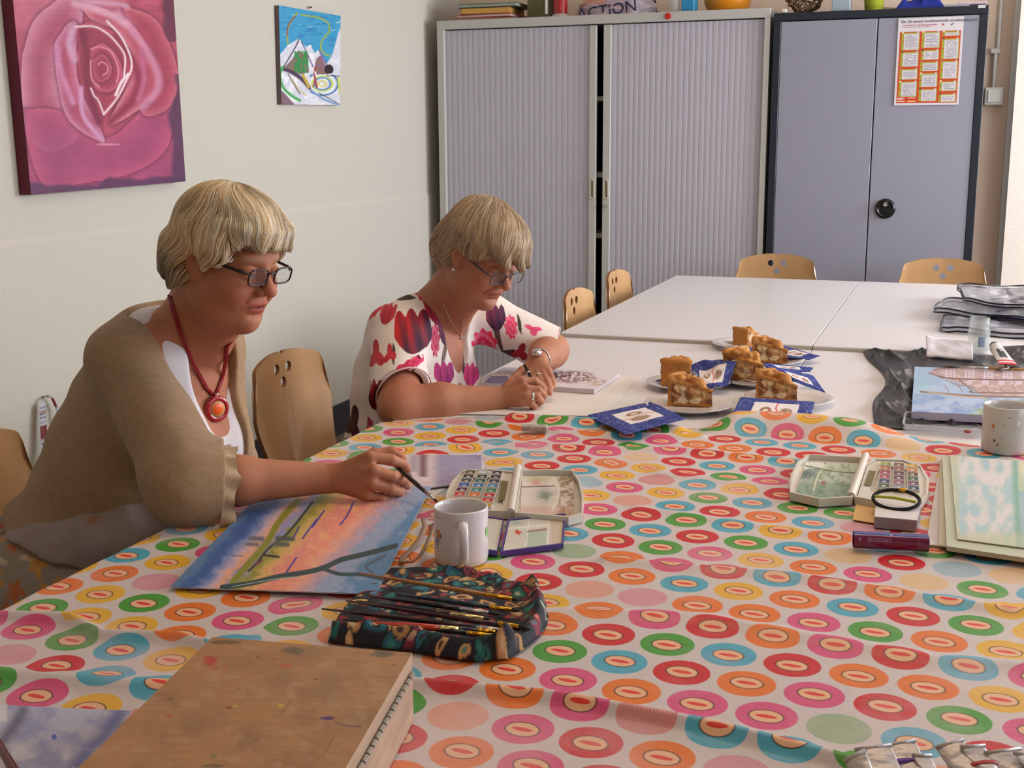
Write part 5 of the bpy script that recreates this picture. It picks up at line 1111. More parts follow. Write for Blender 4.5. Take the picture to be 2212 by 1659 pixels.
def lid1(x, y):
    C = np.ones(x.shape+(3,))*hexc('d4cac2'); n = vnoise(x/9, y/6, 2, 3); C = blend(C, '8c7450', sstep(1196, 1215, x)*sstep(-.3, .3, n)*.9); C = blend(C, '5c7060', .8*np.exp(-(((x-1178)/16)**2+((y-1070)/12)**2))*(n > -.3)); C = blend(C, 'a8ac64', .6*np.exp(-(((x-1160)/22)**2+((y-1036)/7)**2)))
    C = blend(C, 'd87884', .7*np.exp(-(((x-1158)/10)**2+((y-1043)/5)**2))); C = blend(C, 'c88a70', .4*sstep(1088, 1098, y)); C = stroke(C, x, y, [(1124, 1052), (1196, 1050)], 1.2, '5c4a3c'); C = stroke(C, x, y, [(1192, 1026), (1206, 1050), (1204, 1080), (1194, 1100)], 3, 'dcd4c8'); C = stroke(C, x, y, [(1130, 1025), (1190, 1027)], 1.2, '4c4034')
    return C
palette([(962, 1094), (964, 1062), (976, 1036), (1000, 1013), (1060, 1010), (1112, 1016), (1116, 1102), (1040, 1100)], [(1112, 1106), (1126, 1014), (1180, 1012), (1236, 1014), (1252, 1036), (1262, 1070), (1258, 1108), (1228, 1116), (1170, 1110)],
        [(964, 1092), (1064, 1096), (1090, 1016), (1004, 1014)], [['4c5c28', 'b0c0c4', '242c40'], ['2c3020', '24402c', '1c2030'], ['284c60', '1c5854', '2c3450'], ['2454a4', '2074b4', '2c84ac'], ['5c1c40', '2c847c', '2c7c54'], ['c03028', 'd8702c', 'b82c40'], ['d88c70', 'd0a048', 'cc3434'], ['c8b4a8', 'ccb8a8', 'c8a02c']],
        [(1124, 1100), (1240, 1106), (1240, 1020), (1128, 1018)], lid1, ((1103, 1107), (1119, 1010)), [(1076, 1076), (1090, 1076), (1098, 1036), (1084, 1034)], .758, 'open paint box with bright pans behind the mug with its handle forward')
def lid2(x, y):
    C = np.ones(x.shape+(3,))*hexc('b8c2ae'); n = vnoise(x/9, y/6, 12, 3); C = blend(C, '6c7c68', .6*sstep(0, .4, vnoise(x/7, y/5, 15, 3))); C = blend(C, '50605c', .9*np.exp(-(((x-1742)/22)**2+((y-1024)/12)**2))*(n > -.45)); C = blend(C, '88a060', .7*sstep(0, .5, n)*(x > 1765)*(y > 1014)); C = blend(C, '5c7c6c', .5*sstep(1036, 1048, y)); C = blend(C, 'e4e8e0', .8*((y < 1012) & (x > 1735) & (x < 1780)))
    C = stroke(C, x, y, [(1790, 1000), (1768, 1024), (1758, 1058)], 1.6, 'dcdcc4'); C = stroke(C, x, y, [(1740, 1006), (1800, 1018), (1850, 1022)], 1.4, '5c6444'); C = blend(C, 'a84c50', 1-sstep(4, 6, np.hypot(x-1778, (y-1043)*2))); return C
palette([(1846, 1070), (1868, 1000), (1890, 988), (1950, 990), (1990, 1004), (2008, 1032), (2004, 1066), (1986, 1088), (1920, 1084)], [(1706, 1062), (1708, 1026), (1722, 996), (1748, 980), (1800, 982), (1862, 986), (1842, 1072), (1770, 1076)],
        [(1893, 1052), (1990, 1060), (1984, 1002), (1900, 996)], [['8c9c34', '7c4c38', 'c89c30'], ['b85c2c', '8c4834', 'c8803c'], ['a02c44', '5c2c38', '6c4c28'], ['a83c58', '6c3448', '2c5c3c'], ['2c3c64', '8c4c68', '6c4058'], ['3c5c44', '8c8c98', '2c4468']],
        [(1716, 1064), (1838, 1066), (1858, 992), (1742, 988)], lid2, ((1838, 1072), (1870, 984)), [(1866, 1044), (1882, 1046), (1892, 1014), (1878, 1012)], .758, 'open paint box with a grey-green smeared lid left of the pad of sheets')
# --- purple folding palette
t = base('folding_palette', on_z(1081, 1189, .758), label='purple-edged white folding palette beside the handle-forward mug', cat='palette'); m_pu = mat('purple_plastic', '4c3c84', .35)
def wells(x, y):
    C = np.ones(x.shape+(3,))*hexc('d0ccc0'); n = vnoise(x/6, y/5, 31, 3); C = blend(C, '9cb8a4', .6*((x > 1135) & (x < 1180))*(y > 1145)); C = blend(C, '90a4a4', .7*np.exp(-(((x-1115)/14)**2+((y-1130)/5)**2))); C = blend(C, 'c83c28', ((np.hypot((x-1120), (y-1149)*1.2) < 7) & (n > -.2))*.9); C = blend(C, 'c8a890', .5*sstep(1186, 1192, x))
    C = stroke(C, x, y, [(1143, 1118), (1136, 1178)], 1.8, 'e4e2dc'); C = stroke(C, x, y, [(1188, 1112), (1182, 1174)], 1.8, 'e4e2dc'); C = stroke(C, x, y, [(1092, 1142), (1184, 1134)], 1.8, 'e4e2dc'); C = stroke(C, x, y, [(1140, 1148), (1180, 1143)], 1.6, '8c6c54'); return C
for L in ([(1081, 1189), (1217, 1172), (1222, 1106), (1097, 1119)], [(1040, 1184), (1074, 1188), (1088, 1117), (1050, 1112)]):
    pts = [on_z(x, y, .768) for x, y in L]; a = tray('leaf', pts, .758, .008, .005, t, m_pu)
    c = np.mean(pts, 0); Q = [c+(p-c)*.93 for p in pts]; Q = [p*[1, 1, 0]+[0, 0, .7645] for p in Q]; paint_quad('wells', Q, 60, 44, wells, m_wc, a)
done(t, on_z(1081, 1189, .758))
# --- ribbon loop left of the mug
P = [(938, 1118), (915, 1122), (918, 1140), (906, 1165), (885, 1190), (868, 1206), (868, 1214), (890, 1214), (908, 1200), (920, 1180), (930, 1155), (934, 1135), (940, 1128)]
finish(MB().tube([on_z(x, y, .765+.008*sin(i)) for i, (x, y) in enumerate(P)], .0045, 8, flat=(.35, 1)).build('ribbon_loop', mat('taupe_ribbon', '8c7464', .6), None, True), 'looped taupe ribbon lying left of the handle-forward mug', 'ribbon')

# --- brush roll and its brushes
m_roll = mat('paisley_fabric', 'VC', .75, bump=.3, bscale=300)
TOP = [(839, 1234), (905, 1228), (965, 1232), (1022, 1234), (1070, 1246), (1110, 1258), (1166, 1268)]; BOT = [(708, 1378), (765, 1386), (830, 1392), (900, 1400), (960, 1412), (1030, 1420), (1098, 1414)]
tw = [on_z(x, y, .765) for x, y in TOP]; bw = [on_z(x, y, .765) for x, y in BOT]
def rollpos(U, V):
    k = np.linspace(0, 1, 7); T = [np.interp(U, k, [p[i] for p in tw]) for i in range(2)]; B = [np.interp(U, k, [p[i] for p in bw]) for i in range(2)]
    x, y = [B[i]*(1-V)+T[i]*V for i in range(2)]; x = x+.030*np.sin(V*pi)*sstep(.75, 1, U)-.02*np.sin(V*pi)*sstep(.2, 0, U); n = vnoise(U*9, V*7, 41, 3)
    z = .7630+.004*np.abs(n)+.020*np.exp(-((V-.07)/.055)**2)*(1+.4*n)*(1-sstep(.97, 1, 1-V)*.9)+.016*np.exp(-((U-.955)/.035)**2)*(1+.5*n)+.006*sstep(.85, 1, V)*(1+n)
    edge = np.minimum(np.minimum(U, 1-U)*3, np.minimum(V, 1-V)*6); z = np.where(edge < .05, .7600, z); return x, y, z
def paisley(U, V):
    x, y, z = rollpos(U, V); C = np.ones(U.shape+(3,))*hexc('171826'); r = np.random.RandomState(12); X_, Y_ = x*100, y*100
    for i in range(230):
        u, v = r.rand(2); cx, cy, _ = rollpos(np.array(u), np.array(v)); a = r.uniform(0, pi); s = r.uniform(.8, 1.9); dx, dy = X_-cx*100, Y_-cy*100; p, q = dx*cos(a)+dy*sin(a), -dx*sin(a)+dy*cos(a); d = np.hypot(p/s, (q+.3*p*p/s)/(s*.55))
        c = ['1c6460', 'a02c34', 'b08454', '123c40', '7c2440', 'c89c68', '205c70', '6c2c24'][i % 8]; C = blend(C, '1c1420', (1-sstep(1.1, 1.2, d))); C = blend(C, c, (1-sstep(.85, 1.0, d))); C = blend(C, ['c8b490', '2c1824', '38847c'][i % 3], (1-sstep(.35, .45, d))*.8)
    return C
t = base('brush_roll', bw[0]*[1, 1, 0]+[0, 0, .757], label='dark paisley fabric brush roll laid open with paintbrushes', cat='brush roll')
o = gridmesh('fabric', rollpos, 170, 120, m_roll, t, paisley); md = o.modifiers.new('s', 'SOLIDIFY'); md.thickness = .0015
done(t, bw[0]*[1, 1, 0]+[0, 0, .757])
m_gold = mat('brass', 'e0a838', .2, 1); m_steel = mat('steel'); m_br = mat('dark_bristle')
def brush(a, b, za, zb, hc, fm, f0, f1, label, r=.0034, bc=m_br, flat=(1, 1), group='paintbrushes in the brush roll', blen=None):
    A, B = Vector(on_z(*a, za)), Vector(on_z(*b, zb)); d = A-B; L = lambda u: (B-B)+d*(1-u)
    t = empty('paintbrush', tuple(B), label=label, cat='paintbrush', group=group)
    MB().tube([L(0), L(.25), L(f0*.8), L(f0)], [r*.35, r*.75, r*1.05, r*.85], 9).build('handle', mat('handle_'+hc, hc, .25, coat=.4), t, True)
    MB().tube([L(f0), L(f0+(f1-f0)*.2), L(f0+(f1-f0)*.25), L(f0+(f1-f0)*.3), L(f1)], [r*.95, r*.95, r*.8, r*.95, r*.8], 9, flat=flat).build('ferrule', fm, t, True)
    MB().tube([L(f1), L((f1+1)/2), L(1)], [r*.8, r*.8, r*.12], 8, flat=flat).build('bristles', bc, t, True); return t
B_ = [((774, 1238), (1120, 1296), .786, .780, 'a8703c', m_gold, .80, .965, 'light tan brush lying uppermost across the sunset sheet and the brush roll'),
      ((853, 1283), (1125, 1320), .776, .774, '1c3040', m_gold, .76, .93, 'blue-black brush with a gold ferrule, just below the tan one'),
      ((795, 1287), (1086, 1328), .774, .774, '18141a', m_steel, .69, .90, 'black brush with a thin silver ferrule, third down in the roll'),
      ((778, 1299), (1060, 1338), .776, .775, '1c1014', mat('pale_brass', 'e8d090', .2, 1), .70, .95, 'dark brush with the broad shining pale gold ferrule'),
      ((748, 1298), (1146, 1360), .782, .780, '38101c', m_gold, .83, .94, 'long maroon brush with a flat gold-topped head', ),
      ((695, 1315), (1106, 1364), .776, .776, '2c0c14', m_steel, .82, .95, 'longest maroon brush with its thin end farthest from the roll'),
      ((741, 1337), (1088, 1366), .776, .774, '1c1c30', m_gold, .84, .95, 'navy brush near the lower flap with a short gold ferrule'),
      ((772, 1344), (1000, 1360), .782, .776, 'b83418', mat('pale_brass'), .78, .96, 'orange-red handled brush tucked into the lower flap', .0045),
      ((880, 1352), (1070, 1374), .775, .775, '14141a', m_gold, .68, .96, 'short black brush lowest in the roll beside the folded flap')]
for i, b in enumerate(B_): brush(*b[:9], **({'r': b[9]} if len(b) > 9 else {'flat': (1.6, .6)} if i == 4 else {}))
a, b = on_z(-30, 1560, .80), on_z(32, 1668, .775)
t = brush((-40, 1545), (75, 1740), .79, .775, '5c1c20', m_steel, .85, .95, 'dark red brush handle crossing the bottom left corner', .0052, group=None)

# --- wooden box in front
ZB = .838; A, B = on_z(459, 1376, ZB), on_z(890, 1410, ZB); ex_ = (B-A)/np.linalg.norm(B-A); C0 = on_z(746, 1659, ZB); ey = C0-B; ey /= np.linalg.norm(ey); D0 = on_z(168, 1659, ZB)-A; D0 /= np.linalg.norm(D0); wB = np.linalg.norm(B-A); LB = .42
t = base('wooden_box', B*[1, 1, 0]+[0, 0, .756], label='stained plywood paint case with a piano hinge along its side, in the foreground', cat='box')
m_wood = mat('stained_plywood', 'VC', .45, bump=.12, bscale=90); m_ws = mat('plywood_side', 'b49880', .55, var=.2, vscale=12, stretch=(1, 1, 8))
dn_ = np.array((0, 0, -1.)); A2, B2 = A+D0*LB, B+ey*LB
def hexa(top, z1): return slab(MB(), top, top[0][2]-z1)
hexa([A2*[1, 1, 0]+[0, 0, ZB-.020], B2*[1, 1, 0]+[0, 0, ZB-.020], B*[1, 1, 0]+[0, 0, ZB-.020], A*[1, 1, 0]+[0, 0, ZB-.020]], .757).build('case', m_ws, t)
lid = hexa([A2-[0, 0, .0006], B2-[0, 0, .0006], B-[0, 0, .0006], A-[0, 0, .0006]], ZB-.0185).build('lid', m_ws, t)
def boxtop(x, y):
    n = vnoise(x/60, y/35, 51, 4); C = np.ones(x.shape+(3,))*hexc('a67a50'); C = blend(C, '8c6848', sstep(-.2, .6, n)*.6); C = C*(1+.06*vnoise((x+y*.55)/90, (y-x*.05)/3, 52, 3))[..., None]; C = blend(C, 'b8967c', .35*sstep(.1, .5, vnoise(x/30, y/20, 53, 3)))
    X, Y = x*2.353, (y-1340)*2.353
    for cx, cy, rx, ry, c, a in ((1070, 205, 38, 30, 'b03c30', .8), (1095, 245, 20, 8, 'a84838', .7), (1450, 232, 38, 14, 'b85840', .7), (1395, 195, 12, 5, 'b05038', .8), (1520, 225, 12, 5, 'b04830', .8), (1150, 238, 20, 20, 'a85c48', .4), (1490, 155, 60, 20, '5c5040', .7), (1940, 168, 60, 22, '585040', .75), (1140, 112, 80, 12, '4c4438', .6), (2080, 170, 14, 10, '605440', .7), (1205, 402, 10, 5, 'a04030', .7), (1165, 443, 16, 8, '8c3428', .8), (1195, 436, 14, 7, 'b4a83c', .8), (1425, 432, 18, 9, 'b4ac34', .8), (860, 487, 22, 14, 'a84c3c', .6), (1665, 498, 38, 11, '4c2c6c', .9), (1605, 300, 12, 4, '3c3c3c', .8), (1300, 607, 8, 5, '6c2c24', .8), (1085, 690, 20, 9, '6c7048', .7), (1080, 738, 60, 10, '4c5040', .6), (865, 400, 16, 8, '5c5040', .6), (480, 650, 10, 10, '7c8448', .6), (1215, 352, 12, 5, '6c5c48', .6), (1020, 604, 30, 4, '7c8458', .5), (1310, 186, 8, 4, '4c3c30', .8), (2000, 227, 7, 4, '3c2c4c', .8), (950, 430, 12, 5, 'a05040', .5), (1180, 580, 8, 8, 'a05a48', .5)):
        d = np.hypot((X-cx)/rx, (Y-cy)/ry)+.35*vnoise(X/9, Y/9, 54, 2); C = blend(C, c, a*(1-sstep(.65, 1.15, d)))
    C = stroke(C, X, Y, [(1700, 515), (1760, 535), (1835, 542)], 3, '6c4850', .8); C = stroke(C, X, Y, [(1490, 400), (1430, 470)], 2, '74583c', .9); C = stroke(C, X, Y, [(1700, 590), (1640, 690)], 2.5, '7c5c3c', .9); C = stroke(C, X, Y, [(1280, 560), (1200, 640)], 2, '84643c', .9)
    return C
paint_quad('painted_top', [A2, B2, B, A], 260, 230, boxtop, m_wood, lid, smooth=False)
hb = MB(); nk_ = 26
out = np.cross(ey, (0, 0, 1.)); out = out*(1 if out@ex_ > 0 else -1)
for k in range(nk_):
    p0 = B+ey*(.012+(LB-.02)*k/nk_)+dn_*.0195+out*.003; p1_ = B+ey*(.012+(LB-.02)*(k+.86)/nk_)+dn_*.0195+out*.003; hb.tube([p0, p1_], .0028, 8)
hb.build('piano_hinge', mat('worn_steel', '9c9890', .3, 1), t)
done(t, B*[1, 1, 0]+[0, 0, .756])
# --- blue-violet watercolour sheet bottom left
q = [on_z(-160, 1720, .764), on_z(150, 1700, .764), on_z(285, 1535, .764), on_z(-60, 1520, .764)]
def wash(x, y):
    n = vnoise(x/50, y/30, 61, 4); C = np.ones(x.shape+(3,))*hexc('b4b4cc'); C = blend(C, '8c90bc', sstep(-.1, .5, n)*.8); C = blend(C, '5c649c', .7*np.exp(-((seg_d(x, y, [(262, 1535), (225, 1590), (190, 1620), (160, 1660)])/15)**2))); C = blend(C, '5c5c74', .8*np.exp(-((seg_d(x, y, [(50, 1535), (22, 1580), (0, 1610)])/14)**2))); C = blend(C, 'd8d4dc', .8*(x < 15)*(y < 1560)+.5*sstep(1600, 1650, y)*(n < 0))
    C = blend(C, 'd0d0d8', .6*np.exp(-(((x-40)/22)**2+((y-1620)/18)**2))); C = blend(C, '4858b8', 1-sstep(3, 8, np.hypot(x-117, (y-1592)))); return C
t = base('watercolour_painting', q[0], label='blue-violet cloudy watercolour sheet in the bottom left corner under the wooden case', cat='painting')
slab(MB(), [p-np.array((0, 0, .0006)) for p in q], .0012).build('paper_sheet', m_pap, t); paint_quad('painted_surface', q, 150, 90, wash, m_print, t, smooth=False); done(t, q[0])
# --- grey eraser
c = on_z(1155, 930, tz(-.86, 2.5)+.001); R = Matrix.Rotation(.25, 3, 'Z')
finish(MB().box((-.028, -.012, 0), (.028, .012, .012), .0025, R=R, seg=2).move(Matrix.Translation(c)).build('eraser', mat('worn_eraser', 'a49c94', .8, var=.3, vscale=60), None), 'grubby grey eraser lying on the dotted cloth in front of the writing woman', 'eraser')
# ------------------------------------------------------------------ plates, cake, napkins, forks
m_plate = mat('plate_china', 'd8d2d2', .15, coat=.3); m_nap = mat('napkin_print', 'VC', .8); m_cake = mat('cake_crumb', 'VC', .75, bump=.8, bscale=220)
def plate(px, py, label):
    c = on_z(px, py, ZN); t = base('plate', c, label=label, cat='plate', group='dessert plates on the white table')
    MB().lathe([(0, .003), (.058, .003), (.062, 0), (.066, 0), (.069, .004), (.090, .0115), (.106, .0165), (.108, .018), (.106, .0185), (.088, .0135), (.070, .0075), (.066, .006), (0, .006)], n=56).build('dish', m_plate, t, True); return t, c
def cake_mesh(seed):
    r = np.random.RandomState(seed); L = .104; H = .062; A = rad(21)
    n1 = np.array((sin(A), cos(A), 0)); n2 = np.array((sin(A), -cos(A), 0))
    def wedge(P):
        x, y, z = P.T; d = np.maximum(P@n1.astype(np.float32), P@n2.astype(np.float32)) if False else np.maximum(np.abs(y)*cos(A)-x*sin(A), np.hypot(x, y)-L)
        d = np.maximum(d, z-H*(.66+.36*np.hypot(x, y)/L)); d = np.maximum(d, -z); return d+.0022*n3(P, 110, seed)+.0015*n3(P, 260, seed+3)
    pr = [FN(wedge, (.055, 0, .03), .075, 'u')]
    for i in range(16):
        a = r.uniform(-A*.85, A*.85); q = r.uniform(.03, L*.94); pr.append(EL(W0, (q*cos(a), q*sin(a), H*(.66+.36*q/L)+r.uniform(-.002, .007)), (r.uniform(.008, .015), r.uniform(.007, .013), r.uniform(.007, .012)), k=.004))
    for i in range(7): a = -A*.85+1.7*A*i/6; pr.append(EL(W0, (L*.95*cos(a), L*.95*sin(a), H), (.009, .009, .008), k=.008))
    for i in range(26):
        s = -1 if i % 2 else 1; q = r.uniform(.03, .095); z = r.uniform(.012, .046); pr.append(EL(W0, (q*cos(A), s*q*sin(A), z), (r.uniform(.007, .014), .005, r.uniform(.004, .007)), (0, r.uniform(-40, 40), s*A*57), k=.003))
    cx = r.rand(150, 3)*[.12, .09, .05]-[0, .045, 0]; ck = r.randint(0, 5, 150)
    def col(V):
        C = np.ones((len(V), 3))*hexc('a8743c'); x, y, z = V.T; n = n3(V, 120, seed+9); rr = np.hypot(x, y); side = (z > .007) & (z < .034+.2*rr) & (rr < L*.93)
        D = np.linalg.norm(V[:, None]-cx[None], axis=2)*np.array([1]); k = ck[D.argmin(1)]; pal = np.array([hexc(c) for c in ('c8a474', '74482c', 'dcc29c', '9c683c', 'b88a5c')]); C[side] = pal[k][side]; C = np.where(side[:, None], C*(.97+.2*n3(V, 90, seed+11))[:, None], C)
        C = blend(C, 'b87c3c', sstep(.034, .042, z-.2*rr)); C = blend(C, 'd8a860', sstep(.1, .6, n)*sstep(.034, .044, z-.2*rr)); C = blend(C, '8c5020', .6*sstep(.1, .5, -n)*sstep(.034, .044, z-.2*rr)); C = blend(C, 'b47434', (z < .008)*1.); C = blend(C, 'b87838', sstep(L*.93, L*.97, rr)); return C*(1+.08*n)[:, None]
    v, f = snets(pr, .0018); return v, f, col(v)
CK = [cake_mesh(3), cake_mesh(8)]; CM = []
for v, f, c in CK:
    o = pyd('crumb_wedge', v, f, m_cake, None, True, c); CM.append(o.data); bpy.data.objects.remove(o)
def cake(c, rz, k, label, s=1, tilt=0):
    o = bpy.data.objects.new('cake_slice', CM[k]); SC.collection.objects.link(o); m = Vector((.06, 0, 0)); m.rotate(Matrix.Rotation(rz, 3, 'Z')); o.location = Vector(c)-m*s+Vector((0, 0, .0065)); o.rotation_euler = (0, tilt, rz); o.scale = (s, s, s)
    finish(o, label, 'cake', 'slices of apple cake on the plates'); return o
PL = [(1613, 752, 'farthest white plate, with the narrow upright slice of cake'), (1654, 786, 'second farthest white plate, with a slice showing its dark filling'), (1632, 829, 'white plate in the middle under the silver fork and the leaning blue napkins'), (1703, 872, 'white plate at the right behind the flat blue napkin'), (1485, 838, 'white plate at the left with the upright curled napkin'), (1489, 885, 'nearest white plate beside the dotted cloth')]
pc_ = [plate(*p)[1] for p in PL]
dx = [(-.0, .01, 0), (.012, -.0, 0), (-.03, .02, 0), (-.03, .015, 0), (-.03, .02, 0), (-.005, .025, 0)]
CL = ['narrow cake slice standing on the farthest plate, crust side to the viewer', 'cake slice with dark apple filling on the second farthest plate', 'large cake slice behind the silver fork in the middle of the plates', 'golden cake slice on the right plate behind the flat napkin', 'lumpy golden cake slice on the left plate before the curled napkin', 'nearest cake slice, on the plate beside the dotted cloth']
for i, (rz, k, s) in enumerate(((-2.2, 0, .85), (2.75, 1, 1.0), (2.5, 0, 1.15), (2.7, 1, 1.0), (-1.5, 0, 1.05), (2.9, 1, 1.05))): cake(pc_[i]+np.array(dx[i]), rz, k, CL[i], s)
def napkin(pts, label, pic, seed, und=.006):
    """a folded paper napkin through four (px, py, z) corners, with a printed picture panel"""
    Q = [on_z(x, y, z) for x, y, z in pts]; t = base('napkin', Q[0], label=label, cat='napkin', group='blue paper napkins by the cake plates')
    def dz(U, V): return und*vnoise(U*3+seed, V*3, seed, 2)*(1-np.abs(2*U-1)**6)
    def pos(U, V): x, y, z = bil(Q, U, V); return x, y, z+dz(U, V)
    def col(U, V):
        C = np.ones(U.shape+(3,))*hexc('24307c'); w = vnoise(U*16, V*16, seed+3, 2); C = blend(C, '8c94c4', .75*(np.abs(w) < .045)); a, b, c, d = pic
        m = (U > a) & (U < b) & (V > c) & (V < d); C[m] = hexc('dcd4d4'); u, v = (U-a)/(b-a), (V-c)/(d-c)
        e = np.hypot((u-.3)/.14, (v-.5)/.26); C = blend(C, '8c6448', m*(1-sstep(.8, 1, e))); C = blend(C, 'dcc8b4', m*(1-sstep(.4, .5, e))); C = blend(C, '7c5c48', m*(1-sstep(.8, 1, np.hypot((u-.74)/.16, (v-.45)/.3)))*.8); C = blend(C, 'b8a090', m*(np.abs((u*7) % 1-.5) < .12)*(np.abs(u-.74) < .13)*(np.abs(v-.45) < .25)); C = blend(C, 'c85c50', m*(np.abs(u-.55-.05*np.sin(v*6)) < .02)*1.); return C
    o = gridmesh('tissue', pos, 90, 90, m_nap, t, col); md = o.modifiers.new('s', 'SOLIDIFY'); md.thickness = .0018; md.offset = -1
    return done(t, Q[0])
napkin([(1270, 896, .768), (1350, 938, .777), (1480, 904, .780), (1405, 868, .766)], 'blue napkin lying flat left of the nearest cake plate, hanging over the dotted cloth', (.2, .74, .26, .8), 1, .003)
napkin([(1578, 902, .779), (1748, 911, .779), (1760, 868, .776), (1600, 857, .776)], 'blue napkin lying square across the right plate', (.22, .82, .0, .82), 2, .002)
napkin([(1500, 845, .768), (1572, 832, .775), (1594, 771, .815), (1490, 786, .785)], 'blue napkin curling up behind the lumpy slice on the left plate', (.18, .8, .15, .75), 3, .010)
napkin([(1416, 822, .768), (1450, 826, .768), (1500, 787, .778), (1480, 800, .775)], 'blue napkin corner peeping out left of the lumpy slice on the left plate', (2, 3, 2, 3), 4, .002)
napkin([(1590, 757, .770), (1748, 777, .768), (1771, 768, .772), (1676, 741, .778)], 'blue napkin on the farthest plate', (.5, .8, .3, .9), 5, .003)
napkin([(1690, 800, .776), (1750, 802, .770), (1757, 794, .775), (1648, 783, .79)], 'blue napkin tip behind the middle slice under the leaning one', (.1, .7, .3, .8), 6, .003)
napkin([(1700, 818, .785), (1783, 847, .765), (1757, 812, .780), (1648, 786, .815)], 'blue napkin leaning on the middle slice of cake', (.3, .8, .25, .7), 7, .004)
m_fork = mat('fork_steel', 'b8b8bc', .18, 1)
def fork(p, label, r=.0024):
    P = [Vector(on_z(*q)) for q in p]; t = base('fork', P[0], label=label, cat='fork', group='cake forks on the plates')
    MB().tube(P[:-1], [r]*(len(P)-1), 8, flat=(.5, 1.6)).build('handle', m_fork, t, True); a, b = P[-2], P[-1]; d = (b-a); s = d.cross(Vector((0, 0, 1))).normalized()*.004
    mb = MB(); mb.tube([a-d*.05, a+d*.35], [.0035, .0055], 8, flat=(.3, 1.3))
    for k in (-1, 0, 1): mb.tube([a+d*.3+s*k, b+s*k], .0011, 6)
    mb.build('tines', m_fork, t, True); return done(t, P[0])
fork([(1556, 753, .768), (1575, 749, .774), (1596, 746, .776), (1612, 747, .775)], 'fork on the farthest plate')
fork([(1640, 827, .782), (1612, 820, .784), (1588, 824, .776), (1560, 830, .770)], 'fork with a bright curved handle across the middle plate')
fork([(1519, 852, .772), (1508, 826, .788), (1502, 812, .795), (1498, 800, .80)], 'fork standing up behind the lumpy slice')
fork([(1655, 798, .780), (1640, 785, .79), (1632, 775, .80), (1625, 766, .806)], 'fork with golden tines between the two middle slices')
# ------------------------------------------------------------------ the writing woman's papers
q = [on_z(960, 893, .7545), on_z(1293, 898, .753), on_z(1386, 811, .752), on_z(1080, 799, .752)]
finish(slab(MB(), q, .0015).build('drawing_sheet', mat('drawing_paper', 'ddd6d2', .7, bump=.05, bscale=300)), 'large white drawing sheet the woman in the flowered blouse writes on', 'paper')
q = [on_z(1045, 826, .764), on_z(1284, 842, .765), on_z(1338, 806, .765), on_z(1085, 793, .765)]
t = base('sketchbook', q[0]*[1, 1, 0]+[0, 0, .7525], label='open sketchbook with a brown scribble lying behind the writing hands', cat='sketchbook')
slab(MB(), q, .011).build('page_block', mat('page_edges', 'ccc4c8', .7), t)
mid0, mid1 = q[0]*.74+q[1]*.26, q[3]*.74+q[2]*.26
def scrib(x, y):
    C = np.ones(x.shape+(3,))*hexc('dcd4dc'); n = vnoise(x/4, y/2, 71, 3); d = ((x-1235)/58)**2+((y-814)/15)**2; C = blend(C, '7c5c58', .85*(1-sstep(.3, 1.2, d))*(n > -.12)); C = blend(C, '5c3c44', .7*(np.hypot((x-1215)/22, (y-810)/8) < 1)*(n > 0)); C = blend(C, 'b49a78', .6*(np.hypot((x-1290)/22, (y-826)/7) < 1)*(n > -.1)); C = blend(C, '5c5c8c', .8*(x < 1098)*(y > 812)); return C
u = np.array((0, 0, .0006)); paint_quad('drawn_page', [q[0]+u, q[1]+u, q[2]+u, q[3]+u], 150, 60, scrib, m_print, t, smooth=False); done(t, q[0]*[1, 1, 0]+[0, 0, .7525])
# ------------------------------------------------------------------ black bag, building canvas and what lies round them
Q = [on_z(1884, 924, .752), on_z(2235, 940, .752), on_z(2180, 776, .752), on_z(1866, 760, .752)]
def bag(U, V):
    x, y, z = bil(Q, U, V); n = vnoise(U*5+V*3, V*6, 81, 4); c = 1-np.abs(2*((U*3.1+V*2.3+.4*n) % 1)-1); c2 = 1-np.abs(2*((V*4.3-U*1.6+.5*n) % 1)-1)
    e = np.minimum(np.minimum(U, 1-U), np.minimum(V, 1-V)); s = sstep(0, .05, e)*(1-.72*sstep(.2, .3, U)*sstep(.06, .13, V)*sstep(.95, .88, V)); x = x+.007*vnoise(V*3, U*0+3, 83, 2)*(1-U)+.0*y; x = x+.045*np.exp(-((V-.55)/.25)**2)*(1-U)**4
    return x, y+.006*n, z+.002+s*(.010+.011*c**4+.009*c2**5+.006*n)
o = gridmesh('black_bag', bag, 150, 150, mat('black_bin_film', '1f1e22', .32, spec=.6)); md = o.modifiers.new('s', 'SOLIDIFY'); md.thickness = .002; finish(o, 'crumpled black plastic bag spread under the building canvas', 'bag')
q = [on_z(1969, 889, .783), on_z(2290, 905, .783), on_z(2270, 803, .783), on_z(1976, 792, .783)]
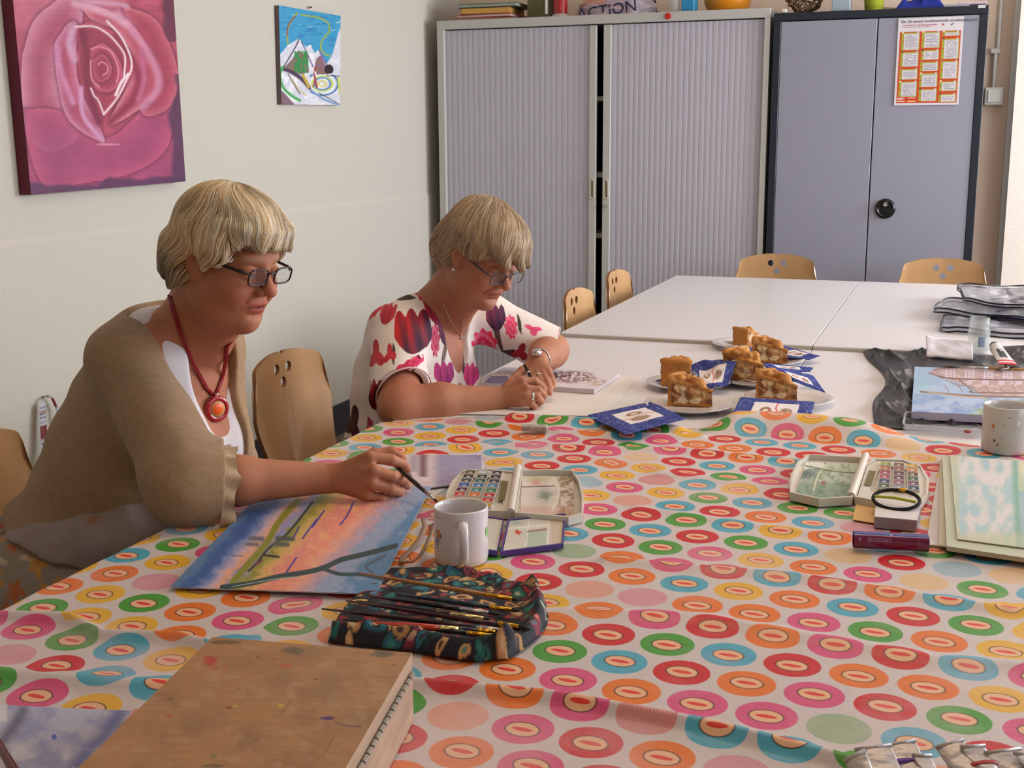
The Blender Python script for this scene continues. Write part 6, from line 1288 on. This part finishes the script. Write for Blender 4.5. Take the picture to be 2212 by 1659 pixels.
def building(x, y):
    C = np.ones(x.shape+(3,))*hexc('94acc8'); C = blend(C, 'a8b8d4', sstep(-.2, .4, vnoise(x/30, y/14, 91, 3))); C = blend(C, '6c80c0', .6*sstep(0, .5, vnoise(x/22, y/10, 92, 3))*(y > 850)); C = blend(C, '8cc0c0', .5*np.exp(-(((x-1990)/18)**2+((y-835)/20)**2)))
    X, Y = (x-1800)*4.148, (y-560)*4.148; m = inpoly(X, Y, [(850, 1020), (900, 990), (1000, 970), (2200, 985), (2200, 1250), (1400, 1235), (1290, 1200), (1240, 1150), (1040, 1080), (950, 1050)]); C = blend(C, 'ac8c88', m*.9)
    C = blend(C, 'c8b0ac', m*sstep(.0, .5, vnoise(X/40, Y/16, 93, 3))); w = ((X-1000) % 170 < 95) & (Y > 985) & (Y < 1068) & (X > 1000); C[w] = hexc('d0c0c8'); C[w & (((Y-985) % 14) < 3)] = hexc('8c6c70'); C[w & (((X-1000) % 170) % 32 < 4)] = hexc('8c6c70')
    w = ((X-1180) % 150 < 60) & (Y > 1085) & (Y < 1125) & (X > 1200); C[w] = hexc('c4b4c0'); C = stroke(C, X, Y, [(860, 1020), (1000, 1060), (1240, 1075), (2200, 1090)], 6, '6c4844'); C = stroke(C, X, Y, [(900, 990), (1100, 975), (2200, 990)], 5, '7c5450'); C = stroke(C, X, Y, [(1120, 1070), (1240, 1170), (1300, 1195), (2200, 1200)], 6, '7c5854')
    C = stroke(C, X, Y, [(780, 1187), (1000, 1205), (1300, 1225), (1700, 1235)], 7, '7c5c54'); C = stroke(C, X, Y, [(850, 1190), (1100, 1222), (1400, 1250)], 5, 'b89c74'); C = stroke(C, X, Y, [(860, 1018), (950, 1055), (1100, 1120), (1250, 1140)], 4, '8c7074')
    for k in range(7): C = stroke(C, X, Y, [(1000+k*120, 1130), (1040+k*120, 1190)], 4, '8c6864')
    C = blend(C, '8c9c50', .8*sstep(-.1, .3, vnoise(x/12, y/5, 94, 2))*inpoly(X, Y, [(1200, 1370), (1300, 1340), (1700, 1330), (2200, 1340), (2200, 1430), (1250, 1420)])); C = blend(C, '6c7c6c', .6*inpoly(X, Y, [(1400, 1270), (2200, 1240), (2200, 1330), (1500, 1310)])); return C
t = base('canvas_painting', q[0]*[1, 1, 0]+[0, 0, .764], label='canvas of a brown half-timbered building under pale blue sky, lying on the black bag', cat='painting')
slab(MB(), [p-np.array((0, 0, .0006)) for p in q], .017).build('stretcher_canvas', mat('lavender_side', 'b4acc0', .7), t); paint_quad('painted_surface', q, 240, 110, building, m_print, t, smooth=False); done(t, q[0]*[1, 1, 0]+[0, 0, .764])
def loosebrush(a, b, za, zb, hc, lab, f0=.72, f1=.88, r=.0035): return brush(a, b, za, zb, hc, m_steel, f0, f1, lab, r, group=None)
loosebrush((2300, 800), (2035, 792), .789, .789, 'b88448', 'brush with a pale wooden handle lying along the far edge of the building canvas', .62, .86)
loosebrush((2290, 780), (2150, 799), .797, .790, '1c2030', 'dark brush lying across the far right of the building canvas', .8, .9, .003)
# clear tray lid with a blob of red paint
m_clear = mat('clear_plastic', 'dcdce4', .06, alpha=.35, spec=.8)
t = base('clear_tray', on_z(2040, 925, .757), label='clear plastic tray lid with a red paint blob lying left of the speckled mug', cat='tray'); c = on_z(2042, 921, .757)
def rrect(w, h, r, n=6): return [(sx*(w-r)+r*cos(a), sy*(h-r)+r*sin(a)) for sx, sy, a0 in ((1, 1, 0), (-1, 1, pi/2), (-1, -1, pi), (1, -1, 3*pi/2)) for a in np.linspace(a0, a0+pi/2, n)]
P0 = [(c[0]+x, c[1]+y) for x, y in rrect(.088, .072, .022)]; tray('lid_shell', P0, .757, .012, .004, t, m_clear)
MB().loop([(x, y, .7695) for x, y in P0], .0022, 8).build('rim', mat('clear_rim', 'd0d0dc', .1, alpha=.75), t, True)
MB().loop([(c[0]+.072*cos(a), c[1]+.050*sin(a), .762) for a in np.linspace(0, 2*pi, 48, endpoint=False)], .0012, 6).build('oval_ridge', m_clear, t, True)
bl_ = on_z(2090, 934, .763); MB().lathe([(0, 0), (.007, .0), (.008, .003), (.004, .0055), (0, .006)], tuple(bl_), 16).build('paint_blob', mat('red_paint_blob', 'a83c2c', .3), t, True); done(t, c)
# glass jar
m_glass = mat('jar_glass', 'dce4e4', .03, alpha=.17, spec=.9); c = on_z(2112, 762, ZF); c[2] = ZF
t = base('glass_jar', c, label='clear glass jar of water standing before the plastic pouches', cat='jar')
MB().lathe([(0, .002), (.026, .002), (.030, .006), (.0315, .012), (.0315, .066), (.027, .076), (.0265, .082), (.029, .084), (.029, .090), (.027, .092), (.028, .104), (.0265, .106), (.0255, .104), (.025, .08), (.0295, .066), (.0295, .01), (0, .006)], n=40).build('jar_body', m_glass, t, True)
MB().lathe([(0, .008), (.029, .008), (.029, .055), (0, .055)], n=32).build('water', mat('jar_water', 'b8c4b8', .05, alpha=.16), t, True)
a0 = ang-.4; gridmesh('label_band', lambda U, V: (.0318*np.cos(a0+U*.6), .0318*np.sin(a0+U*.6), .022+V*.03), 8, 4, mat('pale_label', '8c98b4', .6), t)
done_c = c
# folded white tissue
q = [on_z(2001, 768, ZF+.003), on_z(2102, 776, ZF+.003), on_z(2100, 738, ZF+.034), on_z(2000, 725, ZF+.034)]
o = gridmesh('paper_tissue', lambda U, V: (lambda x, y, z: (x, y, z+.006*np.sin(V*pi)+.004*vnoise(U*4, V*3, 5, 2)))(*bil(q, U, V)), 30, 14, mat('tissue_white', 'd2ccd4', .8)); md = o.modifiers.new('s', 'SOLIDIFY'); md.thickness = .006; finish(o, 'folded white paper tissue in front of the glass jar', 'tissue')
# acrylic tube
A, B = Vector(on_z(2150, 745, .80)), Vector(on_z(2172, 792, .812)); A = Vector(on_z(2148, 748, .802)); B = Vector(on_z(2178, 788, .802)); d = B-A
t = base('paint_tube', A, label='white tube of acrylic paint with black cap and red end beside the glass jar', cat='paint tube'); s = d.cross(Vector((0, 0, 1))).normalized()
def tubebody(U, V):
    w = .017+.006*V; h = .015*(1-V)+.001; a = U*2*pi; return [A[i]*1+d[i]*(.12+.88*V)+s[i]*w*np.cos(a)+(0, 0, 1)[i]*(h*np.sin(a)) for i in range(3)]
def tcol(U, V): C = np.ones(U.shape+(3,))*hexc('d2cac8'); C[V > .78] = hexc('c02028'); C[(V > .86) & (V < .9)] = hexc('dcd0d0'); C[(V > .28) & (V < .68) & (U > .17) & (U < .33)] = hexc('2c3438'); return C
gridmesh('tube_body', tubebody, 64, 60, m_print, t, tcol); dn0 = d.normalized(); MB().tube([A-dn0*.010, A+d*.13], [.0125, .014], 20).build('cap', mat('black_cap', '141418', .3), t, auto=40)
nz = Vector((0, 0, 1)); M = Matrix.Identity(4); X_ = (d.normalized()); Y_ = nz.cross(X_).normalized(); Z_ = X_.cross(Y_)
for i in range(3): M[i][0], M[i][1], M[i][2], M[i][3] = X_[i], Y_[i], Z_[i], (A+d*.38-Y_*.004+nz*.0135)[i]
text_mesh('lettering', 'ACRYLIC', .0125, mat('tube_letters', 'd8d8d8', .5), t, M); done(t, A)
# clear pouches with dark piping
m_film = mat('clear_film', 'b8b8c4', .08, alpha=.48, spec=1); m_pipe = mat('black_piping', '121218', .35)
def pouch(pts, z, h, label, seed, contents=()):
    W_ = [np.array(on_z(x, y, ZF)) for x, y in pts]; c = np.mean(W_, 0); t = base('plastic_pouch', c*[1, 1, 0]+[0, 0, z], label=label, cat='pouch', group='clear zip pouches piled on the far table'); N = len(W_)
    P = []
    for i in range(N):
        for k in range(3): u = k/3; P.append((W_[i]*(1-u)+W_[(i+1) % N]*u))
    for _ in range(2): P = [q for i in range(len(P)) for q in (P[i]*.75+P[(i+1) % len(P)]*.25, P[i]*.25+P[(i+1) % len(P)]*.75)]
    for dz_ in (.004, h): MB().loop([(p[0], p[1], z+dz_+.004*sin(i*.9+seed)) for i, p in enumerate(P)], .0030, 7).build('piping', m_pipe, t, True)
    for zz, nm in ((h, 'top_film'), (.003, 'bottom_film')):
        Qp = [W_[0], W_[1], W_[2], W_[3]]; gridmesh(nm, lambda U, V: (lambda x, y, _: (x, y, z+zz+.014*vnoise(U*8, V*6, seed, 3)*np.minimum(1, 8*np.minimum(np.minimum(U, 1-U), np.minimum(V, 1-V)))))(*bil(Qp, U, V)), 40, 30, m_film, t)
    for i, (u0, v0, u1, v1, cc) in enumerate(contents):
        a = [np.array([float(k) for k in bil(W_, u, v)]) for u, v in ((u0, v0), (u1, v0), (u1, v1), (u0, v1))]; a = [p*[1, 1, 0]+[0, 0, z+h*.6] for p in a]; slab(MB(), a, h*.4).build('folder_inside', mat('inside_'+cc, cc, .5), t)
    return done(t, c*[1, 1, 0]+[0, 0, z])
pouch([(2030, 718), (2330, 745), (2300, 690), (2040, 692)], ZF+.001, .018, 'lowest clear pouch in the pile, nearest to the folded tissue', 1, [(.3, .2, .9, .8, '9c8c98')])
pouch([(2012, 690), (2300, 725), (2290, 672), (2042, 668)], ZF+.022, .018, 'middle clear pouch of the pile, with a pointed black-edged corner', 2, [(.42, .1, .95, .75, '1c2450')])
pouch([(2085, 682), (2320, 712), (2300, 655), (2064, 645)], ZF+.044, .014, 'topmost clear pouch of the pile with rounded black piping', 3, [(.45, .3, .95, .9, '4c3840')])
o = gridmesh('dark_plastic_wrap', lambda U, V: (lambda x, y, z: (x, y, z+.015*np.sin(U*pi)*np.sin(V*pi)*(1+.8*vnoise(U*5, V*5, 9, 3))))(*bil([on_z(2175, 795, ZF), on_z(2300, 800, ZF), on_z(2300, 740, ZF), on_z(2165, 748, ZF)], U, V)), 50, 50, mat('black_bin_film')); finish(o, 'crumpled shiny black wrap at the right edge behind the acrylic tube', 'wrap')
# pad and loose sheets at the right
def sheet_edges(x, y):
    C = np.ones(x.shape+(3,))*hexc('c8c8c4'); n = vnoise(x/16, y/22, 101, 3); C = blend(C, '94b8c4', .7*sstep(-.05, .35, n)); C = blend(C, 'd8ccd4', .6*sstep(.0, .4, -n)); C = blend(C, '6c9c88', .8*np.exp(-((x-(2192+(y-990)*.05))/8)**2)); C = blend(C, '84a8b4', .7*sstep(2195, 2212, x)*(y > 1040)); C = blend(C, 'b4b890', .6*sstep(1140, 1165, y)); C = blend(C, 'b8b890', .6*sstep(2078, 2064, x)); C = blend(C, 'c8c48c', .5*(x > 2200)*(y < 1060)); return C
def plain(c, seed):
    def f(x, y): C = np.ones(x.shape+(3,))*hexc(c); return blend(C, 'a8b49c', .4*sstep(0, .5, vnoise(x/20, y/30, seed, 3)))
    return f
SH = [([(2000, 1176), (2290, 1205), (2270, 1000), (2032, 990)], .760, .003, plain('ccc4c4', 3), 'loose white sheet lowest in the stack right of the paint box'),
      ([(2028, 1178), (2300, 1215), (2290, 1000), (2030, 986)], .764, .002, plain('c8c0b0', 4), 'cream sheet second from below in the stack right of the paint box'),
      ([(2045, 1180), (2300, 1218), (2290, 1000), (2035, 984)], .772, .007, plain('b8bca8', 5), 'thick sketch pad in the middle of the stack of sheets at the right'),
      ([(2068, 1164), (2300, 1195), (2280, 1003), (2052, 983)], .7745, .0012, sheet_edges, 'pale blue and green watercolour sheet on top of the stack at the right edge')]
for pts, z, th, fn, lab in SH:
    q = [on_z(x, y, z) for x, y in pts]; t = base('paper_sheet', q[0]-np.array((0, 0, th)), label=lab, cat='paper', group=None)
    slab(MB(), [p-np.array((0, 0, .0004)) for p in q], th).build('sheet_body', mat('cream_edges', 'b8aa90', .7), t); paint_quad('painted_surface', q, 90, 80, fn, m_print, t, smooth=False); done(t, q[0]-np.array((0, 0, th)))
# white box with a hair tie on it
q = [on_z(1889, 1117, .776), on_z(1981, 1125, .776), on_z(1990, 1088, .776), on_z(1893, 1080, .776)]
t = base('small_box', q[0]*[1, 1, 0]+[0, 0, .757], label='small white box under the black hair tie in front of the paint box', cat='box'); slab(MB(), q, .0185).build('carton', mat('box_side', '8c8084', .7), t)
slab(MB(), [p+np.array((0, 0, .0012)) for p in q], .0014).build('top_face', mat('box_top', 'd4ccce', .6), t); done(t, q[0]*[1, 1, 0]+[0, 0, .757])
c = on_z(1936, 1079, .786); t = base('hair_tie', c, label='black elastic hair tie lying on the small white box', cat='hair tie')
u_, v_ = on_z(1985, 1088, .786)-c, on_z(1950, 1064, .790)-c
pts = [c+u_*cos(a)+v_*.95*sin(a)+np.array((0, 0, .004*sin(a))) for a in np.linspace(0, 2*pi, 40, endpoint=False)]; MB().loop(pts, .0032, 8).build('elastic', mat('black_elastic', '101012', .8), t, True)
MB().tube([pts[9]+np.array((0, 0, .001)), pts[10]+np.array((0, 0, .001)), pts[11]+np.array((0, 0, .001))], .0036, 8).build('metal_clasp', mat('brass'), t, True); done(t, c)
a, b = on_z(1890, 1072, .787), on_z(1976, 1084, .789); finish(MB().tube([a, (a+b)/2+np.array((0, 0, .002)), b, b+(b-a)*.03], .0026, 8).build('rubber_band', mat('lime_rubber', 'a8b020', .5)), 'lime green rubber band inside the black hair tie', 'rubber band')
q = [on_z(1842, 1122, .759), on_z(1890, 1130, .759), on_z(1896, 1086, .759), on_z(1850, 1080, .759)]
# wrapped pack
a, b = on_z(1842, 1160, .772), on_z(2003, 1168, .772); d = b-a; L = np.linalg.norm(d); d /= L; n_ = np.cross(d, (0, 0, 1.)); n_ = n_/np.linalg.norm(n_); n_ = n_ if n_@(-_fw) > 0 else -n_
t = base('wrapped_pack', a*[1, 1, 0]+[0, 0, .757], label='dark red and blue wrapped pack in front of the small white box', cat='pack')
prof = [(cos(x)*.014*(abs(cos(x))**-.35 if abs(cos(x)) > .05 else 1), sin(x)*.0125*(abs(sin(x))**-.35 if abs(sin(x)) > .05 else 1)) for x in np.linspace(0, 2*pi, 33)]
def pk(U, V): o_ = np.interp(U*32, np.arange(33), [p[0] for p in prof]); h_ = np.interp(U*32, np.arange(33), [p[1] for p in prof]); return [a[i]+d[i]*V*L+n_[i]*(o_+.010)+(0, 0, 1)[i]*(h_-.0005) for i in range(3)]
def pkc(U, V): C = np.ones(U.shape+(3,))*hexc('6c1440'); C = blend(C, '2a3288', 1.*((U > .16) & (U < .5))); C = blend(C, 'a49cc0', ((U > .02) & (U < .10) & (V > .18) & (V < .5) & ((U*120) % 1 < .5) & ((V*50) % 1 < .75))*.8); C = blend(C, 'a49cc0', .8*(np.hypot((V-.08)*3, (U-.05)*2) < .06)); C = blend(C, '7c3c4c', .8*(np.hypot((V-.86)*3, (U-.03)*2) < .08)); C = blend(C, 'c8c8dc', .8*(np.hypot((V-.5)*3, (U-.2)*2) < .05)); return C
gridmesh('wrapper', pk, 80, 160, mat('glossy_print', 'VC', .2, coat=.4), t, pkc)
for P0_, s_ in ((a, -1), (b, 1)): gridmesh('film_end', lambda U, V: [P0_[i]+d[i]*s_*V*.008+n_[i]*(.010+(U-.5)*.024)+(0, 0, 1)[i]*(.012-.020*(1-U*0)*.5+V*.012*(s_ < 0)) for i in range(3)], 6, 4, m_clear, t)
finish(slab(MB(), q, .001).build('cream_tag', mat('cream_tag', 'dcb478', .6)), 'cream paper tag between the dark red pack and the paint box', 'paper'); done(t, a*[1, 1, 0]+[0, 0, .757])
# crumpled metal paint tubes at the bottom right
m_alu = mat('tube_metal', 'b4acaa', .38, .35, bump=.3, bscale=120); r = np.random.RandomState(2)
TB = [((1846, 1632), (1905, 1760), 'crumpled paint tube at the left end of the row'), ((1885, 1614), (1960, 1760), 'wide flattened paint tube second from the left of the row'), ((1938, 1606), (2005, 1750), 'paint tube with a violet band, its flat end highest at the left'), ((1990, 1632), (2060, 1760), 'narrow rolled paint tube in the middle of the row'), ((2050, 1606), (2140, 1750), 'shiny paint tube with a bright highlight in the row'), ((2100, 1612), (2185, 1750), 'folded paint tube right of the shiny one'), ((2165, 1622), (2260, 1750), 'large flat paint tube with a folded strip'), ((2215, 1630), (2320, 1750), 'last paint tube at the right edge of the row')]
for i, (p, q_, lab) in enumerate(TB):
    A, B = Vector(on_z(*p, .795+.006*r.rand())), Vector(on_z(*q_, .772)); d = B-A; s = d.cross(Vector((0, 0, 1))).normalized(); s = (s+Vector((0, 0, r.uniform(-.5, .5)))).normalized(); up2 = s.cross(d).normalized(); wd = (.012, .019, .019, .010, .015, .013, .020, .016)[i]
    t = base('paint_tube', tuple(B), label=lab, cat='paint tube', group='crumpled metal paint tubes in the bottom right corner')
    def fn(U, V, A=A, d=d, s=s, up2=up2, wd=wd, i=i):
        c, q0 = np.cos(U*2*pi), np.sin(U*2*pi); w = wd*(1-.25*V); h = .0012+.010*V**1.2; cr = .003*vnoise(V*5+i, U*4, i+3, 3)*(.3+V); return [A[k]+d[k]*V*.9+s[k]*w*c+up2[k]*(h*q0+cr) for k in range(3)]
    gridmesh('tube_body', fn, 40, 40, m_alu, t); MB().tube([A-s*wd+d*.012+up2*.001, A+s*wd+d*.012+up2*.001], .0022, 6).build('crimp', m_alu, t, True)
    MB().tube([A+d*.9, A+d*1.0], .008, 14).build('cap', mat('cap_%d' % (i % 3), ('d8d0d0', '5c2c8c', 'a83030')[i % 3], .4), t, auto=40); 
    if i in (2, 5): MB().tube([A+d*.28, A+d*.34], [.011, .0115], 12, flat=(.45, 1.45)).build('colour_band', mat('cap_%d' % (1 if i == 2 else 2), '5c2c8c'), t, True)
    done(t, B)
# ------------------------------------------------------------------ on top of the cabinets
def TT(px, dy=.12): p = on_y(px, 20, YC+dy); return p[0]
ztop = ZT
def bx_(name, x0, x1, y0, y1, z0, z1, m, label, cat, group=None, bev=.003, parent=None): return MB().box((x0, y0, z0), (x1, y1, z1), bev).build(name, m, parent, label=label, cat=cat, group=group)
def book(x0, x1, z0, z1, cover, pages, label, y0=YC+.03, y1=YC+.27, rz=0):
    t = empty('book', ((x0+x1)/2, (y0+y1)/2, z0), rz, label=label, cat='book', group='stack of books on the grey tambour cabinet'); w, h, H_ = (x1-x0)/2, (y1-y0)/2, z1-z0
    MB().box((-w, -h, 0), (w, h, .003)).box((-w, -h, H_-.003), (w, h, H_)).box((-w, h-.003, 0), (w, h, H_)).build('cover', mat('cover_'+cover, cover, .5), t); MB().box((-w+.004, -h+.004, .003), (w-.004, h-.003, H_-.003)).build('pages', mat('pages_'+pages, pages, .8), t); return t
x = TT(1000)
book(TT(992), TT(1122), ztop, ztop+.012, '8c4c34', 'b09c84', 'thin worn magazine at the bottom of the book stack', rz=.06)
book(TT(1000), TT(1118), ztop+.0125, ztop+.028, 'c83430', 'c8c4c0', 'red and white paperback second from below in the book stack', rz=-.05)
book(TT(1008), TT(1112), ztop+.0285, ztop+.062, '5c2c24', 'cc9c4c', 'thick book with yellow page edges in the stack', rz=.03)
book(TT(1002), TT(1128), ztop+.0625, ztop+.082, '4c5c50', '9ca494', 'grey-green book on top of the stack', rz=.0)
t = empty('metal_tin', (TT(1168), YC+.17, ztop), label='olive green battered tin between the books and the red jar', cat='tin'); MB().box((-.062, -.09, 0), (.062, .09, .14), .008, seg=2).build('tin_body', mat('olive_tin', '5c5a34', .5, .3, var=.2, vscale=20), t); MB().box((-.064, -.092, .136), (.064, .092, .150), .004).build('tin_lid', mat('olive_tin'), t); MB().tube([(.045, -.093, .02), (.045, -.093, .15)], .0075, 8).build('white_strip', m_white, t)
t = empty('thermos', (TT(1213), YC+.10, ztop), label='red cylindrical flask with a white base on the grey cabinet', cat='flask'); MB().lathe([(0, 0), (.041, 0), (.043, .004), (.043, .012), (.037, .018), (.037, .02)], n=32).build('base', mat('cream_base', 'c4b4a8', .4), t, True); MB().lathe([(.037, .016), (.037, .20), (.032, .21), (0, .212)], n=32).build('flask_body', mat('red_metal', 'a01820', .25, coat=.4), t, True)
t = empty('plastic_bag', (TT(1325), YC+.18, ztop), label='crumpled pink and clear plastic bag with big dark letters on the grey cabinet', cat='bag')
def bg(U, V): a = U*2*pi; e = V*pi/2; R_ = .21*np.cos(e)**.7+.0; n = vnoise(U*14, V*6, 4, 3); return (R_*np.cos(a)*(1+.12*n), .13*np.cos(e)**.7*np.sin(a)*(1+.15*n), .115*np.sin(e)**.8*(1+.2*n)+.0)
def bgc(U, V): C = np.ones(U.shape+(3,))*hexc('b49ca4'); C = blend(C, 'd8907c', .8*((U > .5) & (U < .72))*(V > .3)); C = blend(C, 'cfc8d4', .7*(U > .84)); return C
gridmesh('bag_film', bg, 90, 40, mat('bag_film', 'VC', .25, spec=.7), t, bgc)
text_mesh('lettering', 'ACTION', .082, mat('navy_ink', '141c44', .5), t, Matrix.Translation((-.17, -.135, -.02)) @ Matrix.Rotation(.10, 4, 'Y') @ Matrix.Rotation(rad(80), 4, 'X') @ Matrix.Rotation(.22, 4, 'Z'))
t = empty('glass_jar', (TT(1463), YC+.06, ztop), label='small empty glass jar on the grey cabinet beside the blue box', cat='jar'); MB().lathe([(0, .002), (.026, .002), (.029, .006), (.029, .07), (.022, .08), (.022, .10), (.020, .10), (.020, .08), (.027, .068), (.027, .008), (0, .006)], n=32).build('jar_body', m_glass, t, True)
bx_('carton', TT(1480), TT(1507), YC+.03, YC+.13, ztop, ztop+.14, mat('blue_carton', '2c88b4', .4), 'upright light blue carton on the grey cabinet', 'carton')
t = empty('bowl', (TT(1565), YC+.20, ztop), label='orange plastic bowl on the grey cabinet', cat='bowl'); MB().lathe([(0, .004), (.075, .004), (.078, 0), (.086, .002), (.104, .018), (.116, .05), (.122, .11), (.119, .11), (.112, .05), (.10, .02), (.08, .008), (0, .008)], n=44).build('bowl_body', mat('orange_plastic', 'e08c18', .3, coat=.2), t, True)
zc = ZD; x = XD(1715, 10)
# ball of twigs
t = empty('twig_ball', (XD(1716), YD+.17, zc), label='brown decorative ball of bark twigs on the dark cupboard', cat='decoration'); r = np.random.RandomState(6); mb = MB(); mb2 = MB(); R_ = .085
for i in range(110):
    v = Vector(r.randn(3)).normalized(); w = v.cross(Vector(r.randn(3))).normalized(); pts = [Vector((0, 0, R_+.008))+(v*cos(a)+w*sin(a))*(R_+r.uniform(-.006, .006)) for a in np.linspace(-.35, .35, 4)]; (mb if i % 2 else mb2).tube(pts, .0055, 5)
mb.build('twigs', mat('bark_brown', '6c4c38', .8), t); mb2.build('twigs', mat('bark_light', 'a08468', .8), t)
bx_('paper_box', XD(1783), XD(1822), YD+.02, YD+.10, zc, zc+.12, mat('pale_grey_card', '9ca8b4', .5), 'pale grey upright box on the dark cupboard', 'box')
bx_('white_ornament', XD(1676), XD(1688), YD+.01, YD+.05, zc, zc+.022, mat('cream_ceramic', 'd4ccc0', .4), 'tiny cream ornament at the left end of the dark cupboard top', 'ornament', bev=.006)
t = empty('flower_pot', (XD(1871), YD+.07, zc), label='lime green plastic pot on the dark cupboard', cat='pot'); MB().lathe([(0, 0), (.036, 0), (.039, .004), (.046, .05), (.050, .05), (.053, .10), (.050, .10), (.042, .01), (0, .008)], n=36).build('pot_body', mat('lime_plastic', 'b4bc3c', .4), t, True)
def crump(name, x0, x1, y0, y1, z0, h, m, lab, cat, seed):
    o = gridmesh(name, lambda U, V: (x0+(x1-x0)*U, y0+(y1-y0)*V, z0+np.minimum(1, 6*np.minimum(np.minimum(U, 1-U), np.minimum(V, 1-V)))*h*(.7+.6*vnoise(U*7, V*4, seed, 3))), 50, 24, m); finish(o, lab, cat)
crump('blue_bag', XD(1916), XD(2024), YD+.03, YD+.22, zc, .062, mat('blue_fabric', '1c2c90', .6), 'crumpled bright blue cloth bag on the dark cupboard', 'bag', 21)
crump('paper_pile', XD(1884), XD(1920), YD+.05, YD+.2, zc, .02, mat('mixed_paper', 'a08c74', .8), 'low heap of brown scraps between the lime pot and the blue bag', 'paper', 22)
for k, (a_, b_, c_, l_) in enumerate(((2020, 2075, 'a8a8ac', 'grey folded leaflet pile right of the blue bag'), (2050, 2112, 'd0b8bc', 'pinkish white magazine at the right end of the dark cupboard top'))): bx_('paper_stack', XD(a_), XD(b_), YD+.03+k*.02, YD+.25, zc+k*.012, zc+.012+k*.012, mat('stack_'+c_, c_, .7), l_, 'paper', bev=.001)
bx_('picture_board', XD(1960), XD(2080), YD+.04, YD+.26, zc+.066, zc+.072, mat('green_board', '3c5c4c', .5), 'flat dark green board lying high over the blue bag on the cupboard', 'board', bev=.001)
# ------------------------------------------------------------------ shoulder bag hanging on the wall behind the first chair
P = on_x(100, 858, XL+.02); t = base('tote_bag', P, label='newsprint patterned tote bag strap hanging on the wall behind the chair', cat='bag')
def nw(U, V):
    C = np.ones(U.shape+(3,))*hexc('b8bcc4'); C = blend(C, '7c2830', 1.*((V > .42) & (V < .58))); C = blend(C, '3c3c50', .8*(((V*14) % 1 < .45) & ((U*3.2+V*9) % 1 < .6) & (V > .05) & ~((V > .42) & (V < .58)))); C = blend(C, 'a84838', .7*((V > .17) & (V < .21))); return C
a1 = [on_x(92, 870, XL+.03), on_x(93, 905, XL+.035), on_x(96, 960, XL+.04), on_x(98, 1010, XL+.05)]; a2 = [on_x(92, 870, XL+.03), on_x(100, 856, XL+.03), on_x(112, 858, XL+.03), on_x(122, 880, XL+.03), on_x(135, 930, XL+.04), on_x(150, 1010, XL+.05)]
def strap(L, w, nm):
    L = np.array(L); k = np.linspace(0, 1, len(L))
    return gridmesh(nm, lambda U, V: (np.interp(V, k, L[:, 0])+.004*np.sin(U*pi), np.interp(V, k, L[:, 1])+(U-.5)*w, np.interp(V, k, L[:, 2])), 8, 60, m_print, t, nw)
strap(a1, .03, 'strap'); strap(a2, .012, 'strap'); MB().tube([P+np.array((-.02, 0, .0)), P+np.array((.012, 0, .004))], .004, 8).build('hook', m_steel, t, True)
c = on_x(125, 1090, XL+.06); gridmesh('bag_panel', lambda U, V: (c[0]+.02*np.sin(U*pi)*np.sin(V*pi), c[1]+(U-.5)*.32, c[2]+.12-V*.36), 20, 40, m_print, t, nw); done(t, P)
